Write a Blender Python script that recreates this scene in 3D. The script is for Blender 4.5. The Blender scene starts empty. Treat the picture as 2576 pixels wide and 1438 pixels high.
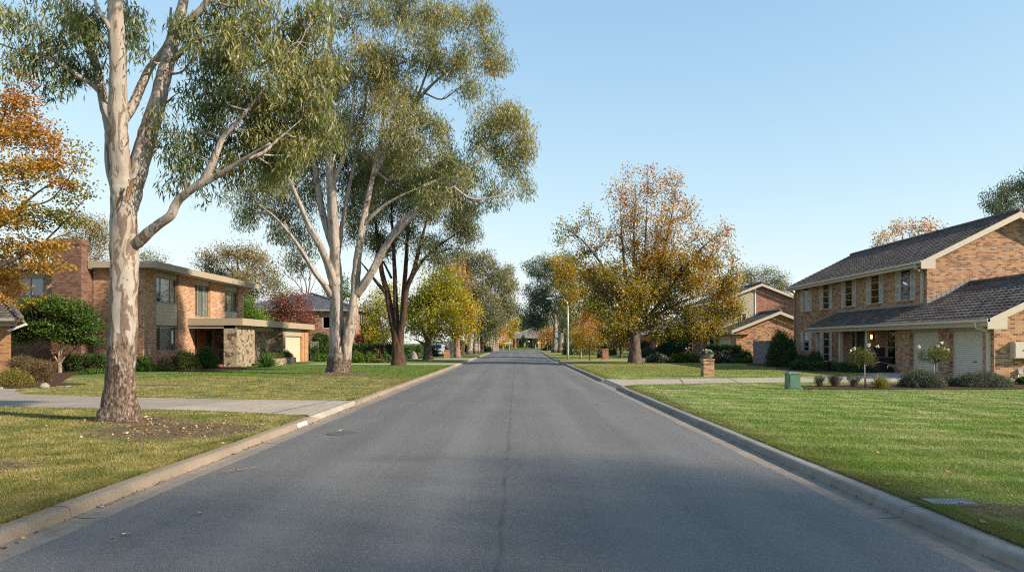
import bpy, math, random
import numpy as np
from mathutils import Vector, Matrix
random.seed(7); RNG = np.random.default_rng(11)
SC = bpy.context.scene; COL = SC.collection
# measured on the photograph: focal length and vanishing point in units of a 2576 px wide frame, eye height in metres
F, VX, VY, EYE = 1789.0, 1298.0, 862.0, 1.6
GZ = 0.10                                   # level of the lawns above the road

def at(px, py, Y): return Vector(((px - VX) * Y / F, Y, EYE + (VY - py) * Y / F))
def xat(px, Y): return (px - VX) * Y / F
def zat(py, Y): return EYE + (VY - py) * Y / F

# ------------------------------------------------------------------ objects
def tag(o, label=None, cat=None, group=None, kind=None):
    if label: o['label'] = label
    if cat: o['category'] = cat
    if group: o['group'] = group
    if kind: o['kind'] = kind
    return o

def thing(name, label, cat, loc, group=None, rz=0.0):
    o = bpy.data.objects.new(name, None); COL.objects.link(o)
    o.location = loc; o.rotation_euler = (0, 0, rz); o.empty_display_size = 0.2
    return tag(o, label, cat, group)

def origin_of(o):
    p = Vector((0, 0, 0))
    while o is not None:
        p += Vector(o.location); o = o.parent
    return p

def link_mesh(me, name, mat, parent=None, loc=None):
    o = bpy.data.objects.new(name, me); COL.objects.link(o)
    for m in (mat if isinstance(mat, (list, tuple)) else [mat]): me.materials.append(m)
    if parent is not None: o.parent = parent
    elif loc is not None: o.location = loc
    return o

def dup(root, loc, rz=None, label=None, group=None):
    r = root.copy(); COL.objects.link(r); r.location = loc
    if rz is not None: r.rotation_euler = (0, 0, rz)
    if label: r['label'] = label
    if group: r['group'] = group
    for ch in list(root.children):
        c = ch.copy(); COL.objects.link(c); c.parent = r
        for g in ch.children:
            d = g.copy(); COL.objects.link(d); d.parent = c
    return r

class MB:
    """collects faces in world coordinates; build() links them as ONE mesh whose origin is its thing's"""
    def __init__(s): s.v = []; s.f = []; s.m = []; s.sm = []
    def add(s, vs, fs, m=0, smooth=False):
        b = len(s.v); s.v.extend(tuple(p) for p in vs)
        for f in fs: s.f.append(tuple(b + i for i in f)); s.m.append(m); s.sm.append(smooth)
    def box(s, x0, y0, z0, x1, y1, z1, m=0):
        x0, x1 = min(x0, x1), max(x0, x1); y0, y1 = min(y0, y1), max(y0, y1); z0, z1 = min(z0, z1), max(z0, z1)
        s.add([(x0,y0,z0),(x1,y0,z0),(x1,y1,z0),(x0,y1,z0),(x0,y0,z1),(x1,y0,z1),(x1,y1,z1),(x0,y1,z1)],
              [(0,3,2,1),(4,5,6,7),(0,1,5,4),(1,2,6,5),(2,3,7,6),(3,0,4,7)], m)
    def hexa(s, bot, top, m=0):
        s.add(list(bot) + list(top), [(3,2,1,0),(4,5,6,7),(0,1,5,4),(1,2,6,5),(2,3,7,6),(3,0,4,7)], m)
    def quad(s, a, b, c, d, m=0): s.add([a, b, c, d], [(0,1,2,3)], m)
    def poly(s, pts, m=0): s.add(pts, [tuple(range(len(pts)))], m)
    def prism(s, pts, off, m=0):
        """closed prism: planar polygon pts swept by the vector off"""
        n = len(pts); off = Vector(off); q = [Vector(p) + off for p in pts]
        s.add(list(pts) + q, [tuple(reversed(range(n))), tuple(range(n, 2*n))] + [(i, (i+1) % n, n + (i+1) % n, n + i) for i in range(n)], m)
    def tube(s, pts, rad, n=8, m=0, smooth=True, flute=0.0, seed=0.0, cap=True):
        P = np.array([tuple(p) for p in pts], float); R = np.array(rad, float); k = len(P)
        T = np.gradient(P, axis=0); T /= np.linalg.norm(T, axis=1)[:, None] + 1e-9
        ref = np.array([0.0, 1.0, 0.0]) if abs(T[0][1]) < 0.9 else np.array([1.0, 0, 0])
        th = np.linspace(0, 2*math.pi, n, endpoint=False); vs = []
        for i in range(k):
            a = np.cross(ref, T[i]); a /= np.linalg.norm(a) + 1e-9; b = np.cross(T[i], a); ref = np.cross(a, T[i]) * -1.0
            ref = b
            rr = np.full(n, R[i])
            if flute: rr = rr * (1 + flute * (np.sin(3*th + seed) + 0.6*np.sin(5*th + 2*seed + 0.3*i) + 0.5*np.sin(2*th + 0.5*i)))
            vs.extend((P[i] + rr[:, None] * (np.cos(th)[:, None]*a + np.sin(th)[:, None]*b)).tolist())
        fs = [(i*n + j, i*n + (j+1) % n, (i+1)*n + (j+1) % n, (i+1)*n + j) for i in range(k-1) for j in range(n)]
        if cap: fs.append(tuple(reversed(range(n)))); fs.append(tuple((k-1)*n + j for j in range(n)))
        s.add(vs, fs, m, smooth)
    def lathe(s, cx, cy, prof, n=20, m=0, smooth=True):
        vs = [(cx + r*math.cos(2*math.pi*j/n), cy + r*math.sin(2*math.pi*j/n), z) for r, z in prof for j in range(n)]
        k = len(prof)
        fs = [(i*n + j, i*n + (j+1) % n, (i+1)*n + (j+1) % n, (i+1)*n + j) for i in range(k-1) for j in range(n)]
        fs.append(tuple(reversed(range(n)))); fs.append(tuple((k-1)*n + j for j in range(n)))
        s.add(vs, fs, m, smooth)
    def rock(s, c, r, seed=0, n=10, m=0):
        rg = np.random.default_rng(seed); ph = rg.uniform(0, 6, 6); vs = []; fs = []
        for i in range(n + 1):
            a = math.pi * i / n
            for j in range(2*n):
                b = math.pi * j / n
                k = 1 + 0.13*math.sin(2*b + ph[0])*math.sin(2*a + ph[1]) + 0.1*math.sin(3*b + ph[2] + a*2) + 0.07*math.sin(5*a + ph[3] + b)
                vs.append((c[0] + r[0]*k*math.sin(a)*math.cos(b), c[1] + r[1]*k*math.sin(a)*math.sin(b), c[2] + r[2]*k*math.cos(a)))
        w = 2*n
        fs = [(i*w + j, (i+1)*w + j, (i+1)*w + (j+1) % w, i*w + (j+1) % w) for i in range(n) for j in range(w)]
        s.add(vs, fs, m, True)
    def build(s, name, mat, parent=None, loc=None):
        o0 = origin_of(parent) if parent is not None else Vector(loc or (0, 0, 0))
        me = bpy.data.meshes.new(name)
        me.from_pydata([(x - o0.x, y - o0.y, z - o0.z) for x, y, z in s.v], [], s.f)
        me.polygons.foreach_set('material_index', s.m); me.polygons.foreach_set('use_smooth', s.sm)
        uv = me.uv_layers.new(name='UVMap'); V = s.v; buf = []
        for p in me.polygons:
            n = p.normal
            if abs(n.z) > 0.96: ua = Vector((1, 0, 0)); va = Vector((0, 1, 0))
            else:
                ua = Vector((-n.y, n.x, 0)).normalized(); va = n.cross(ua)
                if va.z < 0: va = -va
                if abs(ua.x) > abs(ua.y): ua = ua if ua.x > 0 else -ua
                else: ua = ua if ua.y > 0 else -ua
            for li in p.loop_indices:
                q = Vector(V[me.loops[li].vertex_index]); buf += [q.dot(ua), q.dot(va)]
        uv.data.foreach_set('uv', buf)
        me.update()
        return link_mesh(me, name, mat, parent, loc)

def raw_mesh(name, verts, faces_n, mat, parent=None, loc=None, tint=None, tint2=None, smooth=False):
    """numpy verts in groups of faces_n corners, one face per group"""
    o0 = origin_of(parent) if parent is not None else Vector(loc or (0, 0, 0))
    verts = np.asarray(verts, np.float32) - np.array(o0, np.float32); n = len(verts); nf = n // faces_n
    me = bpy.data.meshes.new(name)
    me.vertices.add(n); me.vertices.foreach_set('co', verts.ravel())
    me.loops.add(n); me.loops.foreach_set('vertex_index', np.arange(n, dtype=np.int32))
    me.polygons.add(nf); me.polygons.foreach_set('loop_start', np.arange(0, n, faces_n, dtype=np.int32))
    for nm, t in (('tint', tint), ('tint2', tint2)):
        if t is not None:
            a = me.attributes.new(nm, 'FLOAT', 'FACE'); a.data.foreach_set('value', np.asarray(t, np.float32))
    me.update(calc_edges=True); me.validate()
    return link_mesh(me, name, mat, parent, loc)

# ------------------------------------------------------------------ node materials
class N:
    def __init__(s, name):
        s.m = bpy.data.materials.new(name); s.m.use_nodes = True; s.t = s.m.node_tree
        s.t.nodes.clear(); s.out = s.t.nodes.new('ShaderNodeOutputMaterial')
    def n(s, typ, ins=None, **kw):
        x = s.t.nodes.new('ShaderNode' + typ)
        for k, v in kw.items(): setattr(x, k, v)
        for k, v in (ins or {}).items(): s.put(x.inputs[k], v)
        return x
    def put(s, sock, v):
        if isinstance(v, bpy.types.NodeSocket): s.t.links.new(v, sock)
        else:
            if isinstance(v, tuple) and len(v) == 3 and sock.type == 'RGBA': v = v + (1.0,)
            sock.default_value = v
    def uv(s): return s.n('UVMap').outputs[0]
    def pos(s): return s.n('NewGeometry').outputs['Position']
    def obj(s): return s.n('TexCoord').outputs['Object']
    def attr(s, a): return s.n('Attribute', attribute_name=a).outputs['Fac']
    def mapping(s, v, scale=(1,1,1), loc=(0,0,0), rot=(0,0,0)):
        return s.n('Mapping', {'Vector': v, 'Scale': scale, 'Location': loc, 'Rotation': rot}).outputs[0]
    def noise(s, v, scale, detail=3.0, rough=0.55, dist=0.0):
        return s.n('TexNoise', {'Vector': v, 'Scale': scale, 'Detail': detail, 'Roughness': rough, 'Distortion': dist}).outputs['Fac']
    def ramp(s, f, stops, interp='LINEAR'):
        r = s.n('ValToRGB', {'Fac': f}); c = r.color_ramp; c.interpolation = interp
        while len(c.elements) < len(stops): c.elements.new(0.5)
        for e, (p, col) in zip(c.elements, stops):
            e.position = p; col = (col,)*3 if not isinstance(col, tuple) else col; e.color = tuple(col) + (1.0,)
        return r.outputs[0]
    def mix(s, f, a, b, mode='MIX'):
        x = s.n('Mix', data_type='RGBA', blend_type=mode); s.put(x.inputs[0], f); s.put(x.inputs[6], a); s.put(x.inputs[7], b); return x.outputs[2]
    def math(s, op, a, b=0.0, clamp=False):
        x = s.n('Math', operation=op, use_clamp=clamp); s.put(x.inputs[0], a); s.put(x.inputs[1], b); return x.outputs[0]
    def bump(s, h, strength=0.3, dist=0.02):
        return s.n('Bump', {'Height': h, 'Strength': strength, 'Distance': dist}).outputs[0]
    def sep(s, v): return s.n('SeparateXYZ', {'Vector': v}).outputs
    def principled(s, col, rough=0.7, spec=0.3, normal=None, metal=0.0, **kw):
        ins = {'Base Color': col, 'Roughness': rough, 'Specular IOR Level': spec, 'Metallic': metal}
        if normal is not None: ins['Normal'] = normal
        ins.update(kw)
        b = s.n('BsdfPrincipled', ins); s.t.links.new(b.outputs[0], s.out.inputs[0]); return s.m
    def surface(s, sh): s.t.links.new(sh, s.out.inputs[0]); return s.m
    def ellipse(s, p, cx, cy, rx, ry, nz, amp=0.5):
        """1 inside a ragged ellipse on the ground, 0 outside"""
        q = s.mapping(p, (1/rx, 1/ry, 0), (-cx/rx, -cy/ry, 0))
        d = s.n('VectorMath', {0: q}, operation='LENGTH').outputs['Value']
        d = s.math('ADD', d, s.math('MULTIPLY', s.math('SUBTRACT', nz, 0.5), amp*2))
        return s.ramp(d, [(0.62, 1.0), (1.0, 0.0)])

def plain(name, col, rough=0.6, spec=0.3, var=0.12, scale=6.0, metal=0.0, bump=0.0):
    k = N(name); p = k.obj(); f = k.noise(p, scale, 4.0)
    d = tuple(c*(1 - var) for c in col); l = tuple(min(1, c*(1 + var)) for c in col)
    nm = k.bump(k.noise(p, scale*12, 2.0), bump, 0.01) if bump else None
    return k.principled(k.ramp(f, [(0.3, d), (0.7, l)]), rough, spec, nm, metal)

def brick(name, stops, mortar, bw=0.24, rh=0.086, patch=0.25):
    k = N(name); u = k.uv()
    b = k.n('TexBrick', {'Vector': u, 'Color1': (0,0,0), 'Color2': (1,1,1), 'Mortar': (0.5,0.5,0.5), 'Scale': 1.0, 'Mortar Size': 0.008,
                         'Mortar Smooth': 0.1, 'Bias': 0.0, 'Brick Width': bw, 'Row Height': rh}, offset=0.5, squash=1.0)
    r = k.math('ADD', b.outputs['Color'], k.math('MULTIPLY', k.math('SUBTRACT', k.noise(u, 0.9, 4.0), 0.5), patch*2), True)
    c = k.ramp(r, stops); c = k.mix(k.math('MULTIPLY', k.noise(u, 55.0, 3.0), 0.45), c, tuple(v*0.55 for v in stops[0][1]))
    c = k.mix(b.outputs['Fac'], c, mortar)
    h = k.math('SUBTRACT', 1.0, b.outputs['Fac'])
    h = k.math('ADD', h, k.math('MULTIPLY', k.noise(u, 40.0, 3.0), 0.4))
    return k.principled(c, 0.88, 0.2, k.bump(h, 0.6, 0.012))

def tiles(name, stops):
    k = N(name); u = k.uv()
    b = k.n('TexBrick', {'Vector': u, 'Color1': (0,0,0), 'Color2': (1,1,1), 'Mortar': (0.5,0.5,0.5), 'Scale': 1.0, 'Mortar Size': 0.004,
                         'Brick Width': 0.30, 'Row Height': 0.33}, offset=0.0)
    r = k.math('ADD', k.math('MULTIPLY', b.outputs['Color'], 0.6), k.math('MULTIPLY', k.noise(u, 1.3, 5.0, 0.7), 0.5), True)
    return k.principled(k.ramp(r, stops), 0.75, 0.15, k.bump(k.noise(u, 60.0, 2.0), 0.15, 0.01))

def stone(name, scale=4.2):
    k = N(name); u = k.uv(); nz = k.n('TexNoise', {'Vector': u, 'Scale': 3.0, 'Detail': 3.0}).outputs['Color']
    q = k.n('VectorMath', {0: u, 1: k.n('VectorMath', {0: nz, 1: (0.45, 0.45, 0.45)}, operation='MULTIPLY').outputs[0]}, operation='ADD').outputs[0]
    q = k.mapping(q, (1.0, 1.5, 1.0))
    v = k.n('TexVoronoi', {'Vector': q, 'Scale': scale, 'Randomness': 0.95}, voronoi_dimensions='2D')
    e = k.n('TexVoronoi', {'Vector': q, 'Scale': scale, 'Randomness': 0.95}, voronoi_dimensions='2D', feature='DISTANCE_TO_EDGE').outputs[0]
    r = k.sep(v.outputs['Color'])[0]
    c = k.ramp(r, [(0.0, (.07,.045,.032)), (0.16, (.11,.07,.046)), (0.22, (.31,.24,.155)), (0.5, (.38,.30,.20)), (0.62, (.27,.235,.19)), (0.8, (.46,.38,.27)), (1.0, (.24,.18,.12))])
    c = k.mix(k.noise(u, 14.0, 5.0, 0.7), c, k.mix(0.5, c, (.12,.09,.06)))
    g = k.ramp(e, [(0.015, 1.0), (0.05, 0.0)])
    c = k.mix(k.math('MULTIPLY', g, 0.75), c, (.36,.30,.22))
    h = k.math('ADD', k.ramp(e, [(0.0, 0.0), (0.09, 1.0)]), k.math('MULTIPLY', k.noise(u, 22.0, 4.0), 0.5))
    return k.principled(c, 0.9, 0.2, k.bump(h, 0.7, 0.03))

def boards(name, col, pitch=0.2):
    k = N(name); u = k.sep(k.uv()); f = k.math('FRACT', k.math('DIVIDE', u[1], pitch))
    g = k.ramp(f, [(0.0, 0.35), (0.05, 1.0), (0.96, 1.0), (1.0, 0.35)])
    c = k.mix(1.0, k.ramp(k.noise(k.obj(), 5.0, 4.0), [(0.3, tuple(c*.92 for c in col)), (0.7, col)]), g, 'MULTIPLY')
    return k.principled(c, 0.6, 0.3, k.bump(f, 0.5, 0.02))

def leafmat(name, stops, trans=0.35, gloss=0.05, rough=0.45):
    k = N(name); t = k.attr('tint'); c = k.ramp(t, stops)
    c = k.mix(1.0, c, k.ramp(k.attr('tint2'), [(0.0, 0.8), (1.0, 1.2)]), 'MULTIPLY')
    d = k.n('BsdfDiffuse', {'Color': c}); tc = k.mix(1.0, c, (1.35, 1.3, 0.7), 'MULTIPLY')
    tr = k.n('BsdfTranslucent', {'Color': tc})
    a = k.n('MixShader', {0: trans, 1: d.outputs[0], 2: tr.outputs[0]})
    g = k.n('BsdfGlossy', {'Color': (1,1,1), 'Roughness': rough})
    b = k.n('MixShader', {0: gloss, 1: a.outputs[0], 2: g.outputs[0]})
    return k.surface(b.outputs[0])

def gumbark(name, pale=(.35,.305,.255), pale2=(.255,.23,.205), brown=(.20,.13,.09), skirt=1.6, amount=0.5):
    k = N(name); p = k.obj(); z = k.sep(p)[2]
    q = k.mapping(p, (1.0, 1.0, 0.22)); big = k.noise(q, 3.2, 4.0, 0.6, 0.6); fine = k.noise(k.mapping(p, (1,1,0.12)), 16.0, 5.0, 0.65)
    c = k.ramp(big, [(0.30, (.24,.225,.215)), (0.42, pale2), (0.50, pale), (0.56, (.27,.21,.16)), (0.61, pale2), (0.7, pale), (0.85, (.40,.365,.32))])
    c = k.mix(k.math('MULTIPLY', fine, 0.35), c, (.36,.31,.27))
    # flakes of old bark, more of them towards the foot
    fl = k.noise(k.mapping(p, (1.0, 1.0, 0.26), (3.1, 1.7, 0.4)), 6.5, 4.0, 0.6, 1.2)
    low = k.n('MapRange', {'Value': z, 'From Min': 0.0, 'From Max': 4.5*skirt, 'To Min': amount*0.22, 'To Max': 0.0}).outputs[0]
    m = k.ramp(k.math('ADD', fl, low), [(0.575, 0.0), (0.588, 1.0)])
    c = k.mix(k.math('MULTIPLY', m, 0.85), c, k.ramp(k.noise(p, 30.0, 3.0), [(0.3, (.075,.05,.036)), (0.7, (.19,.125,.09))]))
    foot = k.math('SUBTRACT', k.math('MULTIPLY', k.noise(k.mapping(p, (1,1,0.35)), 4.5, 5.0, .65), 2.2*skirt), z)
    m2 = k.ramp(k.math('ADD', foot, 0.0), [(0.22*skirt, 0.0), (0.34*skirt, 1.0)])
    c = k.mix(m2, c, k.ramp(k.noise(k.mapping(p, (1,1,.4)), 26.0, 4.0, .7), [(0.36, (.022,.015,.012)), (0.5, (.10,.066,.048)), (0.62, (.24,.18,.14)), (0.72, (.36,.30,.25))]))
    hb = k.math('ADD', k.math('MULTIPLY', m, 0.5), k.math('MULTIPLY', k.math('MULTIPLY', m2, k.noise(k.mapping(p, (1,1,.3)), 30.0, 4.0, .7)), 2.0))
    hb = k.math('ADD', hb, k.math('MULTIPLY', fine, 0.5))
    return k.principled(c, 0.75, 0.25, k.bump(hb, 0.55, 0.02))

def roughbark(name, dark, light, scale=14.0):
    k = N(name); p = k.obj(); f = k.noise(k.mapping(p, (1,1,0.13)), scale, 5.0, 0.65, 0.5)
    return k.principled(k.ramp(f, [(0.32, dark), (0.55, light), (0.75, tuple(min(1,c*1.5) for c in light))]), 0.92, 0.15, k.bump(f, 0.9, 0.05))

def grasscol(k, side):
    """colour of the turf, the same for the sheet and for its blades"""
    p = k.pos(); a = k.noise(p, 0.35, 4.0, 0.6); b = k.noise(p, 1.7, 4.0, 0.65); x = k.sep(p)[0]; y = k.sep(p)[1]
    if side == 'L':
        c = k.ramp(b, [(0.28, (.105,.125,.042)), (0.45, (.19,.185,.07)), (0.58, (.265,.235,.10)), (0.75, (.35,.29,.15))])
        g = k.ramp(b, [(0.3, (.085,.14,.03)), (0.7, (.15,.20,.05))])
        far = k.n('MapRange', {'Value': k.math('ADD', y, k.math('MULTIPLY', a, 10.0)), 'From Min': 35.5, 'From Max': 37.0}).outputs[0]
        c = k.mix(far, c, g)
        m = k.ramp(k.noise(k.mapping(p, (1,1,1), (7,3,0)), 0.8, 4.0), [(0.52, 0.0), (0.62, 1.0)])
        c = k.mix(k.math('MULTIPLY', m, 0.5), c, (.075,.125,.03))
    else:
        st = k.noise(k.mapping(p, (1.1, 0.28, 1), (0,0,0), (0,0,0.5)), 1.5, 4.0, 0.6)
        c = k.ramp(st, [(0.28, (.115,.175,.05)), (0.42, (.19,.25,.08)), (0.55, (.255,.295,.115)), (0.68, (.32,.335,.165)), (0.8, (.37,.33,.18))])
        m = k.ramp(a, [(0.45, 0.0), (0.62, 1.0)])
        c = k.mix(k.math('MULTIPLY', m, 0.5), c, (.125,.225,.034))
        sw = k.math('SINE', k.math('ADD', k.math('ADD', k.math('MULTIPLY', y, 5.2), k.math('MULTIPLY', x, 1.6)), k.math('MULTIPLY', a, 5.0)))  # mowing stripes: light off the leaning blades, put into the colour
        c = k.mix(1.0, c, k.ramp(sw, [(0.35, (.86,.88,.84)), (0.65, (1.12,1.10,1.14))]), 'MULTIPLY')
        far = k.n('MapRange', {'Value': y, 'From Min': 30.0, 'From Max': 38.0}).outputs[0]
        c = k.mix(k.math('MULTIPLY', far, 0.75), c, k.ramp(b, [(0.3, (.12,.15,.04)), (0.6, (.23,.215,.065)), (0.75, (.31,.26,.10))]))
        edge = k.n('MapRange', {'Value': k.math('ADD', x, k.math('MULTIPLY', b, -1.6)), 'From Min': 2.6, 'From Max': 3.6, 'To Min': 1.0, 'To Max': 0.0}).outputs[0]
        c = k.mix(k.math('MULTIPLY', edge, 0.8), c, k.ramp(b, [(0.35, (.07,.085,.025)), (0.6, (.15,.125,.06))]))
    return c, p, b
DIRT_L = [(-5.8, 12.2, 1.9, 1.5), (-7.2, 13.6, 1.0, 0.9), (-6.6, 8.6, 1.0, 0.6), (-8.2, 32.9, 1.7, 1.5), (-5.2, 30.5, 1.3, 0.9), (-7.6, 45.6, 1.0, 0.9), (-7.7, 61.7, 1.1, 0.9), (-12.6, 25.3, 1.2, 0.5), (-6.8, 90, 2.5, 5.0)]
DIRT_R = [(5.3, 23.3, 1.5, 0.55), (7.6, 23.9, 0.6, 0.35), (8.6, 50.2, 1.9, 1.3), (9.2, 31.7, 0.7, 0.4), (4.5, 6.3, 0.7, 0.5)]
def lawn_mat(name, side):
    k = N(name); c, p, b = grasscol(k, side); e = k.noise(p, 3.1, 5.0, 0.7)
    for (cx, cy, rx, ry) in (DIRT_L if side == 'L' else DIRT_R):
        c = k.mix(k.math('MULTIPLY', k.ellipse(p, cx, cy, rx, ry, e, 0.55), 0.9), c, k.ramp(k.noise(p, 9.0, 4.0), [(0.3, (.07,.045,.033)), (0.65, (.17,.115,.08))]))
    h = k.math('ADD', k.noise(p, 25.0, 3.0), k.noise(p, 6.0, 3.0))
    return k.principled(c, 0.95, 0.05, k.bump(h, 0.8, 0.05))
def blade_mat(name, side):
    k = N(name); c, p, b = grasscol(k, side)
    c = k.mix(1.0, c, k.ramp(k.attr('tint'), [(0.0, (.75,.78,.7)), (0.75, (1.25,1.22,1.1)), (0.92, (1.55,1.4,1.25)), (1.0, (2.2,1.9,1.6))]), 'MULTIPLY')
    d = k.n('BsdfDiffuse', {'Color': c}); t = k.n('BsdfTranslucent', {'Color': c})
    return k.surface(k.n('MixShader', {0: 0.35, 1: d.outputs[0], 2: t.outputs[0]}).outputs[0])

def concrete(name, col, stain=(.20,.16,.12), joint=None):
    k = N(name); p = k.pos(); f = k.noise(p, 0.9, 5.0, 0.6); g = k.noise(p, 7.0, 5.0, 0.7); h = k.noise(p, 90.0, 2.0)
    c = k.ramp(f, [(0.3, tuple(v*.8 for v in col)), (0.7, tuple(v*1.1 for v in col))])
    c = k.mix(k.ramp(g, [(0.46, 0.0), (0.72, 0.75)]), c, stain)
    c = k.mix(k.math('MULTIPLY', h, 0.25), c, tuple(v*.5 for v in col))
    return k.principled(c, 0.85, 0.25, k.bump(h, 0.25, 0.006))

def asphalt():
    k = N('asphalt'); p = k.pos(); x = k.sep(p)[0]
    agg = k.n('TexVoronoi', {'Vector': p, 'Scale': 170.0}).outputs['Color']; a = k.sep(agg)[0]
    f = k.noise(k.mapping(p, (1.0, 0.05, 1)), 1.1, 5.0, 0.62); g = k.noise(p, 0.25, 3.0)
    c = k.ramp(f, [(0.3, (.102,.098,.096)), (0.55, (.130,.125,.121)), (0.75, (.160,.153,.146))])
    c = k.mix(k.math('MULTIPLY', k.ramp(g, [(0.4, 0.0), (0.65, 1.0)]), 0.35), c, (.085,.083,.085))
    c = k.mix(1.0, c, k.ramp(a, [(0.0, 0.6), (0.6, 0.97), (0.88, 1.3), (1.0, 2.0)]), 'MULTIPLY')
    # paving seam near the crown of the road
    wv = k.math('ABSOLUTE', k.math('ADD', k.math('ADD', x, 0.12), k.math('MULTIPLY', k.math('SUBTRACT', k.noise(k.mapping(p, (0,1,0)), 0.8, 3.0), 0.5), 0.12)))
    c = k.mix(k.math('MULTIPLY', k.ramp(wv, [(0.0, 1.0), (0.035, 0.0)]), k.ramp(k.noise(p, 2.0, 3.0), [(0.35, 0.0), (0.65, 0.6)])), c, (.025,.025,.028))
    for x0, w_, sc in ((-2.1, .35, .10), (-.75, .3, .12), (.95, .35, .09), (2.2, .3, .12)):     # wheel paths worn paler
        d_ = k.math('ABSOLUTE', k.math('SUBTRACT', k.math('ADD', x, k.math('MULTIPLY', k.noise(k.mapping(p, (0,1,0)), sc, 2.0), .8)), x0 + .4))
        c = k.mix(k.math('MULTIPLY', k.ramp(d_, [(0.0, 1.0), (w_*1.6, 0.0)], 'EASE'), .22), c, (.20,.192,.182))
    cn = k.n('TexVoronoi', {'Vector': k.mapping(p, (1, .45, 1)), 'Scale': .33, 'Randomness': 1.0}, feature='DISTANCE_TO_EDGE').outputs[0]
    c = k.mix(k.math('MULTIPLY', k.ramp(k.math('ADD', cn, k.math('MULTIPLY', k.noise(p, 3.0, 3.0), .02)), [(.0102, 1.0), (.0125, 0.0)]), .0), c, (.03,.03,.03))
    # a few small dark patches
    for (cx, cy, rx, ry) in [(2.05, 17.5, .22, .1), (1.65, 10.6, .2, .05), (-0.9, 20.5, .5, .12), (0.6, 27.0, .5, .2), (-1.6, 9.5, .8, .35)]:
        c = k.mix(k.math('MULTIPLY', k.ellipse(p, cx, cy, rx, ry, k.noise(p, 6.0, 3.0), .5), 0.16), c, (.04,.04,.042))
    return k.principled(c, 0.66, 0.35, k.bump(k.math('ADD', a, k.noise(p, 60.0, 2.0)), 0.5, 0.006))

def glassmat(name, refl=0.28, tintc=(.5,.55,.58)):
    k = N(name); t = k.n('BsdfTransparent', {'Color': tintc}); g = k.n('BsdfGlossy', {'Color': (.85,.9,.95), 'Roughness': 0.03})
    fr = k.math('ADD', k.n('Fresnel', {'IOR': 1.5}).outputs[0], refl, True)
    return k.surface(k.n('MixShader', {0: fr, 1: t.outputs[0], 2: g.outputs[0]}).outputs[0])

M = {}
M['asphalt'] = asphalt()
M['kerb'] = concrete('kerb_concrete', (.27,.215,.16))
M['kerb_grey'] = concrete('kerb_concrete_grey', (.27,.25,.225))
M['gutter'] = concrete('gutter_concrete', (.25,.215,.18), (.14,.11,.09))
M['drive'] = concrete('driveway_concrete', (.39,.335,.275))
M['drive_dark'] = concrete('driveway_worn_concrete', (.31,.265,.22))
M['lawnL'] = lawn_mat('left_turf', 'L'); M['lawnR'] = lawn_mat('right_turf', 'R')
M['bladeL'] = blade_mat('left_grass_blade', 'L'); M['bladeR'] = blade_mat('right_grass_blade', 'R')
M['earth'] = plain('far_ground', (.12,.13,.05), 0.95, 0.05, 0.3, 0.05)
M['mulch'] = plain('bark_mulch', (.075,.045,.033), 0.95, 0.1, 0.5, 22.0, bump=1.0)
M['brickA'] = brick('orange_brown_brick', [(0.0, (.22,.11,.07)), (0.3, (.39,.20,.115)), (0.6, (.49,.26,.145)), (1.0, (.56,.32,.18))], (.48,.37,.27))
M['brickB'] = brick('tan_blend_brick', [(0.0, (.16,.08,.055)), (0.2, (.27,.135,.085)), (0.38, (.42,.22,.115)), (0.8, (.50,.275,.145)), (1.0, (.56,.35,.20))], (.42,.33,.24), patch=0.3)
M['brickC'] = brick('bright_orange_brick', [(0.0, (.22,.10,.05)), (0.3, (.42,.21,.09)), (1.0, (.52,.28,.12))], (.50,.36,.22))
M['brickD'] = brick('red_brown_brick', [(0.0, (.20,.09,.06)), (0.5, (.36,.17,.11)), (1.0, (.42,.22,.15))], (.36,.27,.2))
M['brickdark'] = brick('dark_chimney_brick', [(0.0, (.09,.045,.035)), (0.5, (.17,.085,.06)), (1.0, (.23,.115,.08))], (.2,.14,.1))
M['creambrick'] = brick('cream_brick', [(0.0, (.42,.38,.28)), (1.0, (.52,.47,.36))], (.36,.32,.25))
M['tile'] = tiles('charcoal_roof_tile', [(0.2, (.058,.047,.042)), (0.5, (.098,.080,.071)), (0.8, (.15,.125,.11))])
M['tile_brown'] = tiles('brown_roof_tile', [(0.2, (.05,.043,.04)), (0.5, (.085,.073,.068)), (0.8, (.13,.11,.10))])
M['tile_blue'] = tiles('slate_blue_roof_tile', [(0.2, (.05,.055,.07)), (0.5, (.085,.09,.115)), (0.8, (.13,.135,.16))])
M['tile_grey'] = tiles('weathered_grey_roof_tile', [(0.2, (.12,.105,.10)), (0.5, (.18,.16,.15)), (0.8, (.24,.215,.205))])
M['stone'] = stone('rubble_stone')
M['cream'] = plain('cream_paint', (.50,.43,.335), 0.5, 0.35, 0.07)
M['beige'] = plain('beige_paint', (.37,.31,.225), 0.5, 0.35, 0.08)
M['fascia'] = boards('ribbed_beige_fascia', (.36,.295,.215), 0.125)
M['board'] = boards('beige_weatherboard', (.47,.39,.28), 0.2)
M['taupe'] = plain('taupe_trim', (.33,.285,.225), 0.5, 0.35, 0.08)
M['shutter'] = plain('pale_shutter_paint', (.45,.405,.34), 0.5, 0.35, 0.06)
M['door_cream'] = plain('roller_door_cream', (.52,.45,.34), 0.45, 0.4, 0.04)
M['door_grey'] = plain('roller_door_grey_cream', (.54,.49,.39), 0.45, 0.4, 0.04)
M['wood'] = plain('varnished_timber', (.27,.105,.03), 0.4, 0.4, 0.3, 4.0)
M['darkwood'] = plain('dark_timber', (.045,.03,.022), 0.5, 0.3, 0.3)
M['bronze'] = plain('bronze_window_frame', (.30,.22,.14), 0.45, 0.4, 0.1)
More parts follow.
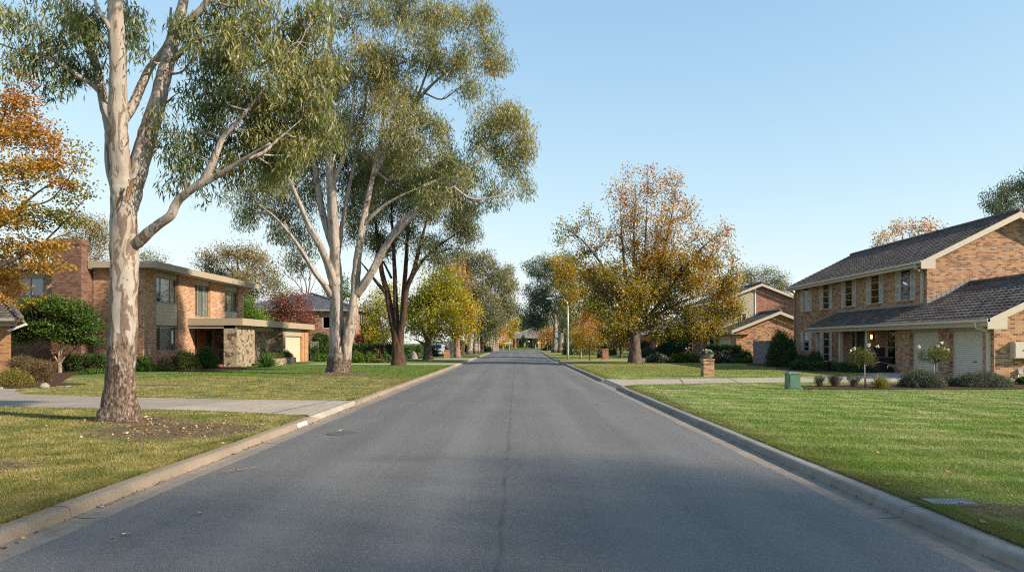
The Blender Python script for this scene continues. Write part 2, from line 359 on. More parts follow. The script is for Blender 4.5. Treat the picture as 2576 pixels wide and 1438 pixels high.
M['glass'] = glassmat('window_glass', 0.10, (.72,.76,.78)); M['glass_grey'] = glassmat('grey_window_glass', -0.02, (.40,.43,.47)); M['glass_dark'] = glassmat('dark_window_glass', 0.0, (.25,.28,.32))
M['curtain'] = plain('white_curtain', (.72,.70,.64), 0.9, 0.1, 0.08)
M['drape'] = plain('grey_drape', (.30,.30,.28), 0.9, 0.1, 0.2)
M['dark'] = plain('unlit_depth_black', (.012,.012,.013), 0.9, 0.1, 0.2)  # near-black colour stands in for the shade of unlit depths
M['metal'] = plain('galvanised_steel', (.42,.46,.50), 0.4, 0.5, 0.08, metal=0.6)
M['carpaint'] = plain('silver_blue_paint', (.36,.40,.46), .35, .5, .06)
M['white'] = plain('white_paint', (.70,.69,.66), 0.5, 0.35, 0.05)
M['chrome'] = plain('chrome', (.7,.72,.75), 0.2, 0.5, 0.05, metal=1.0)
M['black'] = plain('black_plastic', (.018,.018,.02), 0.5, 0.4, 0.2)
M['green_metal'] = plain('green_cabinet_paint', (.085,.165,.112), 0.45, 0.4, 0.1, 5.0)
M['fence_pale'] = plain('weathered_paling', (.33,.28,.25), 0.85, 0.15, 0.25, 5.0)
M['fence_grey'] = plain('grey_green_steel_fence', (.26,.29,.25), 0.5, 0.35, 0.08)
M['meter'] = plain('meter_box_paint', (.50,.44,.36), 0.45, 0.4, 0.05)
M['concrete_pale'] = plain('pale_concrete', (.24,.215,.18), 0.85, 0.2, 0.15)
M['gum1'] = gumbark('spotted_gum_bark'); M['gum2'] = gumbark('pale_gum_bark', (.34,.30,.255), (.25,.22,.20), skirt=0.8, amount=0.35)
M['gumfar'] = gumbark('far_gum_bark', (.36,.32,.28), (.27,.24,.215), skirt=0.5, amount=0.3)
M['bark'] = roughbark('brown_furrowed_bark', (.022,.014,.010), (.085,.052,.036))
M['barkgrey'] = roughbark('grey_brown_bark', (.04,.03,.025), (.12,.09,.075))
M['barktan'] = roughbark('tan_smooth_bark', (.16,.11,.08), (.30,.22,.16))
M['twigred'] = roughbark('bare_pinkish_twig', (.16,.09,.075), (.26,.17,.14))
M['barkstrip'] = roughbark('torn_red_brown_bark', (.09,.04,.022), (.24,.12,.07), 22.0)
M['leaf_gum1'] = leafmat('gum_leaf_olive', [(0.0, (0.059,0.098,0.036)), (0.45, (0.163,0.183,0.059)), (0.8, (0.315,0.292,0.101)), (1.0, (0.391,0.286,0.106))], 0.42, 0.03)
M['leaf_gum2'] = leafmat('gum_leaf_gold_olive', [(0.0, (0.061,0.093,0.036)), (0.45, (0.167,0.180,0.061)), (0.8, (0.318,0.280,0.101)), (1.0, (0.368,0.255,0.101))], 0.42, 0.03)
M['leaf_dark'] = leafmat('gum_leaf_dark', [(0.0, (0.039,0.064,0.026)), (0.5, (0.099,0.116,0.042)), (1.0, (0.221,0.181,0.073))], 0.35, 0.03)
M['leaf_far'] = leafmat('far_gum_leaf', [(0.0, (0.065,0.086,0.046)), (0.5, (0.159,0.165,0.079)), (1.0, (0.288,0.245,0.115))], 0.3, 0.03)
M['leaf_teal'] = leafmat('blue_green_gum_leaf', [(0.0, (0.044,0.072,0.046)), (0.5, (0.101,0.134,0.077)), (1.0, (0.182,0.197,0.093))], 0.25, 0.015)
M['leaf_bronze'] = leafmat('bronze_gum_leaf', [(0.0, (0.086,0.081,0.032)), (0.5, (0.196,0.155,0.057)), (1.0, (0.322,0.241,0.103))], 0.3, 0.03)
M['leaf_autumn'] = leafmat('autumn_leaf', [(0.0, (0.067,0.108,0.017)), (0.3, (0.167,0.187,0.028)), (0.55, (0.382,0.267,0.038)), (0.8, (0.470,0.255,0.051)), (1.0, (0.358,0.147,0.064))], 0.5, 0.02)
M['leaf_orange'] = leafmat('orange_leaf', [(0.0, (0.052,0.081,0.013)), (0.28, (0.152,0.153,0.019)), (0.5, (0.342,0.234,0.030)), (0.75, (0.427,0.234,0.038)), (1.0, (0.342,0.144,0.038))], 0.45, 0.02)
M['leaf_yellow'] = leafmat('yellow_green_leaf', [(0.0, (0.063,0.127,0.017)), (0.4, (0.172,0.218,0.023)), (0.7, (0.414,0.333,0.029)), (1.0, (0.552,0.345,0.040))], 0.45, 0.02)
M['leaf_gold'] = leafmat('golden_leaf', [(0.0, (.16,.15,.015)), (0.5, (.40,.27,.02)), (1.0, (.48,.27,.02))], 0.42, 0.03)
M['leaf_red'] = leafmat('dark_red_leaf', [(0.0, (0.058,0.026,0.017)), (0.5, (0.168,0.054,0.030)), (1.0, (0.294,0.090,0.047))], 0.35, 0.04)
M['leaf_green'] = leafmat('mid_green_leaf', [(0.0, (0.027,0.069,0.013)), (0.6, (0.075,0.144,0.022)), (1.0, (0.150,0.200,0.037))], 0.3, 0.015)
M['leaf_maple'] = leafmat('maple_green_leaf', [(0.0, (0.027,0.068,0.013)), (0.6, (0.068,0.128,0.021)), (0.85, (0.150,0.180,0.030)), (1.0, (0.450,0.255,0.030))], 0.3, 0.015)
M['leaf_bright'] = leafmat('bright_green_leaf', [(0.0, (.06,.13,.012)), (1.0, (.16,.25,.03))], 0.4, 0.015)
M['leaf_hedge'] = leafmat('hedge_leaf', [(0.0, (0.018,0.041,0.011)), (0.7, (0.048,0.090,0.024)), (1.0, (0.105,0.143,0.038))], 0.2, 0.015)
M['leaf_pine'] = leafmat('conifer_needle', [(0.0, (0.013,0.034,0.016)), (1.0, (0.036,0.072,0.031))], 0.15, 0.015)
M['leaf_lime'] = leafmat('yellow_lime_leaf', [(0.0, (.08,.085,.012)), (0.6, (.20,.17,.02)), (1.0, (.30,.19,.02))], 0.35, 0.04)
M['leaf_brown'] = leafmat('dry_brown_foliage', [(0.0, (.06,.045,.02)), (0.6, (.15,.10,.045)), (1.0, (.24,.17,.08))], 0.3, 0.03)
M['leaf_sage'] = leafmat('grey_sage_leaf', [(0.0, (0.039,0.055,0.036)), (0.6, (0.098,0.117,0.081)), (1.0, (0.208,0.208,0.163))], 0.25, 0.015)
M['leaf_rose'] = leafmat('rose_leaf', [(0.0, (0.042,0.066,0.017)), (0.6, (0.108,0.126,0.024)), (1.0, (0.228,0.168,0.048))], 0.35, 0.015)
M['leaf_straw'] = leafmat('straw_grass_blade', [(0.0, (.07,.075,.02)), (0.6, (.21,.19,.05)), (1.0, (.36,.31,.15))], 0.35, 0.04)
M['leaf_plum'] = leafmat('dusty_plum_twig', [(0.0, (.06,.05,.035)), (0.6, (.13,.10,.075)), (1.0, (.25,.2,.18))], 0.3, 0.03)
M['flower'] = leafmat('white_petal', [(0.0, (.6,.58,.5)), (1.0, (.85,.84,.8))], 0.3, 0.02)
M['litter'] = leafmat('dry_fallen_leaf', [(0.0, (.10,.05,.025)), (0.5, (.26,.15,.07)), (1.0, (.46,.33,.2))], 0.2, 0.03)
# ------------------------------------------------------------------ camera, sun, sky
cam = bpy.data.cameras.new('camera'); co = bpy.data.objects.new('camera', cam); COL.objects.link(co); SC.camera = co
co.location = (0, 0, EYE); co.rotation_euler = (math.pi/2, 0, 0)
cam.sensor_width = 36.0; cam.lens = 36.0 * F / 2576.0
cam.shift_x = -(VX - 1288.0)/2576.0; cam.shift_y = (VY - 719.0)/2576.0
cam.clip_start = 0.1; cam.clip_end = 3000.0
SAZ, SEL = math.radians(64.5), math.radians(29)          # sun: behind the right shoulder
sd = Vector((math.sin(SAZ)*math.cos(SEL), -math.cos(SAZ)*math.cos(SEL), math.sin(SEL)))
sl = bpy.data.lights.new('sun', 'SUN'); sl.energy = 3.1; sl.angle = math.radians(0.8); sl.color = (1.0, 0.86, 0.68)
so = bpy.data.objects.new('sun', sl); COL.objects.link(so); so.rotation_euler = sd.to_track_quat('Z', 'Y').to_euler(); so.location = (40, -30, 40)
wd = bpy.data.worlds.new('World'); SC.world = wd; wd.use_nodes = True; wt = wd.node_tree
bg = wt.nodes['Background']; sk = wt.nodes.new('ShaderNodeTexSky'); sk.sky_type = 'NISHITA'; sk.sun_disc = False
sk.sun_elevation = SEL; sk.sun_rotation = math.pi - SAZ; sk.altitude = 2000.0; sk.air_density = 1.0; sk.dust_density = 0.3; sk.ozone_density = 1.0
sp = wt.nodes.new('ShaderNodeSeparateColor'); cb = wt.nodes.new('ShaderNodeCombineColor'); wt.links.new(sk.outputs[0], sp.inputs[0])
for i_ in range(3):
    m1, m2, m3, m4 = [wt.nodes.new('ShaderNodeMath') for _ in range(4)]
    m1.operation = 'MULTIPLY'; m1.inputs[1].default_value = (-.42, -.49, -.57)[i_]; m2.operation = 'EXPONENT'; m3.operation = 'SUBTRACT'; m3.inputs[0].default_value = 1.0; m4.operation = 'MULTIPLY'; m4.inputs[1].default_value = (2.60, 2.60, 2.54)[i_]
    wt.links.new(sp.outputs[i_], m1.inputs[0]); wt.links.new(m1.outputs[0], m2.inputs[0]); wt.links.new(m2.outputs[0], m3.inputs[1]); wt.links.new(m3.outputs[0], m4.inputs[0]); wt.links.new(m4.outputs[0], cb.inputs[i_])
wt.links.new(cb.outputs[0], bg.inputs[0]); bg.inputs[1].default_value = 0.15
SC.view_settings.view_transform = 'Standard'; SC.view_settings.look = 'None'; SC.view_settings.gamma = 1.0; SC.view_settings.exposure = 1.48
SC.cycles.max_bounces = 6; SC.cycles.transparent_max_bounces = 8; SC.cycles.use_adaptive_sampling = True; SC.cycles.use_denoising = False; SC.cycles.pixel_filter_type = 'BLACKMAN_HARRIS'; SC.cycles.filter_width = 1.15; SC.cycles.adaptive_threshold = 0.006

# ------------------------------------------------------------------ the setting
MOUNDS = [(-7.45, 13.4, .06, 1.1), (-8.35, 33.5, .14, 1.7), (-7.6, 46, .08, 1.4), (8.5, 50.6, .08, 1.6)]
def gz(x, y):
    z = GZ
    for cx, cy, h, r in MOUNDS: z += h*math.exp(-((x - cx)**2 + (y - cy)**2)/(r*r))
    if y > 148: z += 0.4*min(1, (y - 148)/14.0)
    return z
def structure(o): o['kind'] = 'structure'; return o

b = MB(); b.quad((-900, -60, -0.12), (900, -60, -0.12), (900, 1500, -0.12), (-900, 1500, -0.12)); structure(b.build('ground', M['earth']))
XL, XR = -3.76, 3.22                              # edges of the asphalt
def right_edge(y): return XR + (0.9*min(1, (y - 70)/60.0) if y > 70 else 0) + (3.0*max(0, (y - 128)/18.0)**2 if y > 128 else 0)
def left_edge(y): return XL - (1.5*max(0, (y - 134)/12.0)**2 if y > 134 else 0)
b = MB(); ys = []; y = -12.0
while y < 146.0: ys.append(y); y += 0.14 if 3 < y < 25 else 0.6
ys.append(146.0)
wl = [left_edge(y) + random.uniform(-.014, .014) + .012*math.sin(y*1.3) for y in ys]; wr = [right_edge(y) + random.uniform(-.014, .014) + .012*math.sin(y*1.7) for y in ys]
vs = []; fs = []
nx = 8
for i, y in enumerate(ys):
    for j in range(nx + 1):
        t = j/nx; vs.append((wl[i] + (wr[i] - wl[i])*t, y, 0.008 + 0.06*(1 - (2*t - 1)**2)))
for i in range(len(ys) - 1):
    for j in range(nx): a = i*(nx+1) + j; fs.append((a, a+1, a+nx+2, a+nx+1))
b.add(vs, fs, 0, True)
structure(b.build('road', M['asphalt']))
b = MB(); b.quad((-90, 146, .006), (90, 146, .006), (90, 154, .006), (-90, 154, .006)); structure(b.build('cross_street', M['asphalt']))

DRV = {  # strips of concrete: near edge polyline, far edge polyline
 'L1': ([(-4.2, 14.5), (-5.1, 15.0), (-7.5, 15.9), (-12.2, 16.75), (-26, 17.6)], [(-4.2, 18.45), (-7.0, 18.75), (-11.3, 19.7), (-14.2, 20.6), (-15.45, 21.9), (-16.3, 23.3), (-30, 24.8)]),
 'R1': ([(3.7, 24.4), (4.3, 25.6), (8.0, 26.7), (13.5, 27.2), (19.0, 27.6), (19.5, 27.6)], [(3.7, 29.6), (4.6, 29.1), (8.5, 30.1), (14.5, 31.4), (16.5, 33.0), (17.2, 36.1), (19.5, 36.1)]),
 'L2': ([(-4.2, 48.6), (-9, 49.0), (-22, 49.4)], [(-4.2, 52.6), (-9, 51.6), (-22, 52.0)]),
 'L3': ([(-4.2, 64.2), (-9, 64.8), (-24, 65.2)], [(-4.2, 69.5), (-9, 67.6), (-24, 68.0)]),
 'R2': ([(3.8, 58.6), (9, 61.2), (19, 62.6)], [(3.8, 61.5), (9, 63.6), (19, 66.0)])}
def inpoly(x, y, poly):
    c = False; j = len(poly) - 1
    for i in range(len(poly)):
        (xi, yi), (xj, yj) = poly[i], poly[j]
        if (yi > y) != (yj > y) and x < (xj - xi)*(y - yi)/(yj - yi) + xi: c = not c
        j = i
    return c
DPOLY = [n + list(reversed(f)) for n, f in DRV.values()]
for key, (n, f) in DRV.items():
    b = MB(); pts = [(x, y, GZ + .004) for x, y in n + list(reversed(f))]
    b.poly(pts, 1 if key == 'L1' else 0)
    s = 1 if key[0] == 'R' else -1                 # the sloping apron between gutter and driveway
    xg = (XR if s > 0 else XL) + s*0.34
    if key in ('R2',): xg += .05
    b.hexa([(xg, n[0][1], -.02), (n[0][0], n[0][1], -.02), (f[0][0], f[0][1], -.02), (xg, f[0][1], -.02)],
           [(xg, n[0][1] + .05, .022), (n[0][0], n[0][1], GZ + .004), (f[0][0], f[0][1], GZ + .004), (xg, f[0][1] - .05, .022)], 0)
    structure(b.build('driveway', [M['drive'], M['drive_dark']]))
# newer slab next to the street and the saw cuts
b = MB(); b.poly([(-5.1, 15.04, GZ+.009), (-4.24, 14.56, GZ+.009), (-4.24, 18.4, GZ+.009), (-6.9, 18.7, GZ+.009), (-8.2, 16.1, GZ+.009)], 0)
for a, c in (((-5.2, 15.1), (-4.75, 18.48)),):
    d = Vector((c[0]-a[0], c[1]-a[1], 0)).normalized(); p = Vector((-d.y, d.x, 0))*.014; A = Vector((*a, GZ+.013)); Cc = Vector((*c, GZ+.013)); b.quad(A - p, A + p, Cc + p, Cc - p, 1)
structure(b.build('driveway_slab', [M['drive'], M['mulch']]))
b = MB()
for xx, ya, yb in ((6.2, 26.3, 29.5), (8.4, 26.8, 30.0), (12.0, 27.15, 30.9)): b.quad((xx - .015, ya, GZ+.009), (xx + .015, ya, GZ+.009), (xx + .6, yb, GZ+.009), (xx + .57, yb, GZ+.009))
structure(b.build('driveway_joint', M['mulch']))

def kerb(side, gaps):
    s = -1 if side == 'L' else 1; edge = left_edge if side == 'L' else right_edge
    k, g = MB(), MB(); y = -8.0; i = 0
    def low(y):                                     # 1 where a driveway crosses
        v = 0.0
        for a, c in gaps: v = max(v, min(1.0, max(0.0, min((y - a)/.5, (c - y)/.5) + .5)))
        return v
    while y < 146:
        L = 2.42 + (0.04*math.sin(i*2.1)); y1 = min(146, y + L)
        n = 8; dz = random.uniform(-.004, .004); rows = []; gro = []
        for j in range(n + 1):
            yy = y + .006 + (y1 - y - .012)*j/n; e = edge(yy); h = GZ*(1 - low(yy)) + .018*low(yy) + dz
            x0 = e + s*0.31; w = .004*math.sin(yy*7 + i)
            rows.append([(x0 + s*w, yy, -.05), (x0 + s*w, yy, .004), (x0 + s*(.02 + w), yy, h*.82), (x0 + s*(.045 + w), yy, h*.97), (x0 + s*.075, yy, h + .004), (x0 + s*.19, yy, h + .006), (x0 + s*.2, yy, h), (x0 + s*.2, yy, -.05)])
            gro.append([(e - s*.12, yy, -.012), (e + s*.0, yy, .0), (e + s*.2, yy, -.006 + dz*.3), (e + s*.31, yy, .006)])
        for R, mb in ((rows, k), (gro, g)):
            m = len(R[0]); vs = [p for r in R for p in r]
            fs = [(a*m + c, a*m + c + 1, (a+1)*m + c + 1, (a+1)*m + c) for a in range(n) for c in range(m - 1)]
            if s > 0: fs = [tuple(reversed(f)) for f in fs]
            if mb is k: fs += [tuple(range(m)), tuple(n*m + c for c in reversed(range(m)))]
            mb.add(vs, fs)
        y = y1; i += 1
    structure(k.build('kerb', M['kerb'] if side == 'L' else M['kerb_grey'])); structure(g.build('gutter', M['gutter']))
kerb('L', [(14.7, 18.4), (48.7, 52.4), (64.4, 69.3)]); kerb('R', [(24.6, 29.4), (58.8, 61.4)])
b = MB()
for s, edge in ((-1, left_edge), (1, right_edge)):  # dark bed under the kerb joints
    for y in range(-8, 146, 7):
        e0, e1 = edge(y), edge(min(146, y + 7)); y1 = min(146, y + 7)
        b.quad((e0 - s*.3, y, -.03), (e0 + s*.6, y, -.03), (e1 + s*.6, y1, -.03), (e1 - s*.3, y1, -.03))
structure(b.build('kerb_bed', M['mulch']))

def lawn(side, y0, y1):
    s = -1 if side == 'L' else 1; edge = left_edge if s < 0 else right_edge
    b = MB(); xs = [0, .05] + [0.4*i for i in range(1, 30)] + [12 + 2*i for i in range(1, 40)]; ys = list(np.linspace(y0, y1, int((y1 - y0)/.5) + 1))
    vs = [(edge(y) + s*(.49 + x), y, gz(edge(y) + s*(.49 + x), y) + (-.003 if x == 0 else 0)) for y in ys for x in xs]; m = len(xs)
    fs = [(i*m + j, i*m + j + 1, (i+1)*m + j + 1, (i+1)*m + j) for i in range(len(ys) - 1) for j in range(m - 1)]
    if s < 0: fs = [tuple(reversed(f)) for f in fs]
    b.add(vs, fs, 0, True); structure(b.build('lawn', M['lawnL'] if s < 0 else M['lawnR']))
lawn('L', -8, 146); lawn('R', -8, 146)
b = MB(); vs = [(x, y, gz(x, y) + (0 if y > 154.2 else -.03)) for y in (154, 154.3, 156, 158, 160, 162, 170, 220) for x in np.linspace(-100, 100, 21)]
b.add(vs, [(i*21 + j, i*21 + j + 1, (i+1)*21 + j + 1, (i+1)*21 + j) for i in range(7) for j in range(20)], 0, True); structure(b.build('verge', M['lawnL']))
b = MB(); b.box(-100, 153.9, -.05, 100, 154.08, .12); structure(b.build('far_kerb', M['kerb']))

def bed(poly, name='garden_bed'):
    b = MB(); b.poly([(x, y, GZ + .02) for x, y in poly])
    structure(b.build(name, M['mulch']))
BEDS = [[(9.3, 22.9), (13, 22.7), (17.5, 23.0), (18.6, 25.2), (17, 26.3), (13.5, 25.9), (11.6, 25.1), (9.8, 24.4)],
        [(-16.4, 23.4), (-15.9, 24.6), (-15.4, 25.7), (-17.0, 26.6), (-18.8, 29.8), (-20.6, 33.2), (-19.6, 36.2), (-20, 38.4), (-38, 38.4), (-38, 24.9), (-30, 24.8)],
        [(-20.2, 38.5), (-17.0, 37.0), (-14.8, 39.0), (-15.5, 41.6), (-17.4, 44.4), (-20.2, 44.6)],
        [(16.8, 36.2), (20.7, 36.2), (20.7, 53), (17.0, 52.8), (15.6, 48), (15.8, 43), (14.6, 40), (14.2, 36.6)],
        [(-17.3, 60.5), (-10.6, 60.3), (-9.6, 63.2), (-17.3, 63.2)], [(11.5, 53.8), (19, 55), (19, 60), (12, 57)]]
for p in BEDS: bed(p)

def grass(side, N):
    """blades of the near turf: one object, thinner on the ground the farther away"""
    s = -1 if side == 'L' else 1; edge = XL if s < 0 else XR; rg = np.random.default_rng(5 + s); out = []; tn = []
    u = rg.random(N); Y = 1/(1/5.0 - u*(1/5.0 - 1/46.0)); r = rg.random(N)
    Xw = np.minimum(0.80*Y + 1.5, 17.0); X = s*(abs(edge) + .51 + r*np.maximum(0, Xw - abs(edge) - .51))
    X = np.where(rg.random(N) < .12, s*(abs(edge) + .5 + .3*rg.random(N)**2), X)
    keep = np.abs(X) < Xw
    D = DIRT_L if s < 0 else DIRT_R
    for cx, cy, rx, ry in D:
        d = np.hypot((X - cx)/rx, (Y - cy)/ry); keep &= ~((d < .9 + .35*(rg.random(N) - .5)) & (rg.random(N) < .93))
    idx = np.nonzero(keep)[0]
    polys = DPOLY + BEDS
    boxes = [(min(p[0] for p in q), max(p[0] for p in q), min(p[1] for p in q), max(p[1] for p in q)) for q in polys]
    good = []
    for i in idx:
        x, y = X[i], Y[i]; bad = False
        for q, (a, c, d, e) in zip(polys, boxes):
            if a <= x <= c and d <= y <= e and inpoly(x, y, q): bad = True; break
        if not bad and math.hypot(x + 7.45, y - 13.4) < .5: bad = True
        if not bad and (abs(x - 4.02) < .25 and -.13 < y - 6.67 < .15): bad = True
        if not bad: good.append(i)
    X = X[good]; Y = Y[good]; n = len(good); Z = np.array([gz(x, y) for x, y in zip(X, Y)])
    h = (rg.uniform(.012, .042, n) if s < 0 else rg.uniform(.012, .034, n))*(1 + .4*(np.abs(np.abs(X) - abs(edge) - .55) < .12))
    w = np.maximum(.003, Y*.0006)*rg.uniform(.7, 1.3, n); a = rg.uniform(0, 2*math.pi, n); ln = rg.normal(0, .55, (n, 2))*h[:, None]
    dx, dy = np.cos(a)*w, np.sin(a)*w
    V = np.stack([np.stack([X - dx, Y - dy, Z - .004], 1), np.stack([X + dx, Y + dy, Z - .004], 1), np.stack([X + ln[:, 0], Y + ln[:, 1], Z + h], 1)], 1).reshape(-1, 3)
    o = raw_mesh('grass', V, 3, M['bladeL'] if s < 0 else M['bladeR'], tint=rg.random(n))
    tag(o, None, None, None, 'stuff')
    o['label'] = 'short patchy straw and olive turf on the left verge' if s < 0 else 'short bright green mown turf on the right lawn'
grass('L', 400000); grass('R', 460000)

# ------------------------------------------------------------------ house pieces
class Wall:
    """a vertical wall plane: axis 'x' runs along y at x=c, axis 'y' runs along x at y=c; sgn is where it faces"""
    def __init__(s, axis, c, sgn): s.a, s.c, s.s = axis, c, sgn
    def P(s, u, d, z): return (s.c + s.s*d, u, z) if s.a == 'x' else (u, s.c + s.s*d, z)
    def box(s, mb, u0, u1, d0, d1, z0, z1, m=0):
        p, q = s.P(u0, d0, z0), s.P(u1, d1, z1); mb.box(*p, *q, m)
    def quad(s, mb, u0, u1, d, z0, z1, m=0):
        pts = [s.P(u0, d, z0), s.P(u1, d, z0), s.P(u1, d, z1), s.P(u0, d, z1)]
        if (s.a == 'x') == (s.s < 0): pts.reverse()
        mb.quad(*pts, m)
    def holes(s, mb, u0, u1, z0, z1, holes=(), depth=0.11, m=0, top=None):
        us = sorted({u0, u1, *[h[0] for h in holes], *[h[1] for h in holes]}); zs = sorted({z0, z1, *[h[2] for h in holes], *[h[3] for h in holes]})
        us = [u for u in us if u0 <= u <= u1]; zs = [z for z in zs if z0 <= z <= z1]
        for a, c in zip(us, us[1:]):
            for d, e in zip(zs, zs[1:]):
                mu, mz = (a + c)/2, (d + e)/2
                if not any(h[0] < mu < h[1] and h[2] < mz < h[3] for h in holes): s.quad(mb, a, c, 0, d, e, m)
        for a, c, d, e in holes:
            P = s.P
            mb.quad(P(a,0,d), P(a,0,e), P(a,-depth,e), P(a,-depth,d), m); mb.quad(P(c,0,d), P(c,-depth,d), P(c,-depth,e), P(c,0,e), m)
            mb.quad(P(a,0,e), P(c,0,e), P(c,-depth,e), P(a,-depth,e), m); mb.quad(P(a,0,d), P(a,-depth,d), P(c,-depth,d), P(c,0,d), m)

def window(parent, w, u0, u1, z0, z1, depth=.09, frame='bronze', mull=(), rails=(), pane='glass', curtain=None, cols=None, fw=.05):
    """frame (with its mullions and rails), pane and what hangs behind it"""
    f = MB(); d0, d1 = -depth, -depth + .045
    w.box(f, u0, u1, d0, d1, z0, z0 + fw); w.box(f, u0, u1, d0, d1, z1 - fw, z1)
    w.box(f, u0, u0 + fw, d0, d1, z0 + fw, z1 - fw); w.box(f, u1 - fw, u1, d0, d1, z0 + fw, z1 - fw)
    for t in mull:
        u = u0 + (u1 - u0)*t; w.box(f, u - fw*.45, u + fw*.45, d0 + .002, d1 - .003, z0 + fw, z1 - fw)
    for t in rails:
        z = z0 + (z1 - z0)*t; w.box(f, u0 + fw, u1 - fw, d0 + .004, d1 - .006, z - fw*.35, z + fw*.35)
    fr = f.build('window', M[frame], parent)
    g = MB(); w.quad(g, u0 + fw, u1 - fw, d0 + .015, z0 + fw, z1 - fw); g.build('pane', M[pane], fr)
    k = MB(); w.quad(k, u0 + .01, u1 - .01, d0 - .32, z0 + .01, z1 - .01); k.build('window_dark_sheet', M['dark'], fr)  # near-black sheet painted in place of the unlit room
    for a, c, mt in (curtain or []):
        c_ = MB(); n = 24; ua, ub = u0 + (u1 - u0)*a, u0 + (u1 - u0)*c; vs = []
        for i in range(n + 1):
            u = ua + (ub - ua)*i/n; d = d0 - .05 + .022*math.sin(i*1.9) ; vs += [w.P(u, d, z0 + .02), w.P(u, d, z1 - .02)]
        c_.add(vs, [(2*i, 2*i + 2, 2*i + 3, 2*i + 1) for i in range(n)], 0, True); c_.build('curtain', M[mt], fr)
    return fr

def shutter(parent, w, u0, u1, z0, z1):
    f = MB(); d0, d1 = .004, .042; q = .05
    for a, c in ((u0, u0 + q), (u1 - q, u1)): w.box(f, a, c, d0, d1, z0, z1)
    zm = z0 + (z1 - z0)*.52
    for z in (z0, zm - .05, z1 - .1): w.box(f, u0 + q, u1 - q, d0, d1 - .002, z, z + .1)
    for za, zb in ((z0 + .1, zm - .05), (zm + .05, z1 - .1)):
        n = int((zb - za)/.055)
        for i in range(n):
            z = za + (zb - za)*(i + .1)/n; h = (zb - za)/n*.85
            pts = [w.P(u0 + q, d0 + .004, z + h), w.P(u0 + q, d0 + .030, z), w.P(u0 + q, d0 + .038, z + .006), w.P(u0 + q, d0 + .012, z + h)]
            off = Vector(w.P(u1 - q, 0, 0)) - Vector(w.P(u0 + q, 0, 0)); f.prism(pts, off)
    return f.build('shutter', M['shutter'], parent)

def roller(parent, w, u0, u1, z0, z1, d, mat, pitch=.085, amp=.012, name='garage_door', handle=None):
    f = MB(); n = int((z1 - z0)/pitch)*6; vs = []
    for i in range(n + 1):
        z = z0 + (z1 - z0)*i/n; k = (z - z0)/pitch*2*math.pi; dd = d + amp*(math.sin(k) + .35*math.sin(2*k))
        vs += [w.P(u0, dd, z), w.P(u1, dd, z)]
    f.add(vs, [(2*i, 2*i + 1, 2*i + 3, 2*i + 2) for i in range(n)], 0, True)
    w.box(f, u0, u1, d - .05, d + .03, z0, z0 + .05)
    o = f.build(name, M[mat], parent)
    if handle is not None:
        h = MB(); w.box(h, handle - .1, handle + .1, d + .012, d + .04, z0 + .68, z0 + .72); h.build('handle', M['black'], o)
    return o

def slope(mb, A, B, Cc, D, m=0, pitch=.30, course=.33, roll=.022, lift=.038):
    """a plane of roof tiles: eave A-B, top D-C (D above A); real courses and rolls"""
    A, B, Cc, D = map(Vector, (A, B, Cc, D)); ua = (B - A).normalized(); nrm = ua.cross(D - A)
    if nrm.z < 0: nrm = -nrm
    nrm.normalize(); va = nrm.cross(ua)
    if va.z < 0: va = -va
    L = (D - A).dot(va); rows = max(1, round(L/course)); W = (B - A).length
    u_lo = min(0, (D - A).dot(ua)); u_hi = max(W, (Cc - A).dot(ua)); step = pitch/4; nu = int((u_hi - u_lo)/step) + 1
    base = len(mb.v); vs = []; fs = []
    dl = (D - A).dot(ua); dr = (Cc - A).dot(ua)
    for r in range(rows):
        for e in (0, 1):
            v = L*(r + e)/rows; t = v/L; lo, hi = dl*t, W + (dr - W)*t
            for i in range(nu + 1):
                u = min(max(u_lo + i*step, lo), hi); k = math.cos(2*math.pi*(u_lo + i*step)/pitch)
                vs.append(A + ua*u + va*v + nrm*((lift if e == 0 else 0.0) + roll*k))
    m1 = nu + 1
    for r in range(rows):
        o = 2*r*m1
        for i in range(nu):
            fs.append((o + i, o + i + 1, o + m1 + i + 1, o + m1 + i))
            if r < rows - 1: fs.append((o + m1 + i, o + m1 + i + 1, o + 2*m1 + i + 1, o + 2*m1 + i))
    # the lip under the lowest course
    k = len(vs); vs += [v - nrm*.06 for v in vs[:m1]]
    for i in range(nu): fs.append((k + i, k + i + 1, i + 1, i))
    good = [f for f in fs if (vs[f[0]] - vs[f[1]]).length > 1e-4 or (vs[f[2]] - vs[f[3]]).length > 1e-4]
    mb.add([tuple(v) for v in vs], good, m, False)
def flat_under(mb, A, B, Cc, D, t=.04, m=0):
    A, B, Cc, D = map(Vector, (A, B, Cc, D)); n = (B - A).cross(D - A).normalized(); n = n if n.z > 0 else -n
    mb.prism([A - n*.03, B - n*.03, Cc - n*.03, D - n*.03], -n*t, m)
def ridge(mb, A, B, r=.13, m=0):
    A, B = Vector(A), Vector(B); n = max(1, int((B - A).length/.38))
    for i in range(n):
        p, q = A + (B - A)*(i/n), A + (B - A)*((i + 1.06)/n); mb.tube([p, q], [r*1.04, r*.94], 8, m)
def bar(mb, A, B, w, h, m=0, up=(0, 0, 1)):
    A, B = Vector(A), Vector(B); d = (B - A).normalized(); s = d.cross(Vector(up)).normalized()*(w/2); u = s.cross(d).normalized()*(h/2)
    if u.z < 0: u = -u
    mb.hexa([A - s - u, A + s - u, B + s - u, B - s - u], [A - s + u, A + s + u, B + s + u, B - s + u], m)
def gutterbar(parent, pts, mat='cream', s=.11):
    b = MB()
    for p, q in zip(pts, pts[1:]): bar(b, p, q, s, s)
    return b.build('gutter_pipe', M[mat], parent)
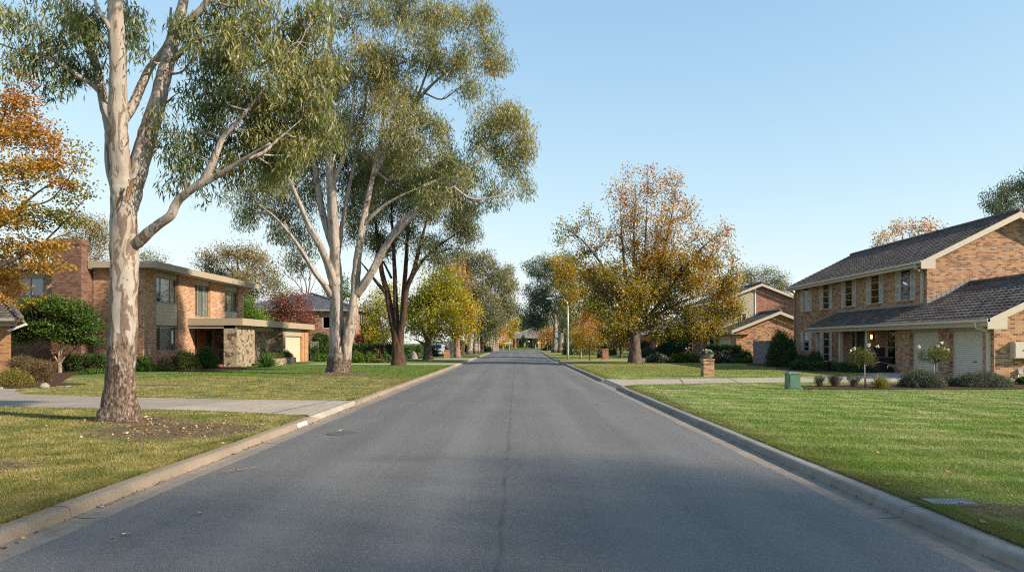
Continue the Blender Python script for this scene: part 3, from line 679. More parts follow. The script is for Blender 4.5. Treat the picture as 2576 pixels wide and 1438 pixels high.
def downpipe(parent, pts, mat='cream', r=.045):
    b = MB()
    for p, q in zip(pts, pts[1:]):
        p, q = Vector(p), Vector(q); up = (0, 1, 0) if abs((q - p).normalized().z) > .9 else (0, 0, 1); bar(b, p, q, r*2, r*2, 0, up)
    return b.build('downpipe', M[mat], parent)
# ------------------------------------------------------------------ left flat-roofed two-storey house
def house_flat():
    XF, YC, YE, ZT = -20.3, 38.7, 53.0, 5.66
    h = thing('brick_house', 'two-storey flat-roofed brick house with stone porch and dark chimney behind the big gum trunk', 'house', (XF, YC, GZ))
    wf, ws = Wall('x', XF, 1), Wall('y', YC, -1)
    bays = [(40.15, 42.75), (44.95, 47.25), (49.55, 52.0)]
    m = MB(); hol = [(a, c, GZ + .25, ZT) for a, c in (bays[0],)] + [(bays[1][0], bays[1][1], 3.25, ZT), (bays[1][0], bays[1][1], GZ + .1, 2.4), (bays[2][0], bays[2][1], 2.9, ZT)]
    wf.holes(m, YC, YE, GZ - .2, ZT, hol, .22)
    ws.holes(m, -23.0, XF, GZ - .2, ZT, [], .1)
    ws2 = Wall('y', YC + 1.1, -1); ws2.holes(m, -36, -24.7, GZ - .2, ZT, [(-27.95, -26.45, 4.2, ZT)], .12)
    m.quad((-36, YC + 1.1, -.1), (-36, YC + 1.1, ZT), (-36, YE, ZT), (-36, YE, -.1)); m.quad((-36, YE, -.1), (-36, YE, ZT), (XF, YE, ZT), (XF, YE, -.1))
    m.build('wall', M['brickA'], h)
    c = MB(); c.box(-24.62, YC - 1.0, GZ - .1, -23.05, YC + .5, 5.6); c.box(-24.62, YC - 1.0, 5.6, -23.05, YC - .42, 6.82); c.box(-24.66, YC - 1.04, 6.82, -23.01, YC - .38, 7.1); c.build('chimney', M['brickdark'], h)
    # cream spandrel panels of the bays
    wb = Wall('x', XF, 1)
    for v in ((40.17, 42.73, 2.62, 3.9), (49.57, 51.98, 2.92, 3.78)): p = MB(); wb.box(p, v[0], v[1], -.21, -.06, v[2], v[3]); p.build('weatherboard_panel', M['board'], h)
    for (a, cc), z in zip(bays, (5.36, 5.36, 5.30)): p = MB(); wb.box(p, a + .02, cc - .02, -.21, -.08, z, ZT - .002); p.build('head_panel', M['beige'], h)
    p = MB(); ws2.box(p, -27.93, -26.47, -.11, -.05, 5.26, ZT - .002); p.build('head_panel', M['beige'], h)
    window(h, wf, 40.17, 42.73, 3.92, 5.35, .17, 'bronze', (.27, .72), (), 'glass', [(.28, .71, 'curtain'), (.74, .98, 'drape')])
    window(h, wf, 40.17, 42.73, 1.15, 2.6, .17, 'bronze', (.27, .72), (), 'glass', [(.02, .27, 'drape'), (.28, .71, 'curtain'), (.73, .98, 'drape')])
    window(h, wf, 44.97, 47.23, 3.28, 5.35, .17, 'bronze', (.28, .66), (), 'glass', [(.02, .98, 'drape')])
    window(h, wf, 49.57, 51.98, 3.8, 5.28, .17, 'bronze', (.3, .68), (), 'glass', [(.31, .67, 'curtain'), (.02, .28, 'drape'), (.7, .98, 'drape')])
    window(h, ws2, -27.93, -26.47, 4.22, 5.25, .1, 'bronze', (.5,), (), 'glass', [(.1, .95, 'drape')])
    b = MB(); wf.box(b, 40.17, 42.73, -.2, -.05, GZ + .25, 1.14); b.build('sill_panel', M['brickA'], h)
    # upper roof: a slab with a ribbed fascia
    r = MB(); r.box(-36.6, YC + .5, ZT, -19.4, YE + .55, 5.9); r.box(-23.03, YC - .36, ZT, -19.4, YC + .5, 5.9); r.build('roof', M['taupe'], h)
    f = MB(); f.box(-19.4, YC - .47, ZT - .02, -19.36, YE + .57, 6.0); f.box(-23.0, YC - .49, ZT - .021, -19.38, YC - .45, 5.999); f.box(-36.6, YC + .45, ZT - .022, -24.8, YC + .49, 5.998); f.box(-36.6, YE + .55, ZT - .02, -19.38, YE + .59, 5.999); f.build('fascia', M['fascia'], h)
    downpipe(h, [(XF - .35, YC - .08, ZT), (XF - .35, YC - .08, GZ)], 'beige', .06)
    # porch and garage under the lower roof
    XP, Y0, Y1, ZL = -16.9, 43.95, 59.7, 2.72
    r = MB(); r.box(XF + .005, Y0 + .04, ZL, XP - .04, Y1 - .04, 3.0); r.build('porch_roof', M['taupe'], h)
    f = MB(); f.box(XP - .04, Y0, ZL - .03, XP, Y1, 3.12); f.box(XF + .004, Y0 - .001, ZL - .031, XP - .04, Y0 + .04, 3.119); f.box(XF - .5, Y1 - .04, ZL - .03, XP - .04, Y1, 3.118); f.build('porch_fascia', M['fascia'], h)
    s = MB(); s.box(-18.1, 44.05, GZ - .2, -17.3, 47.1, ZL); s.build('stone_pier', M['stone'], h)
    s = MB(); s.box(XF + .003, 48.1, GZ - .2, -18.2, 48.4, ZL - .002); s.box(-18.55, 48.4, GZ - .2, -18.2, 53.0, ZL - .002); s.box(-18.2, 52.75, GZ - .2, -17.3, 53.4, ZL - .003); s.build('stone_wall', M['stone'], h)
    g = MB(); wg = Wall('x', -17.3, 1)
    g.box(-20.2, 57.45, GZ - .2, -17.3, 58.15, ZL - .002); g.box(-20.2, 58.3, GZ - .2, -17.3, 59.25, ZL - .002); g.box(-20.2, 58.15, GZ - .2, -17.38, 58.3, ZL - .003); g.build('garage_pier', M['brickC'], h)
    g = MB(); wg.box(g, 53.4, 57.45, -.35, -.02, 2.12, ZL - .004); g.build('garage_head', M['beige'], h)
    roller(h, Wall('x', -17.45, 1), 53.4, 57.45, GZ, 2.12, 0, 'door_cream', .075, .009)
    g = MB(); g.box(-20.2, 53.4, GZ, -17.52, 57.45, 2.1); g.build('garage_dark_fill', M['dark'], h)
    d = MB(); d.box(-20.27, 46.4, GZ + .3, -20.19, 47.2, 2.38); d.build('side_light', M['darkwood'], h); d = MB(); d.box(-20.3, 44.98, GZ + .3, -20.22, 45.1, 2.38); d.build('door_jamb', M['darkwood'], h)
    d = MB(); d.box(-20.3, 45.1, GZ + .3, -20.2, 46.38, 2.38)
    for k in range(5): d.box(-20.2, 45.16 + k*.245, GZ + .4, -20.185, 45.33 + k*.245, 2.3)
    dd = d.build('front_door', M['wood'], h)
    d = MB(); d.tube([(-20.15, 46.28, 1.0), (-20.15, 46.28, 1.5)], [.02, .02], 6); d.build('handle', M['black'], dd)
    d = MB(); d.box(XF + .006, 44.0, GZ - .1, -18.15, 48.05, GZ + .16); d.box(-18.15, 44.6, GZ - .1, -17.75, 48.05, GZ + .10); d.build('porch_step', M['brickD'], h)
    b = MB(); b.box(XF + .01, Y0 + .1, 2.5, XP - .5, Y0 + .25, ZL - .03); b.build('beam', M['beige'], h); b = MB(); b.box(-18.1, 47.2, 2.42, -17.9, 52.6, ZL - .03); b.build('beam', M['beige'], h)
    d = MB(); d.box(-19.2, 48.0, 1.65, -19.05, 48.09, 1.95); d.lathe(-19.12, 47.95, [(.03, 1.6), (.07, 1.68), (.07, 1.88), (.02, 1.95)], 8); d.build('wall_lamp', M['black'], h)
    pl = thing('stone_planter', 'low stone planter box in front of the cream garage door', 'planter', (-15.9, 47.5, GZ))
    q = MB(); x0, x1, y0, y1 = -16.8, -15.95, 46.3, 51.6
    for bx in ((x0, y0, x1, y0 + .22), (x1 - .22, y0 + .22, x1, y1), (x0, y0 + .22, x0 + .2, y1), (x0 + .2, y1 - .2, x1 - .22, y1)): q.box(bx[0], bx[1], GZ - .1, bx[2], bx[3], .55)
    q.build('planter_wall', M['stone'], pl); q = MB(); q.box(x0 + .2, y0 + .22, GZ, x1 - .22, y1 - .2, .48); q.build('soil', M['mulch'], pl)
house_flat()

# ------------------------------------------------------------------ the corner of a house at the left edge
def house_edge():
    X, Y, Z = -21.3, 30.0, 2.45
    h = thing('brick_house', 'bright orange brick house corner with brown tiled roof at the left edge', 'house', (X, Y, GZ))
    m = MB(); Wall('y', Y, -1).holes(m, -34, X, GZ - .2, Z, []); m.quad((X, Y, GZ - .2), (-27.2, 37.5, GZ - .2), (-27.2, 37.5, Z), (X, Y, Z)); m.quad((-34, Y, 0), (-34, Y, Z), (-34, 37.5, Z), (-34, 37.5, 0)); m.quad((-34, 37.5, 0), (-34, 37.5, Z), (-27.2, 37.5, Z), (-27.2, 37.5, 0)); m.build('wall', M['brickC'], h)
    r = MB(); xe, ye, yb, xw, zr = -20.35, 29.2, 38.3, -35, 4.35; ym = (ye + yb)/2
    slope(r, (xw, ye, 2.6), (xe, ye, 2.6), (xe - 4.5, ym, zr), (xw, ym, zr)); slope(r, (xe, ye, 2.6), (xe - 6.0, yb, 2.6), (xe - 4.5, ym, zr), (xe - 4.5, ym, zr))
    r.quad((xw, yb, 2.58), (xe - 6.0, yb, 2.58), (xe - 4.5, ym, zr - .03), (xw, ym, zr - .03))
    ridge(r, (xe, ye, 2.63), (xe - 4.5, ym, zr + .03));  r.build('roof', M['tile_brown'], h)
    s = MB(); s.prism([(xw, ye + .1, Z), (xe - .1, ye + .1, Z), (xe - 6.1, yb - .1, Z), (xw, yb - .1, Z)], (0, 0, .03)); s.build('soffit', M['beige'], h)
    gutterbar(h, [(xw, ye + .04, 2.56), (xe - .04, ye + .04, 2.56), (xe - 6.04, yb, 2.56)], 'taupe', .12)
    s = MB(); bar(s, (xw, ye + .55, 2.40), (xe - .55, ye + .55, 2.40), .04, .2); s.build('fascia', M['cream'], h)
    s = MB(); bar(s, (X - .02, Y - .12, 2.1), (X + .72, Y - .12, 2.38), .09, .1, 0, (0, 1, 0)); s.build('bracket', M['white'], h)
house_edge()

# ------------------------------------------------------------------ right two-storey house
def house_shuttered():
    XU, YU, YE = 20.8, 36.0, 53.0; ZE, XR0, ZR = 5.70, 25.2, 8.16
    h = thing('brick_house', 'two-storey tan brick house with white shutters, double garage and charcoal tiled roof', 'house', (XU, YU, GZ))
    wf, wg = Wall('x', XU, -1), Wall('y', YU, -1)
    up = [37.45, 40.7, 43.95, 47.2, 50.45]
    m = MB(); hol = [(y, y + .98, 3.85, 5.5) for y in up] + [(50.45, 51.4, 1.0, 2.35), (47.2, 48.15, .35, 2.35), (38.4, 39.9, .35, 2.35), (42.3, 44.3, GZ + .1, 2.4)]
    wf.holes(m, YU, YE, GZ - .2, 5.62, hol, .11)
    # gable wall facing the camera
    wl = 29.6
    m.poly([(XU, YU, GZ - .2), (wl, YU, GZ - .2), (wl, YU, 5.62), (XR0, YU, 7.95), (XU, YU, 5.62)]); m.poly([(XU, YE, GZ - .2), (XU, YE, 5.62), (XR0, YE, 7.95), (wl, YE, 5.62), (wl, YE, GZ - .2)]); m.quad((wl, YU, -.1), (wl, YE, -.1), (wl, YE, 5.62), (wl, YU, 5.62))
    # soldier sills under the windows
    m.build('wall', M['brickB'], h)
    for y in up: s = MB(); wf.box(s, y - .06, y + 1.04, -.02, .05, 3.74, 3.848); s.build('sill', M['brickD'], h)
    for y in up:
        window(h, wf, y + .01, y + .97, 3.86, 5.49, .025, 'shutter', (), (.5, .25, .75), 'glass_grey', [], fw=.04)
        shutter(h, wf, y - .47, y - .01, 3.84, 5.5); shutter(h, wf, y + .99, y + 1.45, 3.84, 5.5)
    for y, z0 in ((50.45, 1.0), (47.2, .35)):
        window(h, wf, y + .01, y + .94, z0 + .01, 2.34, .05, 'shutter', (), (.5, .25, .75), 'glass_dark', [], fw=.05); shutter(h, wf, y - .5, y - .02, z0, 2.35); shutter(h, wf, y + .97, y + 1.43, z0, 2.35)
    window(h, wf, 38.41, 39.89, .36, 2.34, .05, 'shutter', (), (.5,), 'glass_dark', [], fw=.06); shutter(h, wf, 37.85, 38.39, .35, 2.35)
    # front door with sidelight
    d = MB(); wf.box(d, 42.3, 42.42, -.1, .03, GZ, 2.4); wf.box(d, 44.18, 44.3, -.1, .03, GZ, 2.4); wf.box(d, 42.42, 44.18, -.1, .029, 2.28, 2.4); wf.box(d, 43.42, 43.52, -.1, .028, GZ, 2.28); wf.box(d, 43.52, 44.18, -.09, 0, GZ, .55); wf.box(d, 43.52, 43.66, -.09, -.001, .55, 2.28); wf.box(d, 44.04, 44.18, -.09, -.001, .55, 2.28); d.build('door_frame', M['beige'], h)
    d = MB(); wf.box(d, 42.42, 43.42, -.1, -.06, GZ, 2.28); dd = d.build('screen_door', M['black'], h)
    d = MB(); wf.box(d, 43.3, 43.35, -.06, -.02, 1.0, 1.14); d.build('handle', M['chrome'], dd)
    d = MB(); wf.quad(d, 43.66, 44.04, -.05, .55, 2.28); d.build('side_light', M['glass_dark'], h)
    lm = thing('porch_lamp', 'lit amber wall lamp beside the front door under the veranda', 'lamp', (XU - .1, 41.35, 1.9))
    k = MB(); k.box(XU - .09, 41.28, 1.82, XU - .005, 41.42, 2.1); k.lathe(XU - .13, 41.35, [(.06, 2.08), (.02, 2.16)], 10); k.lathe(XU - .13, 41.35, [(.05, 1.78), (.065, 1.8), (.03, 1.82)], 10); k.build('bracket', M['black'], lm)
    gm = N('lamp_glow'); e = gm.n('Emission', {'Color': (1.0, .55, .18), 'Strength': 2.2}); gm.surface(e.outputs[0]); M['glow'] = gm.m
    k = MB(); k.lathe(XU - .13, 41.35, [(.015, 1.82), (.05, 1.87), (.055, 1.95), (.04, 2.05), (.012, 2.08)], 12); k.build('bulb', M['glow'], lm)
    # main roof
    xe = XU - .5; xw = wl + .5; y0, y1 = YU - .45, YE + .45
    r = MB(); slope(r, (xe, y1, ZE), (xe, y0, ZE), (XR0, y0, ZR), (XR0, y1, ZR)); r.quad((xw, y0, ZE), (xw, y1, ZE), (XR0, y1, ZR), (XR0, y0, ZR)); flat_under(r, (xe, y1, ZE), (xe, y0, ZE), (XR0, y0, ZR), (XR0, y1, ZR)); ridge(r, (XR0, y0, ZR + .04), (XR0, y1, ZR + .04)); r.build('roof', M['tile'], h)
    b = MB(); sl = (ZR - ZE)/(XR0 - xe)
    b.prism([(xe - .06, y0 - .03, ZE - .30), (xe - .06, y0 - .03, ZE - .02), (XR0, y0 - .03, ZR + .0), (XR0, y0 - .03, ZR - .30)], (0, .045, 0)); b.prism([(XR0 + .002, y0 - .03, ZR - .30), (XR0 + .002, y0 - .03, ZR), (xw, y0 - .03, ZE - .02), (xw, y0 - .03, ZE - .30)], (0, .045, 0))
    b.prism([(xe - .06, y0 - .032, ZE - .40), (xe + .66, y0 - .032, ZE - .40), (xe + .66, y0 - .032, ZE + .05), (xe - .06, y0 - .032, ZE - .29)], (0, .045, 0))
    b.prism([(xe, y0 + .016, ZE - .2), (xe, y0 + .016, ZE - .15), (XR0, y0 + .016, ZR - .15), (XR0, y0 + .016, ZR - .2)], (0, .434, 0)); b.prism([(XR0, y0 + .016, ZR - .2), (XR0, y0 + .016, ZR - .15), (xw, y0 + .016, ZE - .15), (xw, y0 + .016, ZE - .2)], (0, .434, 0))
    b.build('bargeboard', M['cream'], h)
    s = MB(); s.box(xe + .02, y0 + .02, 5.50, XU - .001, y1 - .02, 5.54); s.box(xe, y0 + .021, 5.44, xe + .03, y1 - .021, ZE - .06); s.build('soffit', M['cream'], h)
    gutterbar(h, [(xe - .05, y0, ZE - .05), (xe - .05, y1, ZE - .05)], 'cream', .11)
    # lower roof over veranda and garage: one plane
    xg, zg, xr, yb = 18.75, 2.55, 23.0, 28.2; pz = .475; z_at = lambda x: zg + pz*(x - xg)
    gx0 = 19.3
    r = MB(); slope(r, (xg, 46.0, zg), (xg, YU - .05, zg), (XU, YU - .05, z_at(XU)), (XU, 46.0, z_at(XU))); slope(r, (xg, YU - .05, zg), (xg, yb, zg), (xr, yb, z_at(xr)), (xr, YU - .05, z_at(xr)))
    r.quad((26.9, yb, z_at(xg)), (26.9, YU, z_at(xg)), (xr, YU, z_at(xr)), (xr, yb, z_at(xr))); ridge(r, (xr, yb, z_at(xr) + .05), (xr, YU, z_at(xr) + .05)); flat_under(r, (xg, 46.0, zg), (xg, YU, zg), (XU - .01, YU, z_at(XU)), (XU - .01, 46.0, z_at(XU))); flat_under(r, (xg, YU, zg), (xg, yb, zg), (xr, yb, z_at(xr)), (xr, YU, z_at(xr))); r.build('veranda_roof', M['tile'], h)
    b = MB()
    for i in range(10):                              # stepped flashing where roof meets gable wall
        x = XU + .0 + i*.24; z = z_at(x) + .04; b.box(x, YU - .012, z - .1, x + .26, YU - .004, z + .26)
    bar(b, (XU - .02, YU + .02, z_at(XU) + .07), (XU - .02, 46.0, z_at(XU) + .07), .05, .12)
    b.build('flashing', plain('lead_flashing', (.22,.20,.20), .6, .4, .15), h)
    b = MB(); b.prism([(xg - .06, yb - .03, zg - .30), (xg - .06, yb - .03, zg - .02), (xr, yb - .03, z_at(xr)), (xr, yb - .03, z_at(xr) - .30)], (0, .045, 0)); b.prism([(xr + .002, yb - .03, z_at(xr) - .30), (xr + .002, yb - .03, z_at(xr)), (27.0, yb - .03, zg - .02), (27.0, yb - .03, zg - .30)], (0, .045, 0)); b.prism([(xg - .06, yb - .032, zg - .40), (xg + .72, yb - .032, zg - .40), (xg + .72, yb - .032, zg + .06), (xg - .06, yb - .032, zg - .29)], (0, .045, 0))
    b.prism([(xg, yb + .016, zg - .2), (xg, yb + .016, zg - .15), (xr, yb + .016, z_at(xr) - .15), (xr, yb + .016, z_at(xr) - .2)], (0, .48, 0)); b.build('garage_bargeboard', M['cream'], h)
    s = MB(); s.box(xg + .05, yb + .05, 2.33, gx0 - .001, 45.95, 2.36); s.box(xg + .012, yb + .03, 2.25, xg + .05, 46.0, zg - .07); s.box(gx0, YU, 2.42, XU - .12, 45.95, 2.45); s.build('veranda_soffit', M['beige'], h)
    s = MB(); s.prism([(xg + .05, 45.96, 2.25), (xg + .05, 45.96, zg), (XU, 45.96, z_at(XU)), (XU, 45.96, 2.3)], (0, .05, 0)); s.build('veranda_end', M['cream'], h)
    gutterbar(h, [(xg - .03, yb - .03, zg - .05), (xg - .03, 46.02, zg - .05)], 'cream', .12)
    for y in (45.0, 41.8, 38.6):
        p = MB(); p.box(19.0, y - .09, GZ, 19.18, y + .09, 2.3); p.build('post', M['cream'], h)
    # garage block
    m = MB(); wd_ = Wall('x', gx0, -1); doors = [(29.42, 31.72), (32.5, 34.9)]
    wd_.holes(m, 28.7, 36.2, GZ - .2, 2.4, [(a, c, GZ, 2.4) for a, c in doors], .32)
    m.poly([(gx0, 28.7, GZ - .2), (26.5, 28.7, GZ - .2), (26.5, 28.7, 2.62), (xr, 28.7, z_at(xr) - .18), (gx0, 28.7, 2.62)]); m.quad((gx0, 36.2, -.1), (gx0, 36.2, 2.4), (XU, 36.2, 2.4), (XU, 36.2, -.1)); m.quad((26.5, 28.7, -.1), (26.5, 36, -.1), (26.5, 36, 2.6), (26.5, 28.7, 2.6))
    m.build('garage_wall', M['brickB'], h)
    for a, c in doors:
        k = MB(); wd_.box(k, a + .003, c - .003, -.30, -.05, 2.12, 2.398); k.build('garage_head', M['beige'], h)
        roller(h, wd_, a, c, GZ, 2.13, -.2, 'door_grey', .085, .013, handle=(a + .75) if a < 30 else None)
    k = MB(); k.box(gx0 + .52, 28.8, GZ, 26.3, 35.9, 2.2); k.build('garage_dark_fill', M['dark'], h)
    downpipe(h, [(xe - .02, YU + .1, ZE - .1), (xe - .02, YU + .1, ZE - .32), (XU - .07, YU + .3, ZE - .5), (XU - .07, YU + .3, z_at(XU) + .12)], 'cream', .055)
    downpipe(h, [(xg + .0, 28.95, zg - .1), (xg + .0, 28.95, zg - .32), (gx0 - .07, 28.95, zg - .48), (gx0 - .07, 28.95, GZ)], 'cream', .06)
    downpipe(h, [(xe, YE - .05, ZE - .1), (XU - .06, YE - .05, ZE - .45), (XU - .06, YE - .05, GZ)], 'taupe', .05)
    b = MB(); b.box(19.1, 28.55, GZ - .1, 27, 28.69, GZ + .04); b.build('garage_step', M['concrete_pale'], h)
    mb = thing('meter_box', 'beige metal meter box on the brick garage wall at the right edge', 'meter box', (20.3, 28.7, 1.0))
    k = MB(); k.box(19.93, 28.42, .98, 20.95, 28.695, 1.64); k.build('case', M['meter'], mb); k = MB(); k.box(19.96, 28.405, 1.01, 20.92, 28.418, 1.61); kk = k.build('door', M['meter'], mb); k = MB(); k.lathe(20.32, 28.39, [(.012, 1.28), (.03, 1.3), (.03, 1.33), (.012, 1.35)], 8); k.build('knob', M['black'], kk)
    mb = thing('conduit_box', 'small grey conduit box with a pipe low on the brick garage wall', 'box', (20.3, 28.7, .3))
    k = MB(); k.box(20.2, 28.58, .36, 20.37, 28.695, .54); k.build('cover', M['metal'], mb); k = MB(); k.tube([(20.23, 28.64, .36), (20.23, 28.64, GZ - .05)], [.025, .025], 8); k.build('pipe', M['metal'], mb)
house_shuttered()

# ------------------------------------------------------------------ the next house on the right
def house_next():
    h = thing('brick_house', 'brick house with cream upper wall and low gabled garage behind the autumn tree', 'house', (19.2, 62, GZ))
    m = MB(); zg, xg, xr = 2.68, 18.7, 22.9; p = .40; za = lambda x: zg + p*(x - xg)
    m.poly([(19.2, 62, -.1), (26.6, 62, -.1), (26.6, 62, zg + .05), (xr, 62, za(xr) - .12), (19.2, 62, zg + .08)])
    wf = Wall('x', 19.2, -1); wf.holes(m, 62, 69.2, -.1, 2.6, [(63.6, 68.2, GZ, 2.15)], .3); m.quad((26.6, 62, -.1), (26.6, 68, -.1), (26.6, 68, 2.7), (26.6, 62, 2.7))
    Wall('x', 20.4, -1).holes(m, 69.2, 82, -.1, 2.6, [(70.4, 71.8, GZ, 2.2), (73.4, 76.2, GZ + .1, 2.2)], .1); m.quad((19.2, 69.2, -.1), (20.4, 69.2, -.1), (20.4, 69.2, 2.6), (19.2, 69.2, 2.6)); m.build('garage_wall', M['brickB'], h)
    r = MB(); slope(r, (xg, 83, zg), (xg, 61.6, zg), (xr, 61.6, za(xr)), (xr, 83, za(xr))); slope(r, (27.1, 61.6, zg), (27.1, 70, zg), (xr, 70, za(xr)), (xr, 61.6, za(xr))); ridge(r, (xr, 61.6, za(xr) + .04), (xr, 68, za(xr) + .04)); r.build('garage_roof', M['tile_brown'], h)
    b = MB()
    for A, B in (((xg - .05, zg), (xr, za(xr))), ((xr + .002, za(xr)), (27.15, zg))): b.prism([(A[0], 61.56, A[1] - .28), (A[0], 61.56, A[1] - .02), (B[0], 61.56, B[1] - .02), (B[0], 61.56, B[1] - .28)], (0, .05, 0))
    b.build('bargeboard', M['cream'], h)
    s = MB(); s.box(xg + .02, 61.7, 2.36, 20.38, 83, 2.4); s.box(xg, 61.65, 2.36, xg + .02, 83, zg - .05); s.build('soffit', M['taupe'], h)
    gutterbar(h, [(xg - .04, 61.6, zg - .05), (xg - .04, 83, zg - .05)], 'taupe', .11)
    roller(h, wf, 63.6, 68.2, GZ, 2.16, -.25, 'door_grey', .14, .014); k = MB(); wf.box(k, 63.61, 68.19, -.24, -.05, 1.98, 2.149); k.build('garage_head', M['cream'], h)
    for y in (72.6, 76.8, 80.0): k = MB(); k.box(18.9, y - .08, GZ, 19.06, y + .08, 2.36); k.build('post', M['cream'], h)
    w2 = Wall('x', 20.4, -1); k = MB(); w2.box(k, 70.42, 71.78, -.1, -.03, GZ, 2.19); k.build('front_door', M['darkwood'], h); window(h, w2, 73.42, 76.18, GZ + .12, 2.18, .05, 'taupe', (.5,), (), 'glass_dark')
    # upper storey
    ze, xr2, ye, yb, p2 = 5.55, 22.9, 66.2, 82.0, .40; z2 = lambda x: ze + p2*(x - 18.9)
    m = MB(); m.poly([(22.45, 66.6, 2.7), (26.6, 66.6, 2.7), (26.6, 66.6, z2(19.2)), (xr2, 66.6, z2(xr2) - .1), (22.45, 66.6, z2(22.45) - .1)]); m.build('upper_wall', M['brickD'], h)
    w3 = Wall('y', 66.602, -1); m = MB(); w3.holes(m, 19.4, 22.45, 2.7, ze + .15, [(20.7, 21.6, 3.3, 4.4)], .08); m.poly([(19.4, 66.602, ze + .15), (22.45, 66.602, ze + .15), (22.45, 66.602, z2(22.45) - .1)]); m.quad((19.4, 66.6, 2.6), (19.4, 66.6, ze), (19.4, yb, ze), (19.4, yb, 2.6)); m.quad((19.4, yb, 2.6), (19.4, yb, ze), (26.6, yb, ze), (26.6, yb, 2.6)); m.quad((26.6, 66.6, 2.6), (26.6, yb, 2.6), (26.6, yb, ze), (26.6, 66.6, ze)); m.build('cream_wall', M['creambrick'], h)
    window(h, w3, 20.71, 21.59, 3.31, 4.39, .05, 'white', (.5,), (), 'glass', [(.05, .95, 'drape')])
    k = MB(); k.box(22.36, 66.55, 2.75, 22.46, 66.595, z2(22.4) - .15); k.build('corner_trim', M['white'], h)
    r = MB(); slope(r, (18.9, yb + .3, ze), (18.9, ye, ze), (xr2, ye, z2(xr2)), (xr2, yb + .3, z2(xr2))); slope(r, (26.9, ye, ze), (26.9, yb + .3, ze), (xr2, yb + .3, z2(xr2)), (xr2, ye, z2(xr2))); ridge(r, (xr2, ye, z2(xr2) + .04), (xr2, yb + .3, z2(xr2) + .04)); r.build('roof', M['tile_brown'], h)
    b = MB()
    for A, B in (((18.85, ze), (xr2, z2(xr2))), ((xr2 + .002, z2(xr2)), (26.95, ze))): b.prism([(A[0], ye - .04, A[1] - .26), (A[0], ye - .04, A[1] - .02), (B[0], ye - .04, B[1] - .02), (B[0], ye - .04, B[1] - .26)], (0, .05, 0))
    b.build('upper_bargeboard', M['cream'], h)
house_next()

def hip_house(name, label, x0, x1, y0, y1, zb, ze, zr, brickm, tilem, ov=.5, face=(), inset=None):
    """single block with a hip roof; face lists (wall key, u0, u1, z0, z1, kind) openings"""
    h = thing(name, label, 'house', ((x0 + x1)/2, y0, zb)); m = MB()
    walls = {'front': Wall('y', y0, -1), 'right': Wall('x', x1, 1), 'left': Wall('x', x0, -1)}; rng = {'front': (x0, x1), 'right': (y0, y1), 'left': (y0, y1)}
    for k, w in walls.items(): w.holes(m, rng[k][0], rng[k][1], zb - .3, ze, [f[1:5] for f in face if f[0] == k], .1)
    m.quad((x0, y1, zb), (x0, y1, ze), (x1, y1, ze), (x1, y1, zb)); m.build('wall', M[brickm], h)
    for f in face:
        if f[5] == 'door': d = MB(); walls[f[0]].box(d, f[1] + .01, f[2] - .01, -.1, -.04, f[3], f[4] - .01); d.build('front_door', M['darkwood'], h)
        elif f[5] == 'garage': roller(h, walls[f[0]], f[1], f[2], f[3], f[4], -.08, 'door_cream', .14, .012)
        else: window(h, walls[f[0]], f[1] + .01, f[2] - .01, f[3] + .01, f[4] - .01, .06, 'white', (.5,), (), 'glass_dark', [(.05, .45, 'curtain')] if f[5] == 'curtain' else [])
    a0, a1, b0, b1 = x0 - ov, x1 + ov, y0 - ov, y1 + ov; r = MB(); zt = zr; e = ze + .02
    if (a1 - a0) >= (b1 - b0):
        d = (b1 - b0)/2; L, R = (a0 + d, (b0 + b1)/2, zt), (a1 - d, (b0 + b1)/2, zt)
    else:
        d = (a1 - a0)/2; L, R = ((a0 + a1)/2, b0 + d, zt), ((a0 + a1)/2, b1 - d, zt)
    A, B, Cc, D = (a0, b0, e), (a1, b0, e), (a1, b1, e), (a0, b1, e)
    if (a1 - a0) >= (b1 - b0): slope(r, A, B, R, L); slope(r, B, Cc, R, R); slope(r, D, A, L, L); slope(r, Cc, D, L, R); hips = ((A, L), (D, L), (B, R), (Cc, R), (L, R))
    else: slope(r, A, B, L, L); slope(r, B, Cc, R, L); slope(r, D, A, L, R); slope(r, Cc, D, R, R); hips = ((A, L), (B, L), (Cc, R), (D, R), (L, R))
    for p, q in hips: ridge(r, Vector(p) + Vector((0, 0, .04)), Vector(q) + Vector((0, 0, .04)))
    r.build('roof', M[tilem], h)
    s = MB(); s.box(a0 + .06, b0 + .06, ze - .06, a1 - .06, b1 - .06, ze - .02); s.build('soffit', M['taupe'], h)
    gutterbar(h, [(a0, b0 + .03, ze - .03), (a1 - .03, b0 + .03, ze - .03), (a1 - .03, b1, ze - .03)], 'taupe', .14); gutterbar(h, [(a0 + .03, b0 + .1, ze - .03), (a0 + .03, b1, ze - .03)], 'taupe', .14)
    return h
# two-storey house behind the second gum
h2 = hip_house('brick_house', 'two-storey red brick house with slate-blue hip roof between the pale and dark trunks', -30, -16.9, 75, 88, GZ, 5.05, 7.2, 'brickD', 'tile_blue', .5, [('front', -20.4, -18.9, 3.1, 4.4, 'win'), ('right', 77.0, 79.0, 3.4, 4.7, 'curtain'), ('right', 82.0, 84.0, 3.4, 4.7, 'win')])
r = MB(); slope(r, (-14.6, 77.2, 2.75), (-14.6, 90, 2.75), (-16.9, 90, 3.75), (-16.9, 77.2, 3.75)); flat_under(r, (-14.6, 77.2, 2.75), (-14.6, 90, 2.75), (-16.9, 90, 3.75), (-16.9, 77.2, 3.75)); r.build('porch_roof', M['tile_blue'], h2)
for y in (77.6, 81.4, 85.6): r = MB(); r.box(-14.95, y - .16, GZ, -14.63, y + .16, 2.7); r.build('porch_pier', M['brickC'], h2)
r = MB(); r.box(-16.88, 78.4, GZ, -16.8, 84.5, 2.5); r.build('porch_window', M['glass_dark'], h2)
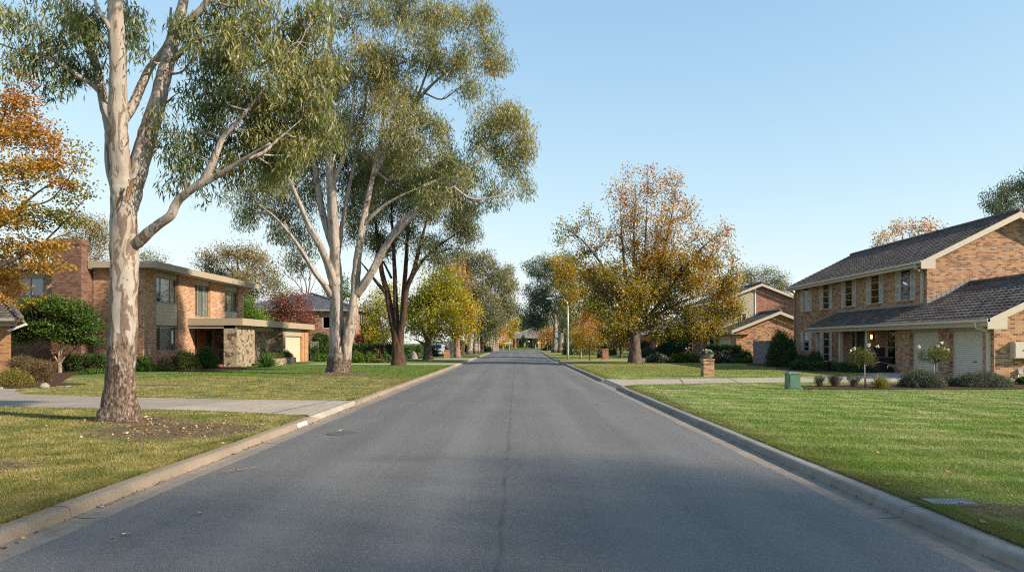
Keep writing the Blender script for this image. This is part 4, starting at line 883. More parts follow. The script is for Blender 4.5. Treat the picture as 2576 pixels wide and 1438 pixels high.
# bungalow behind the autumn tree trunk
hip_house('bungalow', 'low bungalow with dark tiled hip roof just right of the autumn tree trunk', 16.6, 27, 92, 104, GZ, 2.62, 5.0, 'brickC', 'tile_grey', .6, [('front', 17.4, 18.1, GZ + .2, 2.2, 'door'), ('left', 94, 96.5, .9, 2.2, 'win'), ('front', 20, 22.4, .9, 2.2, 'curtain')])
# the house that closes the street
he = hip_house('bungalow', 'brick bungalow with grey-brown hip roof closing the far end of the street', -1.2, 13.0, 170, 181, .46, 2.9, 5.3, 'brickD', 'tile_grey', .5, [('front', .6, 2.4, 1.0, 2.5, 'curtain'), ('front', 2.9, 3.9, .5, 2.6, 'door'), ('front', 4.3, 5.2, .8, 2.6, 'win'), ('front', 8.0, 11.4, .8, 2.6, 'win')])
for x in (-1.05, 5.6, 7.2): r = MB(); r.box(x - .3 if x > 0 else x - .15, 168.9, .4, x + .32, 169.4, 2.86); r.build('porch_pier', M['brickC'], he)
r = MB(); r.box(-1.6, 168.7, 2.75, 13.3, 170, 2.86); r.build('porch_beam', M['taupe'], he)
r = MB(); r.box(7.7, 168.95, 1.05, 10.4, 169.0, 1.13); r.box(7.7, 168.95, .55, 10.4, 169.0, .6)
for i in range(14): r.box(7.72 + i*.2, 168.96, .6, 7.77 + i*.2, 168.99, 1.05)
r.build('railing', M['white'], he)

# ------------------------------------------------------------------ street furniture and small things
def pillar(label, x, y, w, d, hgt, mat, top='cap', group='brick letterbox pillars'):
    t = thing('letterbox_pillar', label, 'letterbox', (x, y, GZ), group)
    b = MB(); b.box(x - w/2, y - d/2, GZ - .1, x + w/2, y + d/2, GZ + hgt - .09); b.build('pillar', M[mat], t)
    b = MB(); b.box(x - w/2 - .02, y - d/2 - .02, GZ + hgt - .09, x + w/2 + .02, y + d/2 + .02, GZ + hgt); b.build('cap', M[mat], t)
    b = MB(); b.box(x - w/2 - .006, y - d*.3, GZ + hgt*.62, x - w/2 + .01, y + d*.3, GZ + hgt*.74); b.build('mail_slot', M['black'], t)
    return t
pillar('brick letterbox pillar with a planter bowl by the right driveway', 8.55, 31.75, .47, .5, .80, 'brickB')
pillar('narrow brick letterbox pillar with spiky plant on top beside the big autumn tree', 7.86, 62.6, .52, .5, .98, 'brickD')
t = pillar('orange brick letterbox pillar with black lamp top along the left verge', -6.75, 69.2, .48, .45, .82, 'brickC')
b = MB(); b.lathe(-6.7, 69.2, [(.16, .92), (.2, 1.0), (.2, 1.2), (.1, 1.28), (.02, 1.3)], 12); b.build('lantern', M['black'], t)
pl = thing('planter_bowl', 'grey bowl of white flowers standing on the brick letterbox pillar', 'planter', (8.55, 31.75, .9))
b = MB(); b.lathe(8.55, 31.75, [(.14, .90), (.17, .92), (.25, 1.01), (.28, 1.06), (.255, 1.06), (.22, 1.02)], 20); b.build('bowl', M['concrete_pale'], pl)
# green utility cabinet
cb = thing('utility_cabinet', 'green metal utility cabinet standing on the right lawn', 'cabinet', (9.0, 23.15, GZ))
b = MB(); x0, x1, y0, y1 = 8.80, 9.19, 22.95, 23.32
b.hexa([(x0, y0, GZ - .03), (x1, y0, GZ - .03), (x1, y1, GZ - .03), (x0, y1, GZ - .03)], [(x0 + .012, y0 + .012, GZ + .5), (x1 - .012, y0 + .012, GZ + .5), (x1 - .012, y1 - .012, GZ + .5), (x0 + .012, y1 - .012, GZ + .5)]); b.build('case', M['green_metal'], cb)
b = MB(); b.hexa([(x0 - .012, y0 - .012, GZ + .5), (x1 + .012, y0 - .012, GZ + .5), (x1 + .012, y1 + .012, GZ + .5), (x0 - .012, y1 + .012, GZ + .5)], [(x0 + .03, y0 + .03, GZ + .555), (x1 - .03, y0 + .03, GZ + .555), (x1 - .03, y1 - .03, GZ + .555), (x0 + .03, y1 - .03, GZ + .555)]); b.build('lid', M['green_metal'], cb)
b = MB(); b.box(x0 + .05, y0 - .012, GZ + .04, x1 - .03, y0 + .002, GZ + .47); dd = b.build('door', M['green_metal'], cb); b = MB(); b.box(x0 - .006, y0 + .06, GZ + .4, x0 + .012, y0 + .1, GZ + .44); b.build('lock', M['chrome'], dd)
# lamps
lp = thing('street_lamp', 'tall grey steel street lamp with curved arm on the right verge', 'street lamp', (4.75, 65, GZ))
b = MB(); b.tube([(4.75, 65, GZ - .1), (4.75, 65, .7), (4.75, 65, 3), (4.74, 65, 5.0)], [.11, .10, .085, .065], 10); b.build('pole', M['metal'], lp)
b = MB(); b.tube([(4.74, 65, 4.95), (4.70, 65, 5.25), (4.5, 65, 5.5), (4.1, 65, 5.62), (3.3, 65, 5.66)], [.045, .035, .028, .024, .02], 8); b.build('arm', M['metal'], lp)
b = MB(); b.hexa([(2.75, 64.88, 5.60), (3.32, 64.9, 5.60), (3.32, 65.1, 5.60), (2.75, 65.12, 5.60)], [(2.85, 64.92, 5.72), (3.32, 64.93, 5.70), (3.32, 65.07, 5.70), (2.85, 65.08, 5.72)]); hd = b.build('lamp_head', M['metal'], lp)
b = MB(); b.box(2.85, 64.93, 5.585, 3.2, 65.07, 5.602); b.build('lens', M['white'], hd)
lp = thing('street_lamp', 'distant short pale lamp post near the far end of the right kerb', 'street lamp', (5.9, 143, GZ))
b = MB(); b.tube([(5.9, 143, 0), (5.9, 143, 3.7)], [.13, .1], 8); b.build('pole', M['white'], lp); b = MB(); b.tube([(5.9, 143, 3.65), (5.7, 143, 4.1), (5.1, 143, 4.3), (4.4, 143, 4.3)], [.07, .06, .05, .05], 8); b.build('arm', M['metal'], lp)
sg = thing('street_sign', 'round white sign on a pale post at the end of the street', 'sign', (5.05, 157, .2))
b = MB(); b.tube([(5.05, 157, .1), (5.05, 157, 1.5)], [.05, .05], 8); b.build('post', M['white'], sg)
b = MB(); b.prism([(5.05 + .3*math.cos(a), 156.93, 1.72 + .3*math.sin(a)) for a in np.linspace(0, 2*math.pi, 20, endpoint=False)], (0, .03, 0)); b.build('sign_face', M['white'], sg)
pm = thing('marker_post', 'thin cream marker post beside the round sign', 'post', (4.4, 158, .2)); b = MB(); b.box(4.34, 157.95, .1, 4.46, 158.05, 1.15); b.build('post', M['cream'], pm); b = MB(); b.hexa([(4.32, 157.93, 1.15), (4.48, 157.93, 1.15), (4.48, 158.07, 1.15), (4.32, 158.07, 1.15)], [(4.39, 157.99, 1.25), (4.41, 157.99, 1.25), (4.41, 158.01, 1.25), (4.39, 158.01, 1.25)]); b.build('cap', M['cream'], pm)
gl = thing('garden_lamp', 'small white-topped garden lamp before the far bungalow porch', 'lamp', (2.95, 164, .5)); b = MB(); b.tube([(2.95, 164, .4), (2.95, 164, 1.75)], [.05, .04], 8); b.build('post', M['black'], gl); b = MB(); b.lathe(2.95, 164, [(.05, 1.75), (.2, 1.85), (.2, 2.0), (.04, 2.1)], 10); b.build('lamp_shade', M['white'], gl)
for i, (x, lb) in enumerate(((2.0, 'low brick fence pier in front of the far bungalow'),)):
    pp = thing('fence_pier', lb, 'fence pier', (x, 162, .5)); b = MB(); b.box(x - .22, 161.8, .3, x + .22, 162.2, 1.5); b.build('pier', M['brickC'], pp); b = MB(); b.box(x - .26, 161.76, 1.5, x + .26, 162.24, 1.58); b.build('cap', M['concrete_pale'], pp)
# stout post with a domed cap on the left verge
gp = thing('gate_pier', 'stout brown post with dark domed cap on the far left verge', 'post', (-6.6, 87, GZ))
b = MB(); b.tube([(-6.78, 87, GZ - .05), (-6.72, 87, .35), (-6.6, 87, .9), (-6.55, 87, 1.45)], [.42, .35, .32, .3], 14, 0, True, .05, 1.0); b.build('shaft', M['bark'], gp)
b = MB(); b.lathe(-6.55, 87, [(.34, 1.42), (.4, 1.48), (.4, 1.62), (.44, 1.66), (.36, 1.82), (.2, 1.95), (.03, 2.0)], 16); b.build('cap', M['darkwood'], gp)
for x, y, r_, hh, lb in ((-4.55, 128, .2, 1.3, 'grey timber post beyond the last gum on the left verge'),):
    gp = thing('fence_post', lb, 'post', (x, y, GZ))
    b = MB(); b.tube([(x, y, 0), (x, y, hh)], [r_, r_*.95], 10); b.build('post', M['fence_pale'], gp); b = MB(); b.lathe(x, y, [(r_*1.05, hh), (r_*.9, hh + .05), (.02, hh + .1)], 10); b.build('cap', M['fence_pale'], gp)
# fences
def fence(name, label, pts, h0, mat, pitch=.16, t=.03, wave=False, rail=True):
    o = thing(name, label, 'fence', (pts[0][0], pts[0][1], GZ)); b = MB(); k = MB()
    for p, q in zip(pts, pts[1:]):
        p, q = Vector((*p, GZ)), Vector((*q, GZ)); d = (q - p).normalized(); nrm = Vector((-d.y, d.x, 0)); L = (q - p).length; n = max(1, int(L/pitch))
        for i in range(n):
            a, c = p + d*(L*i/n + .006), p + d*(L*(i + 1)/n - .006); hh = h0 + random.uniform(-.02, .02)*(0 if wave else 1); o2 = nrm*(t if (i % 2 and wave) else 0)
            a, c = a + o2, c + o2; b.hexa([a, c, c + nrm*t, a + nrm*t], [v + Vector((0, 0, hh)) for v in (a, c, c + nrm*t, a + nrm*t)])
        for z in (.3, h0 - .25): bar(k, p + nrm*(t*2.6) + Vector((0, 0, z)), q + nrm*(t*2.6) + Vector((0, 0, z)), .04, .09)
    b.build('paling', M[mat], o); k.build('rail', M[mat], o); return o
fence('paling_fence', 'weathered grey paling fence between the two brick houses on the right', [(17.15, 51.4), (20.6, 52.2)], 1.66, 'fence_pale')
fence('steel_fence', 'grey-green corrugated fence panel right of the cream garage', [(-17.35, 60.0), (-16.65, 60.0)], 1.62, 'fence_grey', .09, .02, True)
fence('paling_fence', 'dim timber paling fence under the yellow tree on the left', [(-13, 96), (-7.6, 96)], 1.7, 'fence_pale')
fence('picket_fence', 'low open fence between hedge and street at the far left', [(-12, 134), (-3.2, 134)], 1.25, 'fence_pale', .3, .03)
# barbecue on the veranda edge
bq = thing('barbecue', 'black barbecue cart with raised lid and chrome rail beside the brick garage pier', 'barbecue', (18.9, 36.7, GZ))
b = MB(); b.hexa([(18.55, 36.45, .62), (19.15, 36.35, .62), (19.15, 36.95, .62), (18.55, 36.95, .62)], [(18.35, 36.35, .84), (19.25, 36.3, .84), (19.25, 37.0, .84), (18.35, 37.0, .84)]); b.build('firebox', M['black'], bq)
b = MB(); b.box(18.32, 36.28, .84, 19.28, 37.02, .88); b.build('hotplate', plain('worn_hotplate', (.12,.11,.11), .5, .4, .2), bq)
b = MB(); b.hexa([(18.55, 36.98, .88), (19.2, 36.98, .88), (19.2, 37.04, .88), (18.55, 37.04, .88)], [(18.7, 37.2, 1.35), (19.3, 37.2, 1.35), (19.3, 37.28, 1.35), (18.7, 37.28, 1.35)]); b.build('lid', M['black'], bq)
b = MB(); b.tube([(18.45, 36.32, .60), (18.6, 36.3, .63), (18.8, 36.28, .58), (19.05, 36.28, .54), (19.2, 36.28, .57)], [.022]*5, 8); b.tube([(19.02, 36.3, .55), (18.98, 36.32, .35), (18.93, 36.34, GZ + .02)], [.02]*3, 8); b.build('chrome_rail', M['chrome'], bq)
b = MB(); b.box(18.7, 36.5, GZ, 19.1, 36.9, .62); b.build('cart', M['black'], bq)
for y in (36.42, 36.98): b = MB(); b.prism([(19.2 + .14*math.cos(a), y - .02, .24 + .14*math.sin(a)) for a in np.linspace(0, 2*math.pi, 16, endpoint=False)], (0, .05, 0)); b.build('wheel', M['black'], bq)
# white bench far right
bn = thing('garden_bench', 'small white bench on the grass beneath the dark right-hand trees', 'bench', (8.7, 118, GZ))
b = MB(); b.box(8.1, 117.8, .45, 9.5, 118.2, .52); b.build('seat', M['white'], bn); b = MB(); b.box(8.05, 117.8, .52, 8.15, 118.2, .95); b.box(8.15, 118.14, .6, 8.8, 118.2, .93); b.build('backrest', M['white'], bn)
for x in (8.15, 9.4):
    for y in (117.83, 118.17): b = MB(); b.box(x - .04, y - .03, GZ - .02, x + .04, y + .03, .45); b.build('leg', M['white'], bn)
# parked car
cr = thing('parked_car', 'pale silver-blue parked car half hidden behind the orange letterbox pillar', 'car', (-9.2, 82, GZ))
b = MB(); prof = [(-.0, .35), (0.0, .8), (.1, .88), (1.0, .98), (1.6, 1.42), (2.9, 1.45), (3.7, 1.02), (4.2, .95), (4.25, .35)]
b.prism([(-10.05, 80 + y, z) for y, z in prof], (1.7, 0, 0)); b.build('body', M['carpaint'], cr)
b = MB(); b.quad((-9.95, 80.96, 1.0), (-8.45, 80.96, 1.0), (-8.55, 81.56, 1.40), (-9.85, 81.56, 1.40)); b.build('windscreen', M['glass_dark'], cr)
for x in (-10.0, -8.4):
    for y in (80.85, 83.35): b = MB(); b.prism([(x - .1, y + .31*math.cos(a), .40 + .31*math.sin(a)) for a in np.linspace(0, 2*math.pi, 18, endpoint=False)], (.2, 0, 0)); b.build('wheel', M['black'], cr)
for x in (-9.85, -8.75): b = MB(); b.box(x, 79.985, .62, x + .32, 80.02, .78); b.build('headlight', M['chrome'], cr)
# kerb number plate, drain grate, manhole, stick, rocks
np_ = thing('kerb_number_plate', 'white house number plate fixed to the left kerb beside the driveway', 'number plate', (XL - .32, 13.9, .05))
b = MB(); x = XL - .296; b.hexa([(x, 13.25, .012), (x, 13.85, .012), (x - .004, 13.85, .012), (x - .004, 13.25, .012)], [(x - .024, 13.25, .088), (x - .024, 13.85, .088), (x - .028, 13.85, .088), (x - .028, 13.25, .088)]); b.build('plate', M['white'], np_)
b = MB(); dg = {'8': 'abcdefg', '3': 'abcdg'}
for i, ch in enumerate('838'):
    y0 = 13.35 + i*.145; w_, h_ = .085, .046; fx = lambda z: x + .003 - .3158*(z - .012)
    seg = {'a': (0, h_, w_, h_), 'g': (0, h_/2, w_, h_/2), 'd': (0, 0, w_, 0), 'f': (0, h_/2, 0, h_), 'b': (w_, h_/2, w_, h_), 'e': (0, 0, 0, h_/2), 'c': (w_, 0, w_, h_/2)}
    for s_ in dg[ch]:
        a_, c_, d_, e_ = seg[s_]; ya, yb_, za, zb_ = y0 + a_ - .009, y0 + d_ + .009, .027 + c_ - .004, .027 + e_ + .004
        b.quad((fx(za), ya, za), (fx(za), yb_, za), (fx(zb_), yb_, zb_), (fx(zb_), ya, zb_))
b.build('numeral', plain('faded_numeral_paint', (.36,.37,.40), .6, .3, .1), np_)
dr = thing('drain_grate', 'galvanised steel drain grate half overgrown in the right lawn beside the kerb', 'drain grate', (4.06, 6.67, GZ))
x0, x1, y0, y1 = 3.86, 4.27, 6.54, 6.80
b = MB()
for i in range(11): b.box(x0 + .03 + i*.034, y0 + .025, GZ + .002, x0 + .03 + i*.034 + .016, y1 - .025, GZ + .018)
b.build('bar', plain('galvanised_grate', (.26,.28,.31), .5, .4, .2, metal=.4), dr)
b = MB()
for v in ((x0, y0, x0 + .025, y1), (x1 - .025, y0, x1, y1), (x0 + .025, y0, x1 - .025, y0 + .02), (x0 + .025, y1 - .02, x1 - .025, y1)): b.box(v[0], v[1], GZ + .001, v[2], v[3], GZ + .02)
b.build('frame', plain('grate_frame', (.13,.125,.12), .7, .3, .2), dr)
b = MB(); b.quad((x0 + .02, y0 + .02, GZ + .003), (x1 - .02, y0 + .02, GZ + .003), (x1 - .02, y1 - .02, GZ + .003), (x0 + .02, y1 - .02, GZ + .003)); b.build('sump', M['dark'], dr)
b = MB(); b.lathe(-3.0, 12.35, [(.27, -.02), (.27, .035), (.25, .039)], 28, 0, False); mh = tag(b.build('manhole_cover', plain('iron_cover', (.085,.085,.09), .6, .4, .2, 30.0, bump=.5), loc=(-3.0, 12.35, .0)), 'round dark iron cover in the asphalt near the left kerb', 'manhole cover')
b = MB(); b.tube([(-3.56, 8.55, .045), (-3.46, 8.66, .055), (-3.40, 8.70, .050), (-3.30, 8.80, .056), (-3.22, 8.86, .05)], [.007, .006, .007, .005, .003], 6); b.tube([(-3.43, 8.68, .05), (-3.39, 8.66, .07)], [.005, .003], 5)
tag(b.build('fallen_stick', plain('dry_stick', (.20,.12,.08), .8, .2, .3), loc=(-3.4, 8.7, .05)), 'thin broken stick lying on the road left of centre', 'stick')
for i, (x, y, r_, lb) in enumerate(((-15.75, 23.75, (.17, .12, .11), 'large pale rock at the edge of the garden bed by the driveway'), (-16.65, 23.0, (.06, .055, .05), 'small round pale rock before the yellow-green shrub'), (-15.2, 24.1, (.09, .07, .04), 'flat pale stone right of the large rock'))):
    b = MB(); b.rock((x, y, GZ + r_[2]*.45), r_, i + 2); tag(b.build('garden_rock', M['concrete_pale'], loc=(x, y, GZ)), lb, 'rock', 'pale rocks edging the left garden bed')
b = MB(); b.rock((-9.6, 66.5, .3), (.35, .3, .45), 9); tag(b.build('garden_rock', M['concrete_pale'], loc=(-9.6, 66.5, GZ)), 'tall pale boulder right beside the dark furrowed trunk', 'rock')
# ------------------------------------------------------------------ plants
def catmull(P, R, k=6):
    P = np.array(P, float); R = np.array(R, float)
    if len(P) < 3: t = np.linspace(0, 1, k + 1)[:, None]; return P[0] + (P[-1] - P[0])*t, R[0] + (R[-1] - R[0])*t[:, 0]
    Q = np.vstack([2*P[0] - P[1], P, 2*P[-1] - P[-2]]); out = []; rr = []
    for i in range(1, len(Q) - 2):
        for j in range(k):
            t = j/k; out.append(0.5*((2*Q[i]) + (-Q[i-1] + Q[i+1])*t + (2*Q[i-1] - 5*Q[i] + 4*Q[i+1] - Q[i+2])*t*t + (-Q[i-1] + 3*Q[i] - 3*Q[i+1] + Q[i+2])*t**3)); rr.append(R[i-1]*(1 - t) + R[i]*t)
    out.append(P[-1]); rr.append(R[-1]); return np.array(out), np.array(rr)

def unit(v): return v/(np.linalg.norm(v, axis=-1, keepdims=True) + 1e-9)
def leaf_quads(C, D, L, W, rg, curl=.0):
    """one folded diamond per leaf: C roots, D directions"""
    n = len(C); s = unit(np.cross(D, rg.normal(size=(n, 3)))); l = (L*rg.uniform(.65, 1.25, n))[:, None]; w = (W*rg.uniform(.7, 1.25, n))[:, None]*.5
    up = np.cross(s, D)*(l*curl)
    return np.stack([C, C + D*l*.45 + s*w + up, C + D*l, C + D*l*.45 - s*w + up], 1).reshape(-1, 3)

def foliage(blobs, L, W, cov, style, rg, per=70, sig=.22, drop=.5, tvar=.13, shell=.45):
    """blobs: (centre, radii, tint, density); returns verts, tint, tint2, cluster centres per blob"""
    VS, T, T2, CL = [], [], [], []
    for c, r, tb, dens in blobs:
        n = int(cov*dens*math.pi*r[0]*r[2]/(L*W*.32)) + 4; k = max(2, n//per)
        d = unit(rg.normal(size=(k, 3))); q = rg.random(k)**shell
        cc = np.array(c) + d*q[:, None]*np.array(r); CL.append(cc)
        ct = tb + rg.normal(0, tvar, k); ci = rg.integers(0, k, n)
        s = sig*min(r[0], r[2])*1.0 if sig < 1 else sig - 1
        off = rg.normal(0, 1, (n, 3))*s
        if style == 'hang':
            off = unit(rg.normal(size=(n, 3)))*(rg.random(n)**.45)[:, None]*s*1.75; off[:, 2] = off[:, 2]*.85 - s*.35*rg.random(n)*(1 + np.hypot(off[:, 0], off[:, 1])/s); dr = unit(rg.normal(0, 1, (n, 3))*np.array([.42, .42, .35]) + np.array([0, 0, -.9]))
        elif style == 'layer':
            off[:, 2] *= .45; dr = unit(rg.normal(0, 1, (n, 3))*np.array([1, 1, .7]) + np.array([0, 0, -.25]))
        elif style == 'up':
            dr = unit(rg.normal(0, 1, (n, 3))*np.array([.5, .5, .3]) + np.array([0, 0, .9]))
        else: dr = unit(rg.normal(0, 1, (n, 3)))
        VS.append(leaf_quads(cc[ci] + off, dr, L, W, rg, .1)); T.append(np.clip(ct[ci] + rg.normal(0, .10, n), 0, 1)); T2.append(np.clip(rg.normal(.5, .22, n), 0, 1))
    return np.concatenate(VS), np.concatenate(T), np.concatenate(T2), CL

def tree(name, label, Y, stems, blobs, leaf, bark, L, W, cov=1.5, style='hang', group=None, cat='tree', base=None, per=70, sig=.22, limb=.05, twigs=14, twr=.012, seed=1, flare=1.5, flute=.05, depth=.8, spread=.5, up=False, tb=.45, tvar=.13, res=12, twigdens=1.0, shell=.45, limbs=True):
    """stems: (points on the photograph [px, py, dy], r0, r1); blobs: px, py, rx, rz [, tint, density, dy]"""
    rg = np.random.default_rng(seed); rnd = random.Random(seed)
    bx, by = (base if base else (xat(stems[0][0][0][0], Y), Y))
    t = thing(name, label, cat, (bx, by, gz(bx, by)), group)
    m = MB(); nodes = []
    for si, (pts, r0, r1) in enumerate(stems):
        P = [tuple(at(p[0], p[1], Y + (p[2] if len(p) > 2 else 0))) for p in pts]
        n = len(P); R = [r0 + (r1 - r0)*(i/(n - 1)) for i in range(n)] if not isinstance(r0, list) else r0
        Q, S = catmull(P, R, 6)
        if si > 0: S = S*(1 - .6*np.linspace(0, 1, len(S))**3)
        Q = Q + rg.normal(0, 1, Q.shape)*S[:, None]*.035
        if si == 0:
            hgt = Q[:, 2] - Q[0][2]; S = S*(1 + (flare - 1)*np.exp(-hgt/(S[0]*1.5))); Q[0][2] -= .15
        m.tube(Q, S, res if S[0] > .08 else 7, 0, True, flute if S[0] > .08 else 0, si*1.7 + seed)
        for q, s in zip(Q[2:], S[2:]): nodes.append((q, s))
    NP = np.array([q for q, s in nodes]); NR = np.array([s for q, s in nodes])
    B = []
    for b in blobs:
        px, py, rx, rz = b[:4]; ti = b[4] if len(b) > 4 and b[4] is not None else tb; de = b[5] if len(b) > 5 and b[5] is not None else 1.0
        dy = b[6] if len(b) > 6 else rnd.uniform(-spread, spread)*rx*2*Y/F
        yy = Y + dy; c = np.array(at(px, py, yy)); k = yy/F; B.append((c, (rx*k, rx*k*depth, rz*k), ti, de))
    V, T, T2, CL = foliage(B, L, W, cov, style, rg, per, sig, tvar=tvar, shell=shell)
    wood = [NP]; wr = [NR]
    for (c, r, ti, de), cl in zip(B, CL):
        if not limbs: continue
        d = NP - c; sc = np.linalg.norm(d*np.array([1, .7, 1]), axis=1) + np.maximum(0, d[:, 2] + .15*r[2])*2.2 + (NR > .6)*3; i = int(np.argmin(sc)); a = NP[i]
        tgt = c + np.array([0, 0, .15*r[2]]); v = tgt - a; ln = np.linalg.norm(v)
        r0 = min(NR[i]*.7, limb*(.5 + .5*min(1.5, max(r)/1.5))); side = rg.normal(0, .10, 3)*ln
        pts = [a, a + v*.33 + side + np.array([0, 0, -.04*ln if not up else .08*ln]), a + v*.68 + side*.5, tgt]
        Q, S = catmull(pts, [r0, r0*.75, r0*.5, r0*.22], 4); m.tube(Q, S, 6, 0, True); wood.append(Q); wr.append(S)
        if up: continue
        nt = min(len(cl), int(twigs*twigdens)); sel = cl[rg.permutation(len(cl))[:nt]]
        for e in sel:
            u = rg.uniform(.35, 1.0); j = int(u*(len(Q) - 1)); p = Q[j]; w = e - p; wl = np.linalg.norm(w)
            mid = p + w*.5 + rg.normal(0, .07, 3)*wl + np.array([0, 0, (.10 if not up else -.12)*wl])
            m.tube([p, mid, e], [twr*1.5, twr, twr*.5], 4, 0, True, cap=False)
    if up:                                             # fine shoots rising from the nearest wood
        WP = np.concatenate(wood); WR = np.concatenate(wr)
        for (c, r, ti, de), cl in zip(B, CL):
            nt = min(len(cl), int(twigs*twigdens))
            for e in cl[rg.permutation(len(cl))[:nt]]:
                d = WP - e; h = np.hypot(d[:, 0], d[:, 1]); sc = np.linalg.norm(d, axis=1) + np.maximum(0, d[:, 2] + .9*h)*2.0 + (WR > .2)*1.5
                i = rg.choice(np.argsort(sc)[:6]); p = WP[i]; w = e - p; wl = np.linalg.norm(w)
                mid = p + w*.5 + rg.normal(0, .05, 3)*wl + np.array([0, 0, -.10*np.hypot(w[0], w[1])]); m.tube([p, mid, e + unit(w)*.15], [min(WR[i]*.6, twr*1.7), twr, twr*.4], 4, 0, True, cap=False)
    m.build('trunk', bark, t)
    raw_mesh('crown', V, 4, leaf, t, tint=T, tint2=T2)
    return t

def shoots(t, name, bark, lines, seed=0):
    m = MB()
    for P, r0, r1 in lines: m.tube(P, np.linspace(r0, r1, len(P)), 5, 0, True, cap=False)
    return m.build(name, bark, t)

g1 = 'gum trees along the street'
# --- the big spotted gum in the left foreground
S1 = [([(303, 1064), (303, 985), (309, 890), (313, 780), (315, 660), (314, 560), (310, 490), (305, 430, -.05), (299, 330, -.1), (298, 240, -.15), (296, 130, -.2), (291, 20, -.2), (288, -120, -.3), (300, -330, -.3)], [.255,.245,.24,.238,.238,.235,.215,.18,.165,.155,.14,.125,.105,.07], .08),
      ([(314, 600, 0), (318, 548, 0), (328, 495, .05), (343, 440, .1), (368, 350, .2), (395, 262, .3), (418, 170, .4), (440, 80, .5), (462, 0, .6), (480, -140, .8), (520, -330, 1.0)], [.11,.16,.185,.185,.175,.165,.155,.14,.125,.105,.07], .07),
      ([(302, 500, .1), (281, 410, .25), (278, 330, .3), (262, 262, .35), (240, 165, .45), (205, 85, .5), (160, 0, .6), (110, -120, .8)], .135, .055),
      ([(312, 655, .02), (330, 625, 0), (353, 605, -.1), (385, 575, -.2), (428, 543, -.3), (448, 505, -.35), (492, 470, -.45), (536, 448, -.5), (575, 425, -.6), (610, 402, -.7), (680, 360, -.9)], [.09,.10,.10,.092,.085,.08,.075,.07,.065,.055,.04], .045),
      ([(508, 462, -.45), (530, 420, -.5), (545, 385, -.5), (562, 345, -.5), (590, 315, -.55), (640, 255, -.6), (700, 170, -.7)], .075, .03),
      ([(308, 300, .1), (335, 262, .3), (352, 225, .4), (378, 170, .5), (408, 130, .6), (425, 90, .65), (430, 20, .7)], .10, .05),
      ([(276, 262, .35), (235, 215, .1), (195, 190, 0), (150, 160, -.1), (100, 140, -.1), (50, 128, -.1), (-30, 100, 0)], .055, .025),
      ([(437, 150, .4), (470, 120, .3), (510, 96, .1), (560, 80, 0)], .055, .03), ([(446, 70, .5), (480, 50, .3), (515, 10, .2), (560, -60, .1)], .09, .04),
      ([(297, 110, -.2), (270, 60, -.3), (245, 20, -.3), (225, -60, -.3)], .06, .03), ([(610, 402, -.7), (660, 385, -.6), (700, 350, -.5), (760, 300, -.4)], .04, .02)]
B1 = [(50, 55, 80, 50), (165, 35, 80, 45), (120, 110, 60, 35, .35), (185, 150, 45, 50, .3), (150, 205, 45, 28, .3), (35, 130, 50, 35, .35), (225, 95, 35, 60, .35), (345, 45, 55, 55, .3, .8), (360, 120, 30, 35, .3, .6), (225, 20, 60, 40, .3),
      (555, 45, 95, 55), (500, 150, 45, 70, .3, .8), (590, 130, 75, 65, .4), (690, 50, 95, 65, .6), (770, 100, 60, 95, .65), (660, 180, 85, 75, .55), (560, 220, 70, 60, .3), (740, 220, 75, 75, .6), (640, 280, 80, 65, .45), (520, 290, 50, 55, .3), (720, 320, 80, 60, .55), (800, 220, 35, 80, .55), (560, 340, 55, 45, .3),
      (420, 380, 26, 60, .25, .8), (455, 430, 40, 35, .25, .8), (495, 395, 40, 45, .3), (650, 370, 80, 50, .45), (760, 340, 60, 45, .5), (600, 430, 45, 35, .35), (700, 420, 70, 40, .45), (520, 470, 25, 25, .3, .7), (810, 320, 45, 60, .5), (405, 300, 25, 45, .25, .6), (450, 240, 30, 50, .25, .5), (790, 30, 55, 60, .6), (620, 20, 90, 40, .5),
      (470, 60, 45, 60, .35), (630, 90, 60, 50, .5), (700, 130, 60, 45, .55), (560, 140, 50, 45, .4), (610, 235, 60, 45, .45), (690, 260, 60, 45, .55), (770, 280, 55, 50, .55), (480, 330, 40, 45, .3), (560, 400, 50, 40, .35), (650, 330, 55, 40, .45), (740, 400, 50, 40, .45), (830, 130, 30, 60, .6), (300, 60, 40, 40, .3, .8), (270, 150, 30, 40, .3, .7), (85, 170, 40, 30, .3),
      (200, -130, 170, 90), (420, -170, 170, 100), (640, -130, 170, 90), (330, -360, 190, 120), (560, -360, 190, 120), (60, -80, 110, 70), (760, -70, 90, 60)]
GUM1 = tree('gum_tree', 'huge spotted gum with flaking cream bark on the left foreground verge', 13.4, S1, B1, M['leaf_gum1'], M['gum1'], .17, .026, 1.65, 'hang', g1, per=110, sig=1.20, limb=.045, twigs=14, twr=.006, seed=3, flare=1.6, flute=.055, res=22, spread=.55, depth=.9)
for i, (px, py, ln) in enumerate(((327, 452, .30), (331, 458, .38), (335, 450, .26), (324, 470, .24)  )):
    p = at(px, py, 13.14); m = MB(); w_ = .02 + .006*(i % 3); vs = []
    for j in range(6):
        t_ = j/5; q = p + Vector((.02*math.sin(3*t_ + i), -.03 - .05*t_*t_, -ln*t_)); vs += [q + Vector((-w_*(1 - .6*t_), 0, 0)), q + Vector((0, -.012, 0)), q + Vector((w_*(1 - .6*t_), 0, 0))]
    m.add(vs, [(3*j + c_, 3*j + c_ + 1, 3*j + c_ + 4, 3*j + c_ + 3) for j in range(5) for c_ in (0, 1)], 0, True); m.build('bark_strip', M['barkstrip'], GUM1)
